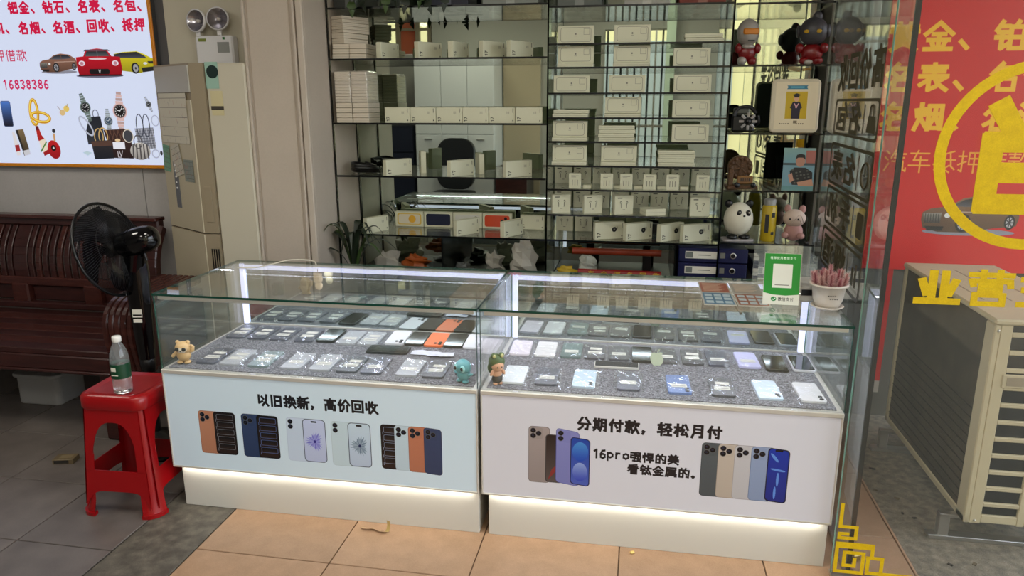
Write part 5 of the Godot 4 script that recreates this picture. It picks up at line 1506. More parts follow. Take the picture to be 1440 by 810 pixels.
# ------------------------------------------------------------------ the glazed side and the yard behind it
func right_side():
	# front pane with gold lettering
	var w := thing("window_1", "tall clear glass pane with gold ring and gold characters beside the counter", "window")
	w.remove_meta("category"); structure(w)
	var x0 := 1.162; var z := 0.026
	glass_sheet("pane", Vector3(x0, 0.012, z - 0.006), Vector3(3.30, 2.755, z + 0.006), w, M.glass_edge_light, ["x-", "x+"], M.clear_pane)
	slab("floor_channel", Vector3(x0, -0.004, z - 0.02), Vector3(3.30, 0.012, z + 0.02), M.silver, w)
	var zz := z + 0.0062
	# ring round the mirrored character for pawn
	var ring := st()
	var c := Vector2(1.16 + 0.395, 2.0 - 0.655)
	for i in 64:
		var a := TAU * i / 64; var b := TAU * (i + 1) / 64
		add_prism(ring, PackedVector2Array([c + Vector2(cos(a), sin(a)) * 0.226, c + Vector2(cos(b), sin(b)) * 0.226, c + Vector2(cos(b), sin(b)) * 0.255, c + Vector2(cos(a), sin(a)) * 0.255]), zz, zz + 0.0006)
	part("gold_ring", done(ring), M.gold, w)
	part("gold_character", letter_mesh("当", Vector2(0.30, 0.295), 0.3, 0.19, 0.0006, true), M.gold, w, Vector3(c.x + 0.145, c.y + 0.150, zz))
	part("gold_character", letter_mesh("业", Vector2(0.115, 0.095), 0.3, 0.20, 0.0006, true), M.gold, w, Vector3(1.16 + 0.256, 2.0 - 0.980, zz))
	part("gold_character", letter_mesh("营", Vector2(0.118, 0.100), 0.3, 0.15, 0.0006, true), M.gold, w, Vector3(1.16 + 0.393, 2.0 - 0.974, zz))
	part("gold_character", letter_mesh("在", Vector2(0.115, 0.100), 0.3, 0.16, 0.0006, true), M.gold, w, Vector3(1.16 + 0.525, 2.0 - 0.974, zz))
	# fretwork corner at the foot of the pane
	var f := st()
	var lift := [0.0]
	var bar := func(xa: float, ya: float, xb: float, yb: float, t: float):
		lift[0] += 0.00008
		add_box(f, Vector3((xa + xb) / 2, (ya + yb) / 2, zz + 0.0003 + lift[0] / 2), Vector3(absf(xb - xa) + t, absf(yb - ya) + t, 0.0006 + lift[0]))
	var O := Vector2(1.168, 0.4)
	for q in [[0.006, 0.139, 0.006, 0.215], [0.006, 0.215, 0.055, 0.215], [0.055, 0.215, 0.055, 0.255], [0.006, 0.255, 0.055, 0.255], [0.006, 0.255, 0.006, 0.240], [0.006, 0.240, 0.030, 0.240],
		[0.004, 0.285, 0.110, 0.275], [0.004, 0.285, 0.004, 0.375], [0.004, 0.375, 0.085, 0.375], [0.085, 0.375, 0.085, 0.305], [0.028, 0.305, 0.085, 0.305], [0.028, 0.305, 0.028, 0.352], [0.028, 0.352, 0.060, 0.352], [0.060, 0.352, 0.060, 0.328],
		[0.110, 0.275, 0.110, 0.318], [0.098, 0.318, 0.142, 0.318], [0.142, 0.318, 0.142, 0.360], [0.100, 0.318, 0.100, 0.362], [0.100, 0.372, 0.230, 0.372]]:
		bar.call(O.x + q[0], O.y - q[1], O.x + q[2], O.y - q[3], 0.011)
	part("gold_fretwork", done(f), M.gold, w)
	# side partition, running back to the wall shelf
	var p := thing("window_2", "side glass partition with dark outlined stickers that read from outside", "window")
	p.remove_meta("category"); structure(p)
	var a := Vector3(1.222, 0, 0.0); var b := Vector3(1.292, 0, -1.26)
	var u := (b - a).normalized(); var len := a.distance_to(b)
	p.transform = Transform3D(Basis(u, Vector3.UP, u.cross(Vector3.UP)), a)
	glass_sheet("pane", Vector3(0.004, 0.012, -0.005), Vector3(len, 2.755, 0.005), p, M.glass_edge_light, [])
	slab("black_gasket", Vector3(-0.004, 0.0, -0.007), Vector3(0.006, 2.755, 0.007), M.black, p)
	slab("floor_channel", Vector3(0.0, -0.004, -0.016), Vector3(len, 0.012, 0.016), M.silver, p)
	var pz := -0.0064
	part("dark_lettering", letter_mesh("高价回收", Vector2(0.160, 0.125), 0.186, 0.13), M.decal, p, Vector3(0.262, 1.660, pz))
	var rows := [["名包", 1.500, 1.362], ["名表", 1.332, 1.168], ["手机", 1.160, 1.005], ["烟酒", 0.992, 0.835]]
	for i in 4:
		var y1: float = rows[i][1]; var y0: float = rows[i][2]
		var s := st()
		var r := rrect(0.735, y1 - y0, 0.026, 4)
		var n := r.size()
		for k in n:
			var q0 := r[k]; var q1 := r[(k + 1) % n]
			var i0 := Vector2(q0.x * 0.955, q0.y * 0.86); var i1 := Vector2(q1.x * 0.955, q1.y * 0.86)
			add_prism(s, PackedVector2Array([q0, q1, i1, i0]), 0.0, 0.0006)
		add_box(s, Vector3(-0.155, 0, 0.0003), Vector3(0.008, (y1 - y0) * 0.72, 0.0006))
		part("sticker_outline", done(s), M.decal, p, Vector3(0.63, (y1 + y0) / 2, pz))
		part("dark_lettering", letter_mesh(rows[i][0], Vector2(0.190, 0.108), 0.232, 0.13), M.decal, p, Vector3(0.515, (y1 + y0) / 2 + 0.054, pz))
		var ic := st()
		match i:
			0:
				add_prism(ic, PackedVector2Array([Vector2(-0.045, 0.012), Vector2(0.045, 0.012), Vector2(0.062, -0.042), Vector2(-0.062, -0.042)]), 0, 0.0006)
				add_tube(ic, smooth_path([Vector3(-0.025, 0.012, 0), Vector3(-0.018, 0.044, 0), Vector3(0.018, 0.044, 0), Vector3(0.025, 0.012, 0)], 4), 0.003, 4)
			1:
				var ringv := []
				for k in 25: ringv.append(Vector3(cos(TAU * k / 24) * 0.052, sin(TAU * k / 24) * 0.042, 0))
				add_tube(ic, ringv, 0.004, 4, false)
				add_box(ic, Vector3(0.0, 0.012, 0.0003), Vector3(0.006, 0.028, 0.0006)); add_box(ic, Vector3(0.014, 0.0, 0.0003), Vector3(0.03, 0.005, 0.0006))
			2:
				add_prism(ic, rrect(0.095, 0.085, 0.012, 3), 0, 0.0006)
			3:
				add_box(ic, Vector3(-0.02, 0.0, 0.0003), Vector3(0.022, 0.08, 0.0006)); add_box(ic, Vector3(0.025, -0.01, 0.0003), Vector3(0.03, 0.06, 0.0006))
		part("sticker_icon", done(ic), M.decal, p, Vector3(0.36, (y1 + y0) / 2, pz))
	# yard wall with the red poster
	var yw := mat(Color(0.33, 0.315, 0.275), 0.8)
	shell("wall_yard", Vector3(1.305, -0.12, -1.80), Vector3(3.40, 2.76, -1.375), yw)
	slab("trim_1", Vector3(1.46, 0.0, -1.38), Vector3(1.50, 2.75, -1.345), mat(Color(0.50, 0.49, 0.46), 0.6), self, 0.004).set_meta("kind", "structure")
	red_poster()
	var rs := thing("red_banner_strip", "narrow red paper strip with a white foot on the yard wall", "banner", Vector3(1.668, 0.10, -1.3745))
	slab("paper_strip", Vector3(-0.022, 0.07, 0.0), Vector3(0.022, 0.74, 0.003), mat(Color(0.72, 0.06, 0.07), 0.5), rs)
	slab("white_foot", Vector3(-0.022, 0.01, 0.0), Vector3(0.022, 0.07, 0.003), mat(Color(0.62, 0.58, 0.52), 0.6), rs)
	outdoor_unit()

func red_poster():
	# centimetres from the poster's top left corner at x 1.5, y 2.45
	var p := Painter.new(self, 145.5, 172.0, 12.0, Color(0.80, 0.085, 0.10))
	var y := Color(0.95, 0.73, 0.14)
	var oy := 45.0
	var rows := [["黄金、铂金", 18.0], ["名表、名包", 35.0], ["名烟、名酒", 51.8]]
	for r in rows:
		p.text(r[0], 0.4, oy + r[1], 12.0, 11.6, 14.0, 0.17, y)
	p.text("汽车抵押借款", 4.1, oy + 72.2, 9.6, 10.0, 10.2, 0.075, Color(0.93, 0.66, 0.20))
	print_saloon(p, Vector2(23.0, oy + 91.5), 1.85, Color(0.56, 0.42, 0.32))
	print_saloon(p, Vector2(66, oy + 90.0), 1.9, Color(0.62, 0.10, 0.12))
	var m := mat(Color.WHITE, 0.35)
	m.albedo_texture = p.texture()
	var t := thing("red_poster", "large red poster with yellow characters and printed cars on the yard wall", "poster")
	slab("poster_board", Vector3(1.545, 0.73, -1.3749), Vector3(3.0, 2.45, -1.3605), mat(Color(0.55, 0.05, 0.06), 0.5), t)
	part("printed_face", print_mesh(1.455, 1.72), m, t, Vector3(2.2725, 1.59, -1.360))

func outdoor_unit():
	var t := thing("outdoor_unit", "cream air conditioner outdoor unit with louvred end, standing in the yard", "outdoor unit")
	var x0 := 1.645; var x1 := 2.00; var z0 := -1.10; var z1 := -0.235; var y0 := 0.085; var y1 := 0.815
	var cream := mat(Color(0.74, 0.69, 0.56), 0.5)
	var dark := textured(speckle(Color(0.20, 0.175, 0.135), Color(0.30, 0.265, 0.21), 0.02, 0.03, 256, 31), 0.5, 1.0)
	slab("casing", Vector3(x0 + 0.012, y0, z0), Vector3(x1, y1 - 0.02, z1 - 0.012), cream, t, 0.004)
	slab("top_cover", Vector3(x0 - 0.004, y1 - 0.02, z0 - 0.006), Vector3(x1 + 0.004, y1, z1 + 0.006), cream, t, 0.006)
	for i in 3: slab("top_groove", Vector3(x0 + 0.06 + i * 0.09, y1 - 0.0005, z0 + 0.12), Vector3(x0 + 0.066 + i * 0.09, y1 + 0.0006, z1 - 0.25), M.cream_dark, t)
	slab("coil_face", Vector3(x0 + 0.006, y0 + 0.02, z0 + 0.02), Vector3(x0 + 0.013, y1 - 0.022, z1 - 0.065), dark, t)
	slab("corner_post", Vector3(x0, y0, z1 - 0.065), Vector3(x0 + 0.02, y1 - 0.02, z1), cream, t, 0.004)
	slab("corner_post", Vector3(x0, y0, z0), Vector3(x0 + 0.02, y1 - 0.02, z0 + 0.03), cream, t, 0.004)
	slab("base_rail", Vector3(x0, y0, z0), Vector3(x0 + 0.02, y0 + 0.025, z1), cream, t, 0.003)
	var fin := mat(Color(0.10, 0.085, 0.065), 0.5)
	for i in 11:
		slab("guard_wire", Vector3(x0 + 0.003, y0 + 0.05 + i * 0.034, z0 + 0.03), Vector3(x0 + 0.006, y0 + 0.0522 + i * 0.034, z1 - 0.066), fin, t)
	# louvred end facing the shop
	slab("grille_back", Vector3(x0 + 0.02, y0 + 0.02, z1 - 0.012), Vector3(x1 - 0.01, y1 - 0.022, z1 - 0.010), M.black, t)
	var gx := [x0 + 0.055, x0 + 0.165, x0 + 0.190, x0 + 0.300]
	for e in [[x0 + 0.018, gx[0]], [gx[1], gx[2]], [gx[3], x1]]:
		slab("grille_upright", Vector3(e[0], y0, z1 - 0.012), Vector3(e[1], y1 - 0.02, z1), cream, t, 0.003)
	for i in 12:
		var yy := y0 + 0.004 + i * 0.0605
		for e in [[gx[0], gx[1]], [gx[2], gx[3]]]:
			slab("grille_bar", Vector3(e[0] - 0.002, yy, z1 - 0.012), Vector3(e[1] + 0.002, yy + (0.03 if i == 0 else 0.016), z1), cream, t, 0.003)
	slab("handle_plate", Vector3(gx[0] - 0.01, y1 - 0.232, z1 - 0.004), Vector3(gx[1] + 0.01, y1 - 0.185, z1 + 0.004), cream, t, 0.003)
	slab("handle_recess", Vector3(gx[0] + 0.004, y1 - 0.224, z1 + 0.003), Vector3(gx[1] - 0.004, y1 - 0.194, z1 + 0.005), M.cream_dark, t)
	for z in [z0 + 0.12, z1 - 0.06]:
		slab("foot_rail", Vector3(x0 - 0.085, 0.0 - 0.012, z - 0.02), Vector3(x1 + 0.1, 0.004, z + 0.02), M.silver, t, 0.002)
		slab("foot_post", Vector3(x0 - 0.055, 0.0, z - 0.015), Vector3(x0 - 0.020, 0.085, z + 0.015), M.silver, t, 0.002)
		slab("foot_arm", Vector3(x0 - 0.055, 0.072, z - 0.015), Vector3(x1 + 0.04, 0.086, z + 0.015), M.silver, t, 0.002)
	for q in [[x0 + 0.012, y1 - 0.04], [x0 + 0.035, y0 + 0.012]]:
		part("screw", lathe_mesh([Vector2(0, 0), Vector2(0.005, 0.0), Vector2(0.004, 0.002), Vector2(0, 0.002)], 8), M.silver, t, Vector3(q[0], q[1], z1), Vector3(PI / 2, 0, 0))

# ------------------------------------------------------------------ what the mirrors see behind the camera
func behind():
	var wm := mat(Color(0.66, 0.65, 0.62), 0.8)
	var wf := thing("wall_front", "pale wall facing the shelves with a row of high windows", "wall")
	wf.remove_meta("category"); structure(wf)
	slab("wall_core", Vector3(-5.2, -0.12, 3.7), Vector3(-2.95, 2.76, 3.9), wm, wf)
	slab("wall_core", Vector3(-2.95, -0.12, 3.7), Vector3(-2.05, 2.05, 3.9), wm, wf)
	slab("wall_core", Vector3(-2.95, 2.62, 3.7), Vector3(-2.05, 2.76, 3.9), wm, wf)
	slab("wall_core", Vector3(-2.05, -0.12, 3.7), Vector3(0.02, 2.76, 3.9), wm, wf)
	slab("wall_core", Vector3(0.82, -0.12, 3.7), Vector3(1.42, 2.76, 3.9), wm, wf)
	slab("wall_core", Vector3(2.30, -0.12, 3.7), Vector3(3.40, 2.76, 3.9), mat(Color(0.42, 0.39, 0.34), 0.8), wf)  # unseen darker piece added to cut the daylight reflected in the gold lettered pane
	slab("wall_core", Vector3(0.02, 2.3, 3.7), Vector3(0.82, 2.76, 3.9), wm, wf)
	for x in [-2.95, -2.74, -2.52, -2.27, -2.12]:
		slab("mullion", Vector3(x, 2.05, 3.74), Vector3(x + 0.05, 2.62, 3.80), M.cream_dark, wf)
	slab("mullion", Vector3(-2.95, 2.33, 3.75), Vector3(-2.05, 2.36, 3.79), M.cream_dark, wf)
	slab("window_pane", Vector3(-2.95, 2.05, 3.765), Vector3(-2.05, 2.62, 3.772), M.glass, wf)
	slab("blind", Vector3(-2.52, 2.06, 3.80), Vector3(-2.25, 2.45, 3.81), mat(Color(0.75, 0.40, 0.24), 0.8, 0.0, {"backlight_enabled": true, "backlight": Color(0.7, 0.4, 0.25)}), wf)
	# white cupboard
	var t := thing("white_cupboard", "tall white cupboard mirrored in the back of the wall shelf", "cupboard", Vector3(-1.655, 0, 3.42))
	slab("carcass", Vector3(-0.47, 0.0, -0.25), Vector3(0.47, 1.96, 0.25), M.white, t, 0.004)
	for k in [[-0.465, -0.155], [-0.150, 0.155], [0.160, 0.465]]:
		slab("door", Vector3(k[0], 1.13, -0.272), Vector3(k[1], 1.95, -0.251), M.white, t, 0.004)
		var d := slab("door", Vector3(k[0], 0.08, -0.272), Vector3(k[1], 1.12, -0.251), M.white, t, 0.004)
		part("handle", box_mesh(Vector3(0.09, 0.012, 0.02), 0.003), M.silver, d, Vector3(0, 0.47, -0.02))
	var nv := thing("blue_cabinet", "dark blue filing cabinet beside the white cupboard in the mirror", "cabinet", Vector3(-2.37, 0, 3.42))
	slab("carcass", Vector3(-0.21, 0.0, -0.22), Vector3(0.21, 1.22, 0.22), mat(Color(0.07, 0.09, 0.16), 0.5), nv, 0.005)
	for i in 4: slab("drawer", Vector3(-0.20, 0.03 + i * 0.295, -0.236), Vector3(0.20, 0.31 + i * 0.295, -0.221), mat(Color(0.09, 0.11, 0.19), 0.45), nv, 0.004)
	structure(slab("door_1", Vector3(-1.17, 0.0, 3.66), Vector3(-0.72, 2.1, 3.695), mat(Color(0.72, 0.66, 0.56), 0.6), self, 0.004))
	var ch := thing("office_chair", "black office chair mirrored in front of the white cupboard", "chair", Vector3(-1.60, 0, 2.80))
	part("backrest", prism_mesh(rrect(0.44, 0.58, 0.15, 6), -0.035, 0.035, Transform3D(), 0.01), M.black, ch, Vector3(0, 0.80, 0.2), Vector3(0.12, 0, 0))
	part("seat", prism_mesh(rrect(0.48, 0.46, 0.10, 5), 0.42, 0.50, FLAT_UP, 0.015), M.black, ch)
	part("stem", lathe_mesh([Vector2(0.03, 0.06), Vector2(0.03, 0.42)], 10), M.black, ch)
	for i in 5: part("leg", box_mesh(Vector3(0.28, 0.035, 0.04), 0.006), M.black, ch, Vector3(cos(TAU * i / 5) * 0.14, 0.045, sin(TAU * i / 5) * 0.14), Vector3(0, -TAU * i / 5, 0))
	for i in 5: part("caster", ball_mesh(Vector3(0.025, 0.025, 0.025), 6, 8), M.black, ch, Vector3(cos(TAU * i / 5) * 0.27, 0.025, sin(TAU * i / 5) * 0.27))
	var dk := thing("desk", "dark brown desk end seen in the shelf mirror", "desk", Vector3(-0.75, 0, 3.2))
	slab("desk_top", Vector3(-0.40, 0.72, -0.30), Vector3(0.40, 0.76, 0.30), M.wood, dk, 0.004)
	slab("pedestal", Vector3(-0.38, 0.0, -0.26), Vector3(-0.02, 0.72, 0.28), M.wood, dk, 0.003)
	slab("pedestal", Vector3(0.30, 0.0, -0.26), Vector3(0.38, 0.72, 0.28), M.wood, dk, 0.003)
	# folding metal gate pushed aside, with a pale post
	var g := thing("folding_gate", "folded metal lattice gate pushed aside in the doorway behind the camera", "gate", Vector3(0, 0, 3.65))
	for i in 10:
		slab("gate_bar", Vector3(0.05 + i * 0.078, 0.03, -0.015), Vector3(0.072 + i * 0.078, 2.28, 0.015), M.silver if i % 2 else M.black, g)
	for y in [0.3, 1.2, 2.1]: slab("cross_bar", Vector3(0.03, y, -0.022), Vector3(0.81, y + 0.03, -0.015), M.silver, g)
	slab("gate_post", Vector3(0.72, 0.0, -0.16), Vector3(0.82, 2.75, -0.06), mat(Color(0.74, 0.80, 0.72), 0.5), g)
	# the house across the street
	var hs := thing("street_house", "pale yellow house across the street, mirrored behind the toys", "house", Vector3(2.5, 0, 9.5))
	slab("wall", Vector3(-7.5, -0.02, 0.0), Vector3(7.5, 7.5, 0.4), mat(Color(0.80, 0.74, 0.56), 0.85), hs)
	for ix in 6:
		for iy in 2:
			var o := slab("window", Vector3(-6.8 + ix * 2.3, 3.4 + iy * 2.2, -0.05), Vector3(-5.6 + ix * 2.3, 4.8 + iy * 2.2, 0.02), M.grey_plastic, hs, 0.01)
			part("window_pane", box_mesh(Vector3(1.05, 1.25, 0.02)), M.black_gloss, o, Vector3(0, 0, -0.03))
	for ix in [0, 1, 3]: slab("shutter", Vector3(-6.9 + ix * 3.6, 0.0, -0.04), Vector3(-4.0 + ix * 3.6, 2.6, 0.02), mat(Color(0.55, 0.56, 0.55), 0.5, 0.3), hs)
	shell("floor_street", Vector3(-6.0, -0.12, 4.1), Vector3(1.45, -0.012, 9.9), M.concrete)

# ------------------------------------------------------------------ phones in the counters
var bag_cache := []

func bag_mesh(k: int) -> Mesh:
	while bag_cache.size() < 4:
		var s := st()
		s.set_smooth_group(-1)
		var n := noise(0.8, 2, FastNoiseLite.TYPE_SIMPLEX, 40 + bag_cache.size())
		var nx := 7; var nz := 12
		var w := 0.104; var l := 0.200
		var g := []
		for i in nx + 1:
			var r := []
			for j in nz + 1:
				var x := (float(i) / nx - 0.5) * w; var z := (float(j) / nz - 0.5) * l
				var inside := clampf(minf((0.043 - absf(x)) / 0.004 + 0.5, (0.084 - absf(z)) / 0.006 + 0.5), 0, 1)
				var y := lerpf(0.0012, 0.0115, inside) + (0.0026 + 0.0028 * inside) * maxf(0.0, n.get_noise_2d(x * 420 + 9, z * 260) + 0.25)
				r.append(Vector3(x, y, z))
			g.append(r)
		for i in nx:
			for j in nz:
				quad(s, g[i][j], g[i][j + 1], g[i + 1][j + 1], g[i + 1][j])
		bag_cache.append(done(s))
	return bag_cache[k % 4]

func phone_body() -> Mesh:
	if not mesh_cache.has("phone"):
		mesh_cache["phone"] = prism_mesh(rrect(0.0775, 0.162, 0.011, 4), 0.0, 0.0088, FLAT_UP, 0.0012)
	return mesh_cache["phone"]

func lens_mesh() -> Mesh:
	if not mesh_cache.has("lens"):
		mesh_cache["lens"] = lathe_mesh([Vector2(0.0070, 0.0), Vector2(0.0070, 0.0022), Vector2(0.0055, 0.0026), Vector2(0, 0.0024)], 12)
	return mesh_cache["lens"]

# one phone on the carpet; look: colour, how it lies, whether bagged, which stickers
func phone(at: Vector2, turn: float, color: Color, bagged: int, stickers: int, lenses: int, label: String, group: String, category := "phone", screen := false) -> Node3D:
	var t := thing("bagged_phone" if bagged >= 0 else "display_phone", label, category, Vector3(at.x, HS + 0.003, at.y), turn, group)
	var y := 0.0088
	part("phone_body", phone_body(), body_mat(color), t)
	if screen:
		part("screen", prism_mesh(rrect(0.070, 0.154, 0.008, 4), y, y + 0.0004, FLAT_UP), M.black_gloss, t)
	if stickers > 0:
		part("label_sticker", box_mesh(Vector3(0.052, 0.0004, 0.030)), M.paper, t, Vector3(0.0, y + 0.0006, 0.020), Vector3(0, 0.04, 0))
	if stickers > 1:
		part("label_sticker", box_mesh(Vector3(0.046, 0.0004, 0.024)), M.paper, t, Vector3(0.004, y + 0.0006, -0.024), Vector3(0, -0.06, 0))
	if stickers > 0:
		part("label_print", box_mesh(Vector3(0.040, 0.0002, 0.0025)), M.ink_grey, t, Vector3(0.0, y + 0.0010, 0.024), Vector3(0, 0.04, 0))
	var spots := [Vector2(0.024, 0.066), Vector2(0.024, 0.046), Vector2(0.006, 0.056)]
	for i in lenses:
		part("camera_lens", lens_mesh(), M.black_gloss, t, Vector3(spots[i].x, y, spots[i].y))
	if bagged >= 0:
		part("plastic_bag", bag_mesh(bagged), M.film, t)
	return t

var body_mats := {}
func body_mat(c: Color) -> Material:
	if not body_mats.has(c):
		body_mats[c] = mat(c, 0.3)
	return body_mats[c]

# a bare phone lying face up, its dark glass catching the light rail
func sleeve(at: Vector2, turn: float, _dots: bool, label: String):
	var t := thing("display_phone", label, "phone", Vector3(at.x, HS + 0.003, at.y), turn, "glossy black phones")
	part("frame", prism_mesh(rrect(0.077, 0.162, 0.011, 4), 0.0, 0.0105, FLAT_UP, 0.0012), body_mat(Color(0.10, 0.105, 0.11)), t)
	part("screen", prism_mesh(rrect(0.072, 0.156, 0.009, 4), 0.0105, 0.0109, FLAT_UP), M.black_gloss, t)

func counter_goods():
	var d2 := deg_to_rad(3.0)
	var grey := Color(0.15, 0.16, 0.19); var slate := Color(0.22, 0.23, 0.29); var pale := Color(0.64, 0.65, 0.66); var white := Color(0.86, 0.86, 0.87)
	var g1 := "bagged phones in the front row of the stool side counter"
	var fx := [-1.046, -0.951, -0.840, -0.712, -0.603, -0.501, -0.410, -0.280, -0.183, -0.0775]
	var fc := [slate, pale, Color(0.42, 0.50, 0.49), pale, pale, grey, slate, pale, grey, slate]
	for i in 10:
		phone(Vector2(fx[i], -0.140 if i < 9 else -0.187), d2 + 0.02 * sin(i * 3.1), fc[i], i, [2, 2, 2, 1, 1, 2, 1, 1, 2, 0][i], 0, "%s phone in a clear bag, %s from the stool in the front row" % ["dark grey" if fc[i].v < 0.5 else "pale", ORD[i]], g1)
	var g2 := "bagged phones in the back row of the stool side counter"
	var bx := [-1.100, -1.006, -0.910, -0.806, -0.623, -0.537]
	var bc := [slate, slate, slate, slate, pale, pale]
	for i in 6:
		phone(Vector2(bx[i], -0.436), d2 + 0.03 * cos(i * 2.0), bc[i], i + 1, [2, 2, 2, 2, 1, 2][i], 0, "%s phone in a clear bag, %s from the stool in the back row" % ["slate grey" if i < 4 else "pale", ORD[i if i < 4 else i + 1]], g2)
	sleeve(Vector2(-0.715, -0.448), d2, true, "glossy black phone among the bagged phones of the back row")
	phone(Vector2(-0.435, -0.466), d2 + 0.02, white, -1, 0, 3, "bare white phone lying face down beside a glossy black one", "bare phones in the back row")
	sleeve(Vector2(-0.353, -0.466), d2, true, "glossy black phone between the white and the orange phone")
	phone(Vector2(-0.274, -0.468), d2, Color(0.90, 0.43, 0.20), -1, 0, 3, "bare bright orange phone lying face down", "bare phones in the back row")
	sleeve(Vector2(-0.196, -0.469), d2, true, "glossy black phone between the orange phone and the last white phone")
	phone(Vector2(-0.117, -0.470), d2, white, -1, 0, 2, "bare white phone against the joint between the counters", "bare phones in the back row")
	sleeve(Vector2(-0.425, -0.315), PI / 2 + 0.05, true, "thick black case lying crosswise in front of the bare phones")
	var pp := thing("crumpled_papers", "crumpled white slips lying in front of the orange phone", "paper", Vector3(-0.245, HS + 0.003, -0.298))
	for i in 2:
		var s := st()
		var n := noise(0.5, 2, FastNoiseLite.TYPE_SIMPLEX, 60 + i)
		var g := []
		for a in 9:
			var r := []
			for b in 6: r.append(Vector3((a / 8.0 - 0.5) * 0.10, 0.004 + 0.007 * absf(n.get_noise_2d(a * 2.1, b * 2.3)), (b / 5.0 - 0.5) * 0.045))
			g.append(r)
		for a in 8:
			for b in 5: quad(s, g[a][b], g[a][b + 1], g[a + 1][b + 1], g[a + 1][b])
		part("paper_slip", done(s), mat(Color(0.84, 0.85, 0.90), 0.6), pp, Vector3(-0.035 + i * 0.07, i * 0.004, -0.008 + i * 0.018), Vector3(0, 0.1 * i, 0))
	# the other counter
	var g3 := "bagged phones in the front row of the pane side counter"
	var rx := [0.100, 0.214, 0.343, 0.492, 0.659, 0.800, 0.946, 1.078]
	var rc := [Color(0.88, 0.90, 0.90), Color(0.13, 0.15, 0.22), Color(0.74, 0.82, 0.87), Color(0.13, 0.15, 0.24), Color(0.30, 0.43, 0.66), Color(0.11, 0.115, 0.15), Color(0.80, 0.87, 0.93), Color(0.88, 0.88, 0.88)]
	var rn := ["white", "dark blue", "pale blue", "navy", "mid blue", "charcoal", "ice blue", "plain white"]
	for i in 8:
		phone(Vector2(rx[i], -0.138), deg_to_rad(1.5) + 0.015 * sin(i * 2.2), rc[i], i, [0, 1, 0, 1, 1, 2, 0, 0][i], [0, 0, 2, 0, 2, 0, 2, 2][i], "%s phone in a clear bag, %s from the counters' joint in the front row" % [rn[i], ORD[i]], g3)
	var g4 := "bagged phones in the back row of the pane side counter"
	var sx := [0.075, 0.173, 0.272, 0.360, 0.450, 0.625, 0.720, 0.811, 0.919]
	var sc := [Color(0.90, 0.86, 0.89), Color(0.88, 0.87, 0.86), Color(0.33, 0.42, 0.41), Color(0.17, 0.165, 0.21), Color(0.17, 0.18, 0.22), Color(0.12, 0.125, 0.15), Color(0.13, 0.13, 0.16), Color(0.13, 0.15, 0.25), Color(0.76, 0.75, 0.90)]
	var sn := ["pale pink", "off white", "grey green", "plum grey", "graphite", "near black", "charcoal", "ink blue", "lilac"]
	for i in 9:
		phone(Vector2(sx[i], -0.428), deg_to_rad(1.5) + 0.015 * cos(i * 1.7), sc[i], i + 2, [0, 0, 1, 2, 1, 1, 2, 1, 1][i], 0, "%s phone in a clear bag in the back row by the pane" % sn[i], g4)
	sleeve(Vector2(0.537, -0.424), 0.02, true, "flat glossy black phone in the back row beside the apple shaped card")
	phone(Vector2(1.014, -0.410), -0.01, Color(0.06, 0.055, 0.05), -1, 0, 0, "bare black phone lying face up with a dark glass screen", "bare phones by the pane", "phone", true)
	phone(Vector2(1.108, -0.424), -0.01, Color(0.80, 0.80, 0.82), -1, 0, 0, "bare silver framed phone lying face up beside the black one", "bare phones by the pane", "phone", true)
	var lc := thing("phone_case", "long flat black slate with a pale rim lying crosswise", "phone case", Vector3(0.447, HS + 0.003, -0.292), 0.02)
	part("rim", prism_mesh(rrect(0.160, 0.056, 0.006, 3), 0.0, 0.009, FLAT_UP, 0.001), M.aluminium, lc)
	part("black_face", prism_mesh(rrect(0.154, 0.050, 0.004, 3), 0.009, 0.0098, FLAT_UP), mat(Color(0.03, 0.03, 0.032), 0.75), lc)
	var ap := thing("apple_card", "pale green card cut like a bitten apple leaning on the black case", "card", Vector3(0.590, HS + 0.003, -0.330), 0.0)
	var apl := PackedVector2Array()
	for q in [0, -22, 10, -23, 18, -14, 21, -2, 17, 6, 16, 12, 19, 17, 14, 21, 7, 21, 0, 18, -7, 21, -15, 20, -21, 12, -22, 0, -18, -14, -10, -23]: apl.append(Vector2(q, 0))
	var pts := PackedVector2Array()
	for i in range(0, apl.size(), 2): pts.append(Vector2(apl[i].x, apl[i + 1].x) * 0.0011)
	var s2 := st()
	add_prism(s2, pts, 0.0, 0.001)
	add_prism(s2, PackedVector2Array([Vector2(0.001, 0.023), Vector2(0.006, 0.0245), Vector2(0.012, 0.032), Vector2(0.011, 0.036), Vector2(0.004, 0.031)]), 0.0, 0.001)
	part("card_face", done(s2), mat(Color(0.66, 0.70, 0.60), 0.6), ap, Vector3(0, 0.025, 0), Vector3(-0.35, 0, 0.06))

# ------------------------------------------------------------------ figurines, plants, papers and clutter
func blob(called: String, parent: Node3D, at: Vector3, r: Vector3, material: Material, turn := Vector3.ZERO) -> MeshInstance3D:
	var key := "ball%s" % r
	if not mesh_cache.has(key):
		mesh_cache[key] = ball_mesh(r, 10, 14)
	return part(called, mesh_cache[key], material, parent, at, turn)

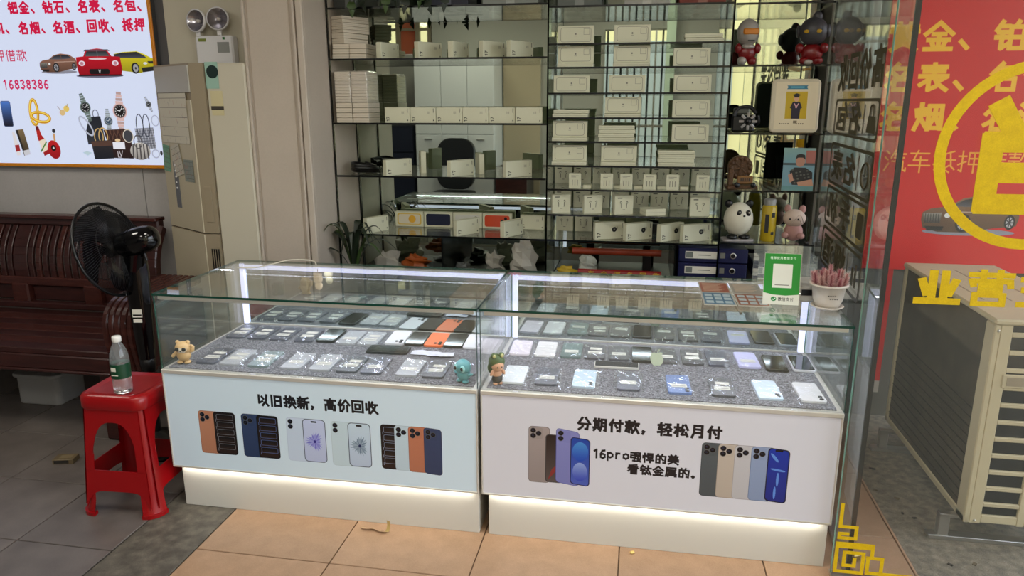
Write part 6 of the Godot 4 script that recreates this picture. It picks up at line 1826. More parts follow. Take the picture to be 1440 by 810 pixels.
func ribbon(s: SurfaceTool, path: Array, width: float, fold := 0.25):
	# a leaf blade: two halves folded along the midrib, narrowing to its tip
	var n := path.size()
	s.set_smooth_group(1)
	for i in n - 1:
		var q := []
		for k in [i, i + 1]:
			var d: Vector3 = (path[min(k + 1, n - 1)] - path[max(k - 1, 0)]).normalized()
			var side := d.cross(Vector3.UP)
			if side.length() < 0.05: side = Vector3.RIGHT
			side = side.normalized()
			var up := side.cross(d)
			var u := float(k) / (n - 1)
			var w := width * (0.35 + 1.3 * u) if u < 0.5 else width * 2.0 * (1.0 - u) * 1.0
			w = maxf(w, 0.0004)
			q.append([path[k] - side * w + up * w * fold, path[k], path[k] + side * w + up * w * fold])
		quad(s, q[0][0], q[0][1], q[1][1], q[1][0])
		quad(s, q[0][1], q[0][2], q[1][2], q[1][1])
	s.set_smooth_group(-1)

func small_things():
	counter_figures()
	top_things()
	toy_shelf()
	lower_clutter()
	floor_scraps()

func counter_figures():
	var y := HS + 0.003
	# cream panda figure in the glass corner
	var cream := mat(Color(0.80, 0.66, 0.45), 0.35); var black := body_mat(Color(0.05, 0.05, 0.05))
	var t := thing("panda_figurine", "small cream panda figurine with raised arm in the counter's glass corner", "figurine", Vector3(-1.121, y, -0.060), 0.15)
	blob("body", t, Vector3(0, 0.034, 0), Vector3(0.026, 0.026, 0.022), cream)
	blob("head", t, Vector3(0, 0.060, 0.002), Vector3(0.029, 0.025, 0.024), cream)
	blob("face", t, Vector3(0.001, 0.058, 0.011), Vector3(0.022, 0.017, 0.0155), mat(Color(0.88, 0.84, 0.76), 0.35))
	for sx in [-1, 1]:
		blob("ear", t, Vector3(sx * 0.019, 0.081, 0.0), Vector3(0.008, 0.008, 0.006), cream)
		blob("eye_patch", t, Vector3(sx * 0.0115, 0.060, 0.0235), Vector3(0.0085, 0.0072, 0.0042), black, Vector3(0, 0, sx * 0.5))
		blob("foot", t, Vector3(sx * 0.013, 0.007, 0.003), Vector3(0.012, 0.007, 0.015), cream)
	blob("nose", t, Vector3(0.001, 0.054, 0.0265), Vector3(0.003, 0.002, 0.002), black)
	part("arm", tube_mesh([Vector3(-0.020, 0.046, 0), Vector3(-0.034, 0.034, 0.002), Vector3(-0.042, 0.026, 0.004)], [0.008, 0.007, 0.006], 8), cream, t)
	part("arm", tube_mesh([Vector3(0.020, 0.046, 0), Vector3(0.035, 0.052, 0.002), Vector3(0.038, 0.066, 0.004), Vector3(0.030, 0.072, 0.004)], [0.008, 0.007, 0.006, 0.004], 8), cream, t)
	# child figure in a frog hood
	var green := mat(Color(0.20, 0.30, 0.07), 0.45); var skin := mat(Color(0.80, 0.60, 0.46), 0.45)
	t = thing("hooded_figurine", "small child figurine in a green frog hood in the counter corner", "figurine", Vector3(0.052, y, -0.052), 0.55)
	blob("legs", t, Vector3(0, 0.0195, 0), Vector3(0.019, 0.019, 0.017), mat(Color(0.14, 0.12, 0.09), 0.5))
	blob("torso", t, Vector3(0, 0.040, 0), Vector3(0.018, 0.018, 0.015), skin)
	blob("head", t, Vector3(0, 0.068, 0.006), Vector3(0.022, 0.022, 0.020), skin)
	blob("hood", t, Vector3(0, 0.080, -0.004), Vector3(0.029, 0.027, 0.026), green)
	blob("hood_cape", t, Vector3(-0.006, 0.058, -0.012), Vector3(0.024, 0.026, 0.016), green)
	for sx in [-1, 1]:
		blob("frog_eye", t, Vector3(sx * 0.014, 0.104, 0.006), Vector3(0.010, 0.010, 0.009), green)
		blob("eye_disc", t, Vector3(sx * 0.014, 0.104, 0.013), Vector3(0.0065, 0.0065, 0.0035), mat(Color(0.70, 0.68, 0.45), 0.4))
		blob("foot", t, Vector3(sx * 0.009, 0.005, 0.006), Vector3(0.008, 0.005, 0.011), skin)
		blob("arm", t, Vector3(sx * 0.020, 0.044, 0.006), Vector3(0.006, 0.012, 0.006), skin, Vector3(0, 0, sx * 0.5))
	for sx in [-1, 1]: blob("eye", t, Vector3(sx * 0.008, 0.068, 0.0255), Vector3(0.002, 0.003, 0.0015), black)
	# turquoise sea creature
	var teal := mat(Color(0.36, 0.62, 0.64), 0.3)
	t = thing("turquoise_figurine", "turquoise big eyed figurine beside the joint of the counters", "figurine", Vector3(-0.064, y, -0.050), -0.5)
	blob("body", t, Vector3(0, 0.030, 0), Vector3(0.026, 0.024, 0.022), teal)
	blob("head", t, Vector3(0, 0.056, 0.002), Vector3(0.030, 0.027, 0.026), teal)
	for sx in [-1, 1]:
		blob("eye_ring", t, Vector3(sx * 0.015, 0.056, 0.022), Vector3(0.011, 0.012, 0.006), mat(Color(0.58, 0.80, 0.80), 0.3))
		blob("eye", t, Vector3(sx * 0.015, 0.056, 0.027), Vector3(0.006, 0.007, 0.003), black)
		blob("fin", t, Vector3(sx * 0.030, 0.032, 0), Vector3(0.010, 0.005, 0.012), teal, Vector3(0, 0, sx * 0.4))
		blob("foot", t, Vector3(sx * 0.013, 0.006, 0.006), Vector3(0.011, 0.006, 0.013), teal)

func top_things():
	var y := HT + 0.0006
	# green payment card on a clear stand
	var p := Painter.new(self, 11.0, 17.0, 36.0, Color(0.86, 0.87, 0.83))
	p.poly(PackedVector2Array([Vector2(0, 0), Vector2(11, 0), Vector2(11, 13.4), Vector2(7, 13.9), Vector2(3, 13.7), Vector2(0, 13.0)]), Color(0.06, 0.55, 0.18))
	p.text("推荐使用微信支付", 1.6, 1.0, 0.85, 0.9, 1.0, 0.11, Color(0.9, 0.95, 0.9))
	p.round_rect(2.6, 3.4, 6.0, 8.0, 0.15, Color(0.90, 0.91, 0.88))
	p.rect(3.4, 10.3, 4.4, 0.25, Color(0.45, 0.45, 0.42))
	p.oval(3.3, 15.1, 0.85, 0.75, Color(0.06, 0.50, 0.22)); p.line(Vector2(2.9, 15.1), Vector2(3.2, 15.4), 0.2, Color.WHITE); p.line(Vector2(3.2, 15.4), Vector2(3.8, 14.8), 0.2, Color.WHITE)
	p.text("微信支付", 4.6, 14.5, 1.1, 1.2, 1.25, 0.10, Color(0.20, 0.22, 0.20))
	var pm := mat(Color.WHITE, 0.3); pm.albedo_texture = p.texture()
	var t := thing("payment_card", "green and white payment card leaning in a clear stand on the counter", "sign", Vector3(0.978, y, -0.213), -0.02)
	var f := Node3D.new(); f.name = "card_holder"; t.add_child(f); f.rotation.x = -0.14
	slab("card", Vector3(-0.057, 0.0, -0.002), Vector3(0.057, 0.170, 0.0), M.paper, f)
	part("card_print", print_mesh(0.113, 0.169), pm, f, Vector3(0, 0.085, 0.0004))
	slab("clear_back", Vector3(-0.060, 0.0, -0.005), Vector3(0.060, 0.198, -0.0025), pane(Color(0.95, 1, 0.97), 0.04), f)
	slab("clear_foot", Vector3(-0.058, 0.0, -0.07), Vector3(0.058, 0.002, 0.0), pane(Color(0.95, 1, 0.97), 0.06), t)
	# clear acrylic tray behind it
	var tray := thing("acrylic_tray", "clear acrylic leaflet holder behind the green payment card", "holder", Vector3(1.03, y, -0.475))
	for e in [[-0.10, -0.06, 0.10, -0.057, 0.14], [-0.10, 0.057, 0.10, 0.06, 0.10], [-0.10, -0.057, -0.097, 0.057, 0.12], [0.097, -0.057, 0.10, 0.057, 0.12]]:
		slab("clear_wall", Vector3(e[0], 0.0, e[1]), Vector3(e[2], e[4], e[3]), pane(Color(0.95, 1, 0.97), 0.07), tray)
	var dev := thing("card_terminal", "white card terminal with dark slot beside the payment card", "terminal", Vector3(1.075, y, -0.335), 0.1)
	part("terminal_body", prism_mesh(rrect(0.10, 0.15, 0.015, 4), 0.0, 0.055, FLAT_UP, 0.006), mat(Color(0.66, 0.65, 0.62), 0.4), dev)
	part("slot", box_mesh(Vector3(0.035, 0.02, 0.002)), M.black, dev, Vector3(-0.015, 0.034, 0.0752))
	# leaflets flat on the glass
	for e in [[0.783, Color(0.62, 0.36, 0.29), Color(0.26, 0.44, 0.56), "red and blue leaflet lying on the counter glass"], [0.893, Color(0.62, 0.60, 0.56), Color(0.60, 0.38, 0.28), "grey and brown leaflet lying beside the payment card"]]:
		var q := Painter.new(self, 11.0, 30.0, 12.0, Color(0.70, 0.70, 0.67))
		q.rect(0.5, 0.8, 10, 13.0, e[1]); q.rect(0.5, 15.0, 10, 14.0, e[2])
		for i in 9: q.line(Vector2(1.4, 2.2 + i * 1.2), Vector2(9.0 - (i % 3), 2.2 + i * 1.2), 0.5, Color(0.86, 0.76, 0.66))
		for i in 3:
			for j in 3: q.rect(1.1 + i * 3.2, 16.4 + j * 4.2, 2.6, 3.0, Color(0.72, 0.78, 0.80))
		var lm := mat(Color.WHITE, 0.4); lm.albedo_texture = q.texture()
		var lf := thing("leaflet", e[3], "leaflet", Vector3(e[0], y, -0.335))
		slab("sheet", Vector3(-0.053, 0.0, -0.16), Vector3(0.053, 0.0006, 0.16), M.paper, lf)
		part("sheet_print", print_mesh(0.105, 0.318), lm, lf, Vector3(0, 0.0009, 0), Vector3(-PI / 2, 0, 0))
	# flower pot
	t = thing("flower_pot", "white pot of spiky pink succulents on the counter end", "plant", Vector3(1.122, y, -0.205))
	var potm := mat(Color(0.80, 0.77, 0.73), 0.35)
	part("saucer", lathe_mesh([Vector2(0, 0.0), Vector2(0.040, 0.0), Vector2(0.052, 0.008), Vector2(0.050, 0.010), Vector2(0.038, 0.004), Vector2(0, 0.004)], 24), potm, t)
	part("pot", lathe_mesh([Vector2(0, 0.005), Vector2(0.036, 0.005), Vector2(0.046, 0.030), Vector2(0.052, 0.074), Vector2(0.060, 0.076), Vector2(0.060, 0.082), Vector2(0.050, 0.082), Vector2(0.046, 0.068), Vector2(0, 0.068)], 28), potm, t)
	part("soil", lathe_mesh([Vector2(0.047, 0.071), Vector2(0, 0.076)], 16), mat(Color(0.09, 0.05, 0.035), 0.9), t)
	var dots := st()
	for i in 8: add_box(dots, Vector3(-0.010 + (i % 4) * 0.007 + (0.006 if i > 3 else 0.0), 0.050 - (i / 4) * 0.010, 0.0495), Vector3(0.003, 0.0022, 0.002))
	part("pot_print", done(dots), M.ink, t)
	var pink := mat(Color.WHITE, 0.5); pink.vertex_color_use_as_albedo = true
	for i in 19:
		var a := TAU * i / 11.0 if i < 11 else TAU * (i + 0.5) / 7.0
		var rad := 0.043 if i < 11 else 0.022
		if i == 18: rad = 0.0
		var hh := 0.026 + 0.022 * absf(sin(i * 1.7)) + (0.028 if i == 18 else 0.010 if i > 10 else 0.0)
		var s := st()
		var tip: Color = [Color(0.78, 0.34, 0.40), Color(0.88, 0.56, 0.50), Color(0.70, 0.20, 0.30)][i % 3]
		var low := Color(0.30, 0.05, 0.09)
		for k in 64:
			var u := k / 64.0
			var ang := k * 2.399
			var base := Vector3(cos(a) * rad * (1.0 + 0.25 * u), 0.073 + u * hh, sin(a) * rad * (1.0 + 0.25 * u))
			var dir := Vector3(cos(ang), 0.22 + 0.6 * u, sin(ang)).normalized()
			var side := dir.cross(Vector3.UP).normalized() * 0.0019
			var root := low.lerp(tip, 0.45 * u)
			var end := tip.lerp(Color(0.95, 0.78, 0.70), 0.75)
			var ln := 0.021 * (1.0 - 0.45 * u)
			for e in [side, Vector3(0, 0.0017, 0)]:
				s.set_color(root); s.add_vertex(base - e)
				s.set_color(root); s.add_vertex(base + e)
				s.set_color(end); s.add_vertex(base + dir * ln)
		part("succulent_stem", done(s), pink, t)
	# thin white lead and hanging charm on the back edge
	var cb := thing("white_lead", "thin white lead looped over the back edge of the stool side counter", "cable", Vector3(-0.96, y, -0.45))
	part("lead", tube_mesh(smooth_path([Vector3(-0.13, 0.003, 0.03), Vector3(-0.06, 0.004, 0.02), Vector3(-0.02, 0.006, -0.04), Vector3(0.05, 0.02, -0.075), Vector3(0.14, 0.018, -0.085), Vector3(0.17, 0.006, -0.06)], 6), 0.0028, 6), mat(Color(0.78, 0.76, 0.70), 0.5), cb)
	var chm := thing("plush_charm", "small cream bear charm hanging against the mirror door", "charm", Vector3(-0.790, HT - 0.062, -0.515))
	var plush := mat(Color(0.78, 0.70, 0.56), 0.9)
	blob("head", chm, Vector3(0, 0.010, 0), Vector3(0.020, 0.024, 0.014), plush)
	blob("body", chm, Vector3(0.002, -0.020, 0), Vector3(0.016, 0.018, 0.012), plush)
	for sx in [-1, 1]: blob("ear", chm, Vector3(sx * 0.013, 0.028, 0), Vector3(0.007, 0.007, 0.005), plush)
	for sx in [-1, 1]: blob("eye", chm, Vector3(sx * 0.007, 0.012, 0.013), Vector3(0.002, 0.002, 0.0015), body_mats[Color(0.05, 0.05, 0.05)])
	part("cord", tube_mesh([Vector3(0, 0.032, 0), Vector3(0, 0.050, -0.004)], 0.0015, 5), plush, chm)
	var rib := thing("pink_ribbon", "pink and white ribbon end tucked at the joint of the counters", "ribbon", Vector3(0.040, y, -0.48))
	var rb := st()
	for i in 7:
		ribbon(rb, smooth_path([Vector3(0, 0.002, 0), Vector3(cos(i * 0.9) * 0.02, 0.010, sin(i * 0.9) * 0.015), Vector3(cos(i * 0.9) * 0.042, 0.003, sin(i * 0.9) * 0.03)], 3), 0.003)
	part("bow", done(rb), mat(Color(0.74, 0.42, 0.55), 0.5), rib)

func toy_shelf():
	var zc := SZ - 0.075
	# two toy robots on the top board: plain shapes in the photograph's colours
	var silver := mat(Color(0.60, 0.58, 0.55), 0.35, 0.25); var red := mat(Color(0.42, 0.03, 0.04), 0.3); var grey := mat(Color(0.20, 0.20, 0.215), 0.45)
	var y: float = BAYS.toy.ys[3]
	var t := thing("toy_robot", "silver headed red toy figure on the top board of the toy bay", "toy", Vector3(0.945, y, zc), 0.2)
	blob("body", t, Vector3(0, 0.055, 0), Vector3(0.040, 0.038, 0.030), red)
	blob("chest_plate", t, Vector3(0, 0.080, 0.012), Vector3(0.030, 0.014, 0.022), silver)
	blob("head", t, Vector3(0, 0.140, 0), Vector3(0.050, 0.058, 0.044), silver)
	part("visor", box_mesh(Vector3(0.070, 0.026, 0.012), 0.005), mat(Color(0.70, 0.42, 0.05), 0.3), t, Vector3(0, 0.142, 0.040))
	part("mouth_slot", box_mesh(Vector3(0.030, 0.005, 0.004)), M.black, t, Vector3(0.004, 0.104, 0.036))
	for sx in [-1, 1]:
		blob("leg", t, Vector3(sx * 0.022, 0.020, 0.006), Vector3(0.020, 0.020, 0.024), silver if sx < 0 else red)
		blob("arm", t, Vector3(sx * 0.043, 0.072, 0.010), Vector3(0.015, 0.022, 0.016), red)
	t = thing("toy_robot", "grey round headed red toy figure at the partition end of the toy bay", "toy", Vector3(1.218, y, zc), -0.25)
	blob("body", t, Vector3(0, 0.050, 0), Vector3(0.046, 0.042, 0.034), red)
	blob("head", t, Vector3(0, 0.140, 0), Vector3(0.060, 0.060, 0.050), grey)
	blob("cap_knob", t, Vector3(0.012, 0.200, 0), Vector3(0.020, 0.024, 0.018), grey)
	for sx in [-1, 1]:
		blob("ear_cup", t, Vector3(sx * 0.060, 0.142, -0.008), Vector3(0.012, 0.028, 0.024), grey)
		blob("eye_lamp", t, Vector3(sx * 0.024, 0.138, 0.043), Vector3(0.013, 0.008, 0.006), mat(Color(0.66, 0.52, 0.03), 0.3))
		blob("arm", t, Vector3(sx * 0.050, 0.070, 0.014), Vector3(0.018, 0.022, 0.018), red)
		blob("leg", t, Vector3(sx * 0.026, 0.018, 0.012), Vector3(0.024, 0.018, 0.026), red)
	blob("boot_cap", t, Vector3(-0.010, 0.012, 0.030), Vector3(0.020, 0.011, 0.010), silver)
	# model engine with silver fan
	y = BAYS.toy.ys[2]
	t = thing("engine_model", "black model engine with a silver fan on the second board of the toy bay", "model", Vector3(0.955, y, zc), -0.1)
	part("block", box_mesh(Vector3(0.10, 0.075, 0.08), 0.008), M.black, t, Vector3(-0.004, 0.040, -0.02))
	part("head_cover", box_mesh(Vector3(0.07, 0.030, 0.07), 0.006), mat(Color(0.30, 0.31, 0.29), 0.4, 0.5), t, Vector3(-0.014, 0.094, -0.02))
	part("intake_pipe", tube_mesh(smooth_path([Vector3(-0.045, 0.07, 0.02), Vector3(-0.03, 0.105, 0.01), Vector3(0.02, 0.112, 0.0), Vector3(0.05, 0.085, 0.0)], 5), 0.009, 8), mat(Color(0.12, 0.12, 0.13), 0.3, 0.5), t)
	part("fan_hub", lathe_mesh([Vector2(0, 0), Vector2(0.013, 0), Vector2(0.012, 0.012), Vector2(0, 0.014)], 14), M.black, t, Vector3(0.016, 0.050, 0.035), Vector3(PI / 2, 0, 0))
	for i in 8:
		var a := TAU * i / 8
		part("fan_blade", box_mesh(Vector3(0.022, 0.011, 0.003), 0.001), M.silver, t, Vector3(0.016 + cos(a) * 0.028, 0.050 + sin(a) * 0.028, 0.041), Vector3(0.25, 0, a))
	part("exhaust", tube_mesh(smooth_path([Vector3(0.045, 0.03, -0.02), Vector3(0.062, 0.045, 0.0), Vector3(0.058, 0.075, 0.0)], 4), 0.008, 8), M.black, t)
	# framed graduate print
	var p := Painter.new(self, 20.0, 23.0, 30.0, Color(0.82, 0.77, 0.65))
	p.shape([5.2, 1.6, 15.2, 1.6, 14.6, 2.4, 15.2, 3.4, 5.2, 3.4, 5.8, 2.4], Color(0.16, 0.42, 0.52))
	p.rect(7.0, 2.0, 6.4, 1.0, Color(0.30, 0.56, 0.64))
	p.rect(5.0, 4.6, 10.2, 13.2, Color(0.72, 0.60, 0.10))
	p.shape([8.4, 9.6, 11.8, 9.6, 13.0, 12.4, 12.2, 13.0, 12.0, 17.8, 8.0, 17.8, 8.0, 13.0, 7.2, 12.4], Color(0.10, 0.07, 0.17))
	p.oval(10.1, 8.0, 1.2, 1.5, Color(0.80, 0.62, 0.50))
	p.shape([8.0, 6.2, 10.1, 5.4, 12.2, 6.2, 10.1, 7.2], Color(0.06, 0.05, 0.08)); p.rect(8.9, 6.4, 2.4, 1.0, Color(0.06, 0.05, 0.08))
	p.line(Vector2(9.2, 10.4), Vector2(10.4, 12.4), 0.5, Color(0.78, 0.60, 0.62)); p.line(Vector2(11.2, 10.4), Vector2(10.0, 12.4), 0.5, Color(0.78, 0.60, 0.62))
	for i in 9: p.rect(2.6 + i * 1.0 + (3.0 if i > 4 else 0.0), 20.0, 0.6, 0.5, Color(0.25, 0.22, 0.18))
	p.rect(9.2, 18.7, 1.8, 1.4, Color(0.45, 0.40, 0.32))
	var gm := mat(Color.WHITE, 0.3); gm.albedo_texture = p.texture()
	t = thing("graduation_plaque", "cream framed plaque of a graduate in cap and gown on the toy bay", "picture", Vector3(1.165, y, zc + 0.02), -0.06)
	var fr := Node3D.new(); fr.name = "frame"; t.add_child(fr); fr.rotation.x = -0.08
	part("plaque", prism_mesh(rrect(0.205, 0.232, 0.022, 5), -0.010, 0.010, Transform3D(), 0.003), mat(Color(0.74, 0.70, 0.60), 0.35), fr, Vector3(0, 0.117, 0))
	part("plaque_print", print_mesh(0.176, 0.204), gm, fr, Vector3(0.004, 0.117, 0.0106))
	part("back_board", prism_mesh(rrect(0.19, 0.216, 0.02, 5), -0.014, -0.0101), mat(Color(0.20, 0.21, 0.21), 0.6), fr, Vector3(0, 0.117, 0))
	part("strut", box_mesh(Vector3(0.03, 0.15, 0.004)), M.black, t, Vector3(0, 0.075, -0.045), Vector3(0.35, 0, 0))
	# wooden music box
	y = BAYS.toy.ys[1]
	var brown := textured(speckle(Color(0.20, 0.12, 0.05), Color(0.42, 0.28, 0.13), 0.12, 0.08, 128, 21), 0.55, 9.0)
	t = thing("wooden_ornament", "carved brown wooden wheel ornament on the third board of the toy bay", "ornament", Vector3(0.960, y, zc), 0.1)
	part("base", box_mesh(Vector3(0.135, 0.018, 0.09), 0.004), brown, t, Vector3(0, 0.009, 0))
	part("wheel", prism_mesh(rrect(0.11, 0.11, 0.0549, 9), -0.025, 0.0, Transform3D(), 0.004), brown, t, Vector3(-0.004, 0.095, -0.005))
	for i in 12:
		var a := TAU * i / 12
		part("carved_boss", ball_mesh(Vector3(0.010, 0.010, 0.007), 5, 8), brown, t, Vector3(-0.004 + cos(a) * 0.043, 0.095 + sin(a) * 0.043, -0.003))
	for i in 6:
		var a := TAU * i / 6 + 0.3
		part("spoke", box_mesh(Vector3(0.035, 0.006, 0.006), 0.001), brown, t, Vector3(-0.004 + cos(a) * 0.020, 0.095 + sin(a) * 0.020, 0.0), Vector3(0, 0, a))
	part("front_plaque", box_mesh(Vector3(0.072, 0.038, 0.010), 0.004), mat(Color(0.46, 0.32, 0.16), 0.5), t, Vector3(0.010, 0.042, 0.034))
	for i in 5: part("carved_mark", box_mesh(Vector3(0.005, 0.014, 0.002)), M.ink, t, Vector3(-0.008 + i * 0.009, 0.043, 0.040))
	part("corner_block", box_mesh(Vector3(0.022, 0.075, 0.03), 0.003), brown, t, Vector3(-0.052, 0.054, 0.018))
	for sx in [-1, 1]: part("wheel_foot", lathe_mesh([Vector2(0, -0.006), Vector2(0.012, -0.006), Vector2(0.012, 0.006), Vector2(0, 0.006)], 12), M.black, t, Vector3(sx * 0.036 + 0.01, 0.020, 0.046), Vector3(PI / 2, 0, 0))
	# photograph of a child
	p = Painter.new(self, 13.4, 18.8, 26.0, Color(0.42, 0.56, 0.60))
	p.rect(0, 0, 13.4, 7, Color(0.48, 0.60, 0.58), Color(0.40, 0.56, 0.60)); p.rect(9.4, 1.0, 4.0, 6.0, Color(0.62, 0.38, 0.34)); p.rect(0, 6.6, 13.4, 1.0, Color(0.22, 0.28, 0.30))
	p.shape([3.0, 10.2, 5.0, 8.6, 9.6, 8.6, 12.6, 10.6, 12.8, 14.6, 10.6, 15.0, 10.0, 16.4, 4.4, 16.4, 3.6, 14.0], Color(0.10, 0.10, 0.11))
	for i in 16: p.oval(4.2 + (i * 37 % 78) / 10.0, 9.6 + (i * 23 % 60) / 10.0, 0.5, 0.35, Color(0.34, 0.34, 0.32))
	p.oval(7.2, 5.8, 2.0, 2.5, Color(0.66, 0.48, 0.40)); p.shape([5.1, 5.0, 5.6, 3.0, 7.2, 2.5, 8.9, 3.0, 9.3, 5.0, 8.2, 4.2, 6.2, 4.2], Color(0.07, 0.06, 0.06))
	p.shape([2.4, 12.0, 4.0, 11.0, 5.0, 14.4, 3.4, 15.6], Color(0.70, 0.52, 0.44)); p.shape([6.4, 15.2, 12.6, 13.6, 13.4, 16.6, 7.4, 17.4], Color(0.70, 0.52, 0.42))
	p.rect(0, 16.8, 13.4, 2.0, Color(0.36, 0.52, 0.52))
	var cm := mat(Color.WHITE, 0.3); cm.albedo_texture = p.texture()
	t = thing("photo_print", "upright photograph of a child in a dark patterned shirt", "photograph", Vector3(1.203, y, zc + 0.035), -0.12)
	var pf := Node3D.new(); pf.name = "print_holder"; t.add_child(pf); pf.rotation.x = -0.1
	slab("backing", Vector3(-0.067, 0.0, -0.003), Vector3(0.067, 0.188, 0.0), M.black, pf)
	part("photo_face", print_mesh(0.134, 0.188), cm, pf, Vector3(0, 0.094, 0.0005))
	part("strut", box_mesh(Vector3(0.03, 0.12, 0.003)), M.black, t, Vector3(0, 0.06, -0.04), Vector3(0.4, 0, 0))
	# bottom board: white panda, yellow can, pink plush
	y = BAYS.toy.ys[0]
	var white := mat(Color(0.80, 0.78, 0.70), 0.35); var black := body_mat(Color(0.03, 0.03, 0.035))
	t = thing("panda_ornament", "white round panda ornament with black ears and feet on the lowest board", "ornament", Vector3(0.962, y, zc), 0.15)
	part("stand", prism_mesh(rrect(0.14, 0.09, 0.02, 4), 0.0, 0.010, FLAT_UP, 0.002), mat(Color(0.60, 0.58, 0.58), 0.4), t)
	blob("body", t, Vector3(0, 0.100, 0), Vector3(0.069, 0.080, 0.056), white)
	for sx in [-1, 1]:
		blob("ear", t, Vector3(sx * 0.048, 0.172, -0.004), Vector3(0.019, 0.019, 0.013), black)
		blob("eye_patch", t, Vector3(sx * 0.021 + 0.010, 0.135, 0.047), Vector3(0.011, 0.014, 0.006), black, Vector3(0, 0, sx * 0.35))
		blob("pupil", t, Vector3(sx * 0.021 + 0.011, 0.137, 0.0525), Vector3(0.003, 0.003, 0.002), white)
		blob("foot", t, Vector3(sx * 0.028, 0.020, 0.014), Vector3(0.026, 0.014, 0.030), black)
	blob("nose", t, Vector3(0.011, 0.122, 0.055), Vector3(0.006, 0.004, 0.003), black)
	t = thing("spray_can", "yellow spray can with grey cap beside the panda ornament", "can", Vector3(1.100, y, zc - 0.01))
	part("can_body", lathe_mesh([Vector2(0, 0), Vector2(0.031, 0), Vector2(0.033, 0.004), Vector2(0.033, 0.158), Vector2(0.028, 0.168), Vector2(0, 0.168)], 24), mat(Color(0.66, 0.56, 0.06), 0.35), t)
	part("cap", lathe_mesh([Vector2(0.026, 0.168), Vector2(0.027, 0.192), Vector2(0.022, 0.198), Vector2(0, 0.198)], 20), mat(Color(0.55, 0.55, 0.53), 0.4), t)
	part("printed_band", box_mesh(Vector3(0.018, 0.085, 0.003)), M.ink, t, Vector3(-0.012, 0.085, 0.030), Vector3(0, -0.35, 0))
	part("printed_mark", box_mesh(Vector3(0.016, 0.022, 0.003)), M.black, t, Vector3(0.014, 0.125, 0.029), Vector3(0, 0.4, 0))
	part("printed_mark", box_mesh(Vector3(0.014, 0.014, 0.003)), M.black, t, Vector3(0.014, 0.040, 0.029), Vector3(0, 0.4, 0))
	var pk := mat(Color(0.66, 0.50, 0.47), 0.9)
	t = thing("plush_toy", "pink and white plush toy at the partition end of the lowest board", "plush", Vector3(1.215, y, zc - 0.02), -0.2)
	blob("body", t, Vector3(0, 0.045, 0), Vector3(0.042, 0.045, 0.035), pk)
	blob("head", t, Vector3(0, 0.108, 0.004), Vector3(0.050, 0.042, 0.040), mat(Color(0.76, 0.68, 0.62), 0.9))
	for sx in [-1, 1]:
		blob("ear", t, Vector3(sx * 0.032, 0.150, -0.004), Vector3(0.015, 0.020, 0.010), pk)
		blob("eye", t, Vector3(sx * 0.018, 0.108, 0.042), Vector3(0.004, 0.005, 0.003), black)
		blob("paw", t, Vector3(sx * 0.034, 0.030, 0.026), Vector3(0.017, 0.015, 0.018), pk)
	var gr := thing("grass_sprig", "thin arching green leaves in front of the pink plush toy", "plant", Vector3(1.262, y, SZ - 0.018))
	var gs := st()
	for i in 6:
		var a := i * 1.05 + 0.4
		ribbon(gs, smooth_path([Vector3(0, 0, 0), Vector3(cos(a) * 0.02, 0.07, sin(a) * 0.01), Vector3(cos(a) * 0.05, 0.115 + 0.01 * (i % 3), sin(a) * 0.014), Vector3(cos(a) * 0.09, 0.09, sin(a) * 0.015)], 4), 0.0035)
	part("blades", done(gs), mat(Color(0.14, 0.19, 0.09), 0.5), gr)
	part("sprig_base", lathe_mesh([Vector2(0, 0), Vector2(0.012, 0), Vector2(0.010, 0.014), Vector2(0, 0.014)], 10), M.black, gr)

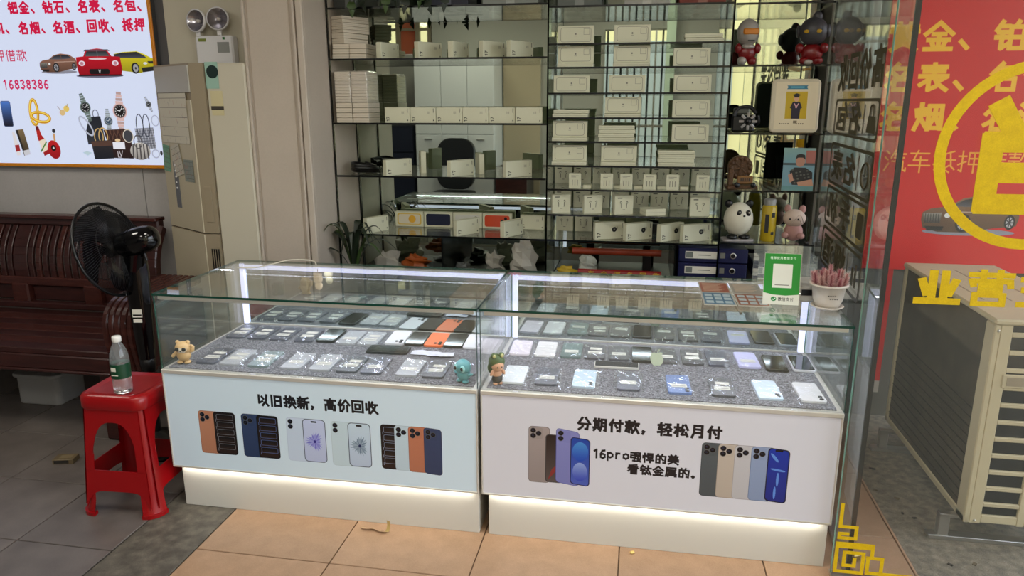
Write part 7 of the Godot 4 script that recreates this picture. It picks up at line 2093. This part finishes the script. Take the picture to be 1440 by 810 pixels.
func lower_clutter():
	var y := 0.612
	# spider plant in its pot, at the column end
	var t := thing("spider_plant", "dark leaved spider plant in a white pot by the column", "plant", Vector3(-0.885, 0.60, SZ + 0.075))
	part("pot", lathe_mesh([Vector2(0, 0.0), Vector2(0.040, 0.0), Vector2(0.055, 0.085), Vector2(0.050, 0.088), Vector2(0.046, 0.075), Vector2(0, 0.075)], 20), mat(Color(0.68, 0.67, 0.63), 0.4), t)
	var lm := [mat(Color(0.10, 0.145, 0.09), 0.45), mat(Color(0.20, 0.29, 0.11), 0.5)]
	for i in 17:
		var a := TAU * i / 17.0 + 0.3
		var reach := 0.10 + 0.13 * absf(sin(i * 2.3))
		var top := 0.11 + 0.13 * absf(cos(i * 1.3))
		var s := st()
		ribbon(s, smooth_path([Vector3(cos(a) * 0.012, 0.075, sin(a) * 0.012), Vector3(cos(a) * reach * 0.35, 0.075 + top * 0.8, sin(a) * reach * 0.25), Vector3(cos(a) * reach * 0.75, 0.075 + top, sin(a) * reach * 0.45), Vector3(cos(a) * reach * 1.15, 0.075 + top * 0.62, sin(a) * reach * 0.6)], 4), 0.017)
		part("leaf", done(s), lm[1 if i % 4 == 1 else 0], t)
	var ps := thing("plant_support", "stand carrying the spider plant behind the counter", "stand", Vector3(-0.885, 0, SZ + 0.075))
	slab("stand_top", Vector3(-0.07, 0.58, -0.06), Vector3(0.07, 0.60, 0.06), M.black_metal, ps, 0.002)
	for q in [[-0.06, -0.05], [0.05, -0.05], [-0.06, 0.04], [0.05, 0.04]]:
		slab("leg", Vector3(q[0], 0.0, q[1]), Vector3(q[0] + 0.01, 0.58, q[1] + 0.01), M.black_metal, ps)
	# trailing vine on the topmost board
	var v := thing("trailing_vine", "trailing green vine hanging from the topmost board by the column", "plant", Vector3(-0.70, BAYS.column.ys[4], SZ - 0.06))
	part("pot", lathe_mesh([Vector2(0, 0.0), Vector2(0.05, 0.0), Vector2(0.065, 0.10), Vector2(0.058, 0.10), Vector2(0.054, 0.085), Vector2(0, 0.085)], 20), mat(Color(0.25, 0.28, 0.25), 0.5), v)
	var leaf := st()
	ribbon(leaf, smooth_path([Vector3(0, 0, 0), Vector3(0, -0.012, 0.012), Vector3(0, -0.038, 0.018), Vector3(0, -0.072, 0.012)], 4), 0.022, 0.3)
	var lmesh := done(leaf)
	var stem := st()
	for e in [[-0.15, -0.005], [-0.085, 0.01], [0.02, 0.0], [0.11, 0.012], [0.22, 0.0], [0.29, -0.01]]:
		add_tube(stem, smooth_path([Vector3(0, 0.09, 0.03), Vector3(e[0] * 0.5, 0.105, 0.07), Vector3(e[0], e[1] + 0.05, 0.085), Vector3(e[0] * 1.05, e[1], 0.088)], 4), 0.0025, 5)
	part("stem", done(stem), lm[0], v)
	var k := 0
	for e in [[-0.15, 0.02, 0.3], [-0.085, 0.03, -0.5], [-0.12, 0.06, 0.9], [0.02, 0.035, 0.2], [0.07, 0.05, -0.8], [0.11, 0.03, 0.4], [0.17, 0.05, 1.1], [0.22, 0.02, -0.2], [0.29, 0.035, 0.6], [-0.02, 0.055, 1.6]]:
		part("leaf", lmesh, lm[1 if k % 3 == 0 else 0], v, Vector3(e[0], e[1], 0.085), Vector3(0, e[2], 0.3 * sin(k * 2.0)))
		k += 1
	# things on the topmost board
	for e in [[-0.90, 0.16, 0.09, Color(0.17, 0.18, 0.17), "dull green carton on the topmost board beside the column"], [-0.42, 0.20, 0.12, Color(0.08, 0.09, 0.16), "dark blue carton on the topmost board"], [-0.12, 0.26, 0.10, Color(0.50, 0.52, 0.50), "long grey carton on the topmost board"]]:
		var cbx := thing("storage_carton", e[4], "carton", Vector3(e[0], BAYS.column.ys[4], SZ - 0.17))
		part("carton", box_mesh(Vector3(e[1], e[2], 0.2), 0.003), mat(e[3], 0.6), cbx, Vector3(0, e[2] / 2, 0))
		part("tape_band", box_mesh(Vector3(0.04, e[2] + 0.001, 0.201)), mat(e[3].lightened(0.2), 0.4), cbx, Vector3(0, e[2] / 2, 0))
	for e in [[0.20, Color(0.34, 0.36, 0.34), "grey green carton above the middle bay"], [0.50, Color(0.60, 0.60, 0.57), "pale carton above the middle bay"], [0.74, Color(0.42, 0.16, 0.10), "rust red carton above the middle bay"]]:
		var cbx := thing("storage_carton", e[2], "carton", Vector3(e[0], BAYS.middle.ys[9], SZ - 0.14))
		part("carton", box_mesh(Vector3(0.2, 0.11, 0.18), 0.003), mat(e[1], 0.6), cbx, Vector3(0, 0.055, 0))
		part("tape_band", box_mesh(Vector3(0.04, 0.111, 0.181)), mat(e[1].lightened(0.2), 0.4), cbx, Vector3(0, 0.055, 0))
	# crumpled bags and papers in the compartments
	var crumple := func(called: String, label: String, category: String, at: Vector3, size: Vector3, m: Material, seed_: int):
		var n := noise(0.9, 3, FastNoiseLite.TYPE_SIMPLEX, seed_)
		var s := st()
		var g := []
		for i in 11:
			var r := []
			for j in 9:
				var a := PI * i / 10.0; var b := TAU * j / 8.0
				var d := Vector3(sin(a) * cos(b), -cos(a), sin(a) * sin(b))
				var f := 0.75 + 0.55 * n.get_noise_3d(d.x * 1.6, d.y * 1.6 + seed_, d.z * 1.6) + 0.25 * n.get_noise_3d(d.x * 4, d.y * 4, d.z * 4)
				var q := Vector3(d.x * size.x, d.y * size.y, d.z * size.z) * f
				q.y = maxf(q.y, -size.y * 0.62)
				r.append(q)
			r[8] = r[0]
			g.append(r)
		for i in 10:
			for j in 8: quad(s, g[i][j], g[i + 1][j], g[i + 1][j + 1], g[i][j + 1])
		var o := thing(called, label, category, at + Vector3(0, size.y * 0.62, 0))
		part("crumpled_skin", done(s), m, o)
	var wb := mat(Color(0.62, 0.61, 0.57), 0.4)
	crumple.call("plastic_bag", "orange crumpled bag in the lower compartment beside the plant", "bag", Vector3(-0.62, y + 0.045, SZ - 0.10), Vector3(0.10, 0.05, 0.05), mat(Color(0.55, 0.26, 0.06), 0.4), 71)
	crumple.call("plastic_bag", "dark bag lying under the orange bag", "bag", Vector3(-0.56, y, SZ - 0.10), Vector3(0.10, 0.017, 0.06), mat(Color(0.06, 0.06, 0.09), 0.4), 72)
	crumple.call("yellow_paper", "yellow star shaped paper in the lower compartment", "paper", Vector3(-0.52, y + 0.035, SZ - 0.03), Vector3(0.055, 0.02, 0.03), mat(Color(0.62, 0.50, 0.10), 0.5), 73)
	crumple.call("plastic_bag", "white bag behind the spider plant leaves", "bag", Vector3(-0.78, y, SZ - 0.14), Vector3(0.11, 0.085, 0.06), wb, 74)
	crumple.call("plastic_bag", "tall white crumpled carrier bag below the askew boxes", "bag", Vector3(-0.055, y, SZ - 0.07), Vector3(0.085, 0.15, 0.06), wb, 75)
	crumple.call("plastic_bag", "flat white bag beside the tall carrier bag", "bag", Vector3(-0.222, y, SZ - 0.17), Vector3(0.07, 0.09, 0.05), wb, 76)
	crumple.call("plastic_bag", "grey crumpled bag in the second lower compartment", "bag", Vector3(-0.375, y, SZ - 0.12), Vector3(0.062, 0.06, 0.07), mat(Color(0.30, 0.31, 0.30), 0.4), 77)
	crumple.call("plastic_bag", "dark blue bag between the grey and white bags", "bag", Vector3(-0.215, y, SZ - 0.05), Vector3(0.06, 0.045, 0.035), mat(Color(0.07, 0.07, 0.12), 0.4), 78)
	crumple.call("plastic_bag", "clear crumpled bag among the red banner rolls", "bag", Vector3(0.26, y + 0.065, SZ - 0.08), Vector3(0.06, 0.06, 0.045), pane(Color(0.85, 0.87, 0.82), 0.35, 0.15), 79)
	crumple.call("yellow_cloth", "yellow cloth bundle at the end of the red banner", "cloth", Vector3(0.165, y + 0.05, SZ - 0.045), Vector3(0.07, 0.035, 0.03), mat(Color(0.66, 0.55, 0.06), 0.6), 80)
	# rolled red banners
	for e in [[Vector3(0.42, y + 0.070, SZ - 0.045), 0.0, 0.20, "rolled red banner with yellow characters in front"], [Vector3(0.40, y + 0.150, SZ - 0.17), 0.02, 0.22, "orange red banner roll behind the clear bag"]]:
		var b := thing("banner_roll", e[3], "banner", e[0], e[1])
		var s := st()
		add_tube(s, [Vector3(-e[2], 0, 0), Vector3(e[2], 0, 0)], 0.017, 12)
		part("roll", done(s), mat(Color(0.50, 0.04, 0.04) if e[1] == 0.0 else Color(0.56, 0.20, 0.09), 0.5), b)
		if e[1] == 0.0:
			part("yellow_lettering", letter_mesh("车金酒名回收", Vector2(0.030, 0.024), 0.062, 0.15, 0.0008), mat(Color(0.72, 0.55, 0.12), 0.5), b, Vector3(-0.15, 0.011, 0.0172))
			for x in [-0.15, 0.15]: slab("rest", Vector3(x - 0.02, -0.068, -0.02), Vector3(x + 0.02, -0.0175, 0.02), M.black, b)
		else:
			for x in [-0.15, 0.15]: slab("rest", Vector3(x - 0.02, -0.148, -0.02), Vector3(x + 0.02, -0.0175, 0.02), M.black, b)
	# blue ring binders
	var blue := mat(Color(0.055, 0.075, 0.24), 0.4)
	for i in 4:
		binder(Vector3(0.852 if i < 3 else 1.135, y + (i * 0.072 if i < 3 else 0.08), SZ - 0.14), blue, "blue ring binder with white spine label, %s" % ["lowest of the stack", "middle of the stack", "topmost of the stack", "alone nearer the partition"][i], 0.315 if i < 3 else 0.19)
	var shelf_block := thing("paper_ream", "stack of paper under the lone binder", "paper", Vector3(1.135, y, SZ - 0.14))
	slab("sheets", Vector3(-0.09, 0.0, -0.12), Vector3(0.09, 0.08, 0.12), M.paper, shelf_block, 0.002)

func binder(at: Vector3, m: Material, label: String, w: float):
	var t := thing("ring_binder", label, "binder", at, 0.0, "blue ring binders")
	part("cover", box_mesh(Vector3(w, 0.068, 0.25), 0.004), m, t, Vector3(0, 0.034, 0))
	var zf := 0.1254
	part("spine_label", box_mesh(Vector3(w * 0.46, 0.034, 0.001)), M.paper, t, Vector3(-w * 0.17, 0.036, zf))
	part("label_block", box_mesh(Vector3(w * 0.10, 0.028, 0.0012)), mat(Color(0.42, 0.44, 0.42), 0.6), t, Vector3(-w * 0.34, 0.036, zf + 0.0002))
	part("label_print", box_mesh(Vector3(w * 0.18, 0.004, 0.0012)), M.ink_grey, t, Vector3(-w * 0.12, 0.036, zf + 0.0002))
	part("size_mark", box_mesh(Vector3(w * 0.07, 0.026, 0.001)), M.ink_grey, t, Vector3(w * 0.14, 0.036, zf))
	part("finger_ring", lathe_mesh([Vector2(0.010, 0), Vector2(0.014, 0), Vector2(0.014, 0.003), Vector2(0.010, 0.003)], 16), M.silver, t, Vector3(w * 0.29, 0.036, zf - 0.001), Vector3(PI / 2, 0, 0))
	part("finger_hole", lathe_mesh([Vector2(0, 0.0006), Vector2(0.010, 0.0006)], 16), M.black, t, Vector3(w * 0.29, 0.036, zf - 0.0002), Vector3(PI / 2, 0, 0))

func floor_scraps():
	var t := thing("cigarette_packet", "tan cigarette packet lying on the grey floor tiles", "packet", Vector3(-1.868, 0.0, -0.247), 0.25)
	part("packet", box_mesh(Vector3(0.086, 0.022, 0.056), 0.0015), mat(Color(0.42, 0.36, 0.26), 0.5), t, Vector3(0, 0.011, 0))
	part("printed_band", box_mesh(Vector3(0.060, 0.014, 0.001)), M.ink, t, Vector3(-0.006, 0.011, 0.0283))
	part("lid_print", box_mesh(Vector3(0.05, 0.0006, 0.03)), mat(Color(0.50, 0.44, 0.33), 0.5), t, Vector3(0.004, 0.0223, 0))
	var tape := mat(Color(0.72, 0.62, 0.40), 0.4, 0.0, {"cull_mode": BaseMaterial3D.CULL_DISABLED})
	var s := st()
	var pts := smooth_path([Vector3(-0.075, 0.004, 0.004), Vector3(-0.05, 0.010, 0.012), Vector3(-0.03, 0.003, 0.004), Vector3(0.0, 0.006, 0.018), Vector3(0.024, 0.003, 0.014), Vector3(0.030, 0.02, 0.006), Vector3(0.028, 0.040, 0.002)], 5)
	for i in pts.size() - 1:
		var w := Vector3(0.004, 0.005, 0.008) if i < 20 else Vector3(0.008, 0.0, 0.003)
		quad(s, pts[i] - w * 0.7, pts[i] + w, pts[i + 1] + w, pts[i + 1] - w * 0.7)
	var tp := thing("tape_scrap", "curled scrap of yellowish tape on the floor below the phone sign", "tape", Vector3(-0.362, 0.0, 0.02))
	part("tape", done(s), tape, tp)
	var cr := thing("paper_crumb", "tiny yellow crumb of paper by the counter plinth", "paper", Vector3(0.529, 0.0, 0.012))
	part("crumb", box_mesh(Vector3(0.016, 0.008, 0.012), 0.003), mat(Color(0.80, 0.68, 0.38), 0.6), cr, Vector3(0, 0.004, 0), Vector3(0, 0.5, 0))
	# brass lock and litter behind the pane
	var lk := thing("brass_padlock", "small brass padlock on tan tiles behind the gold fretwork", "lock", Vector3(1.265, 0.0, -0.075), 0.5)
	part("lock_body", box_mesh(Vector3(0.032, 0.026, 0.018), 0.004), mat(Color(0.55, 0.46, 0.24), 0.3, 0.8), lk, Vector3(0, 0.013, 0))
	part("shackle", tube_mesh(smooth_path([Vector3(-0.016, 0.02, 0), Vector3(-0.040, 0.02, 0.004), Vector3(-0.044, 0.012, 0.004), Vector3(-0.040, 0.006, 0.004), Vector3(-0.016, 0.006, 0)], 4), 0.003, 6), M.silver, lk)
	for i in 14:
		var gx := 1.50 + rng.randf() * 0.55; var gz := -0.16 + rng.randf() * 0.12 if i < 9 else -0.9 + rng.randf() * 0.5
		var w := rng.randf() * 0.012 + 0.006
		if i >= 9: gx = 1.47 + rng.randf() * 0.10
		var o := thing("dry_leaf", "dry brown leaf crumb lying on the yard concrete", "leaf", Vector3(gx, -0.012, gz), rng.randf() * 6.0, "leaf crumbs in the yard")
		part("leaf_blade", box_mesh(Vector3(w * 1.6, 0.003, w), 0.001), mat(Color(0.12, 0.09, 0.06) if i % 2 else Color(0.36, 0.30, 0.2), 0.8), o, Vector3(0, 0.0015, 0))
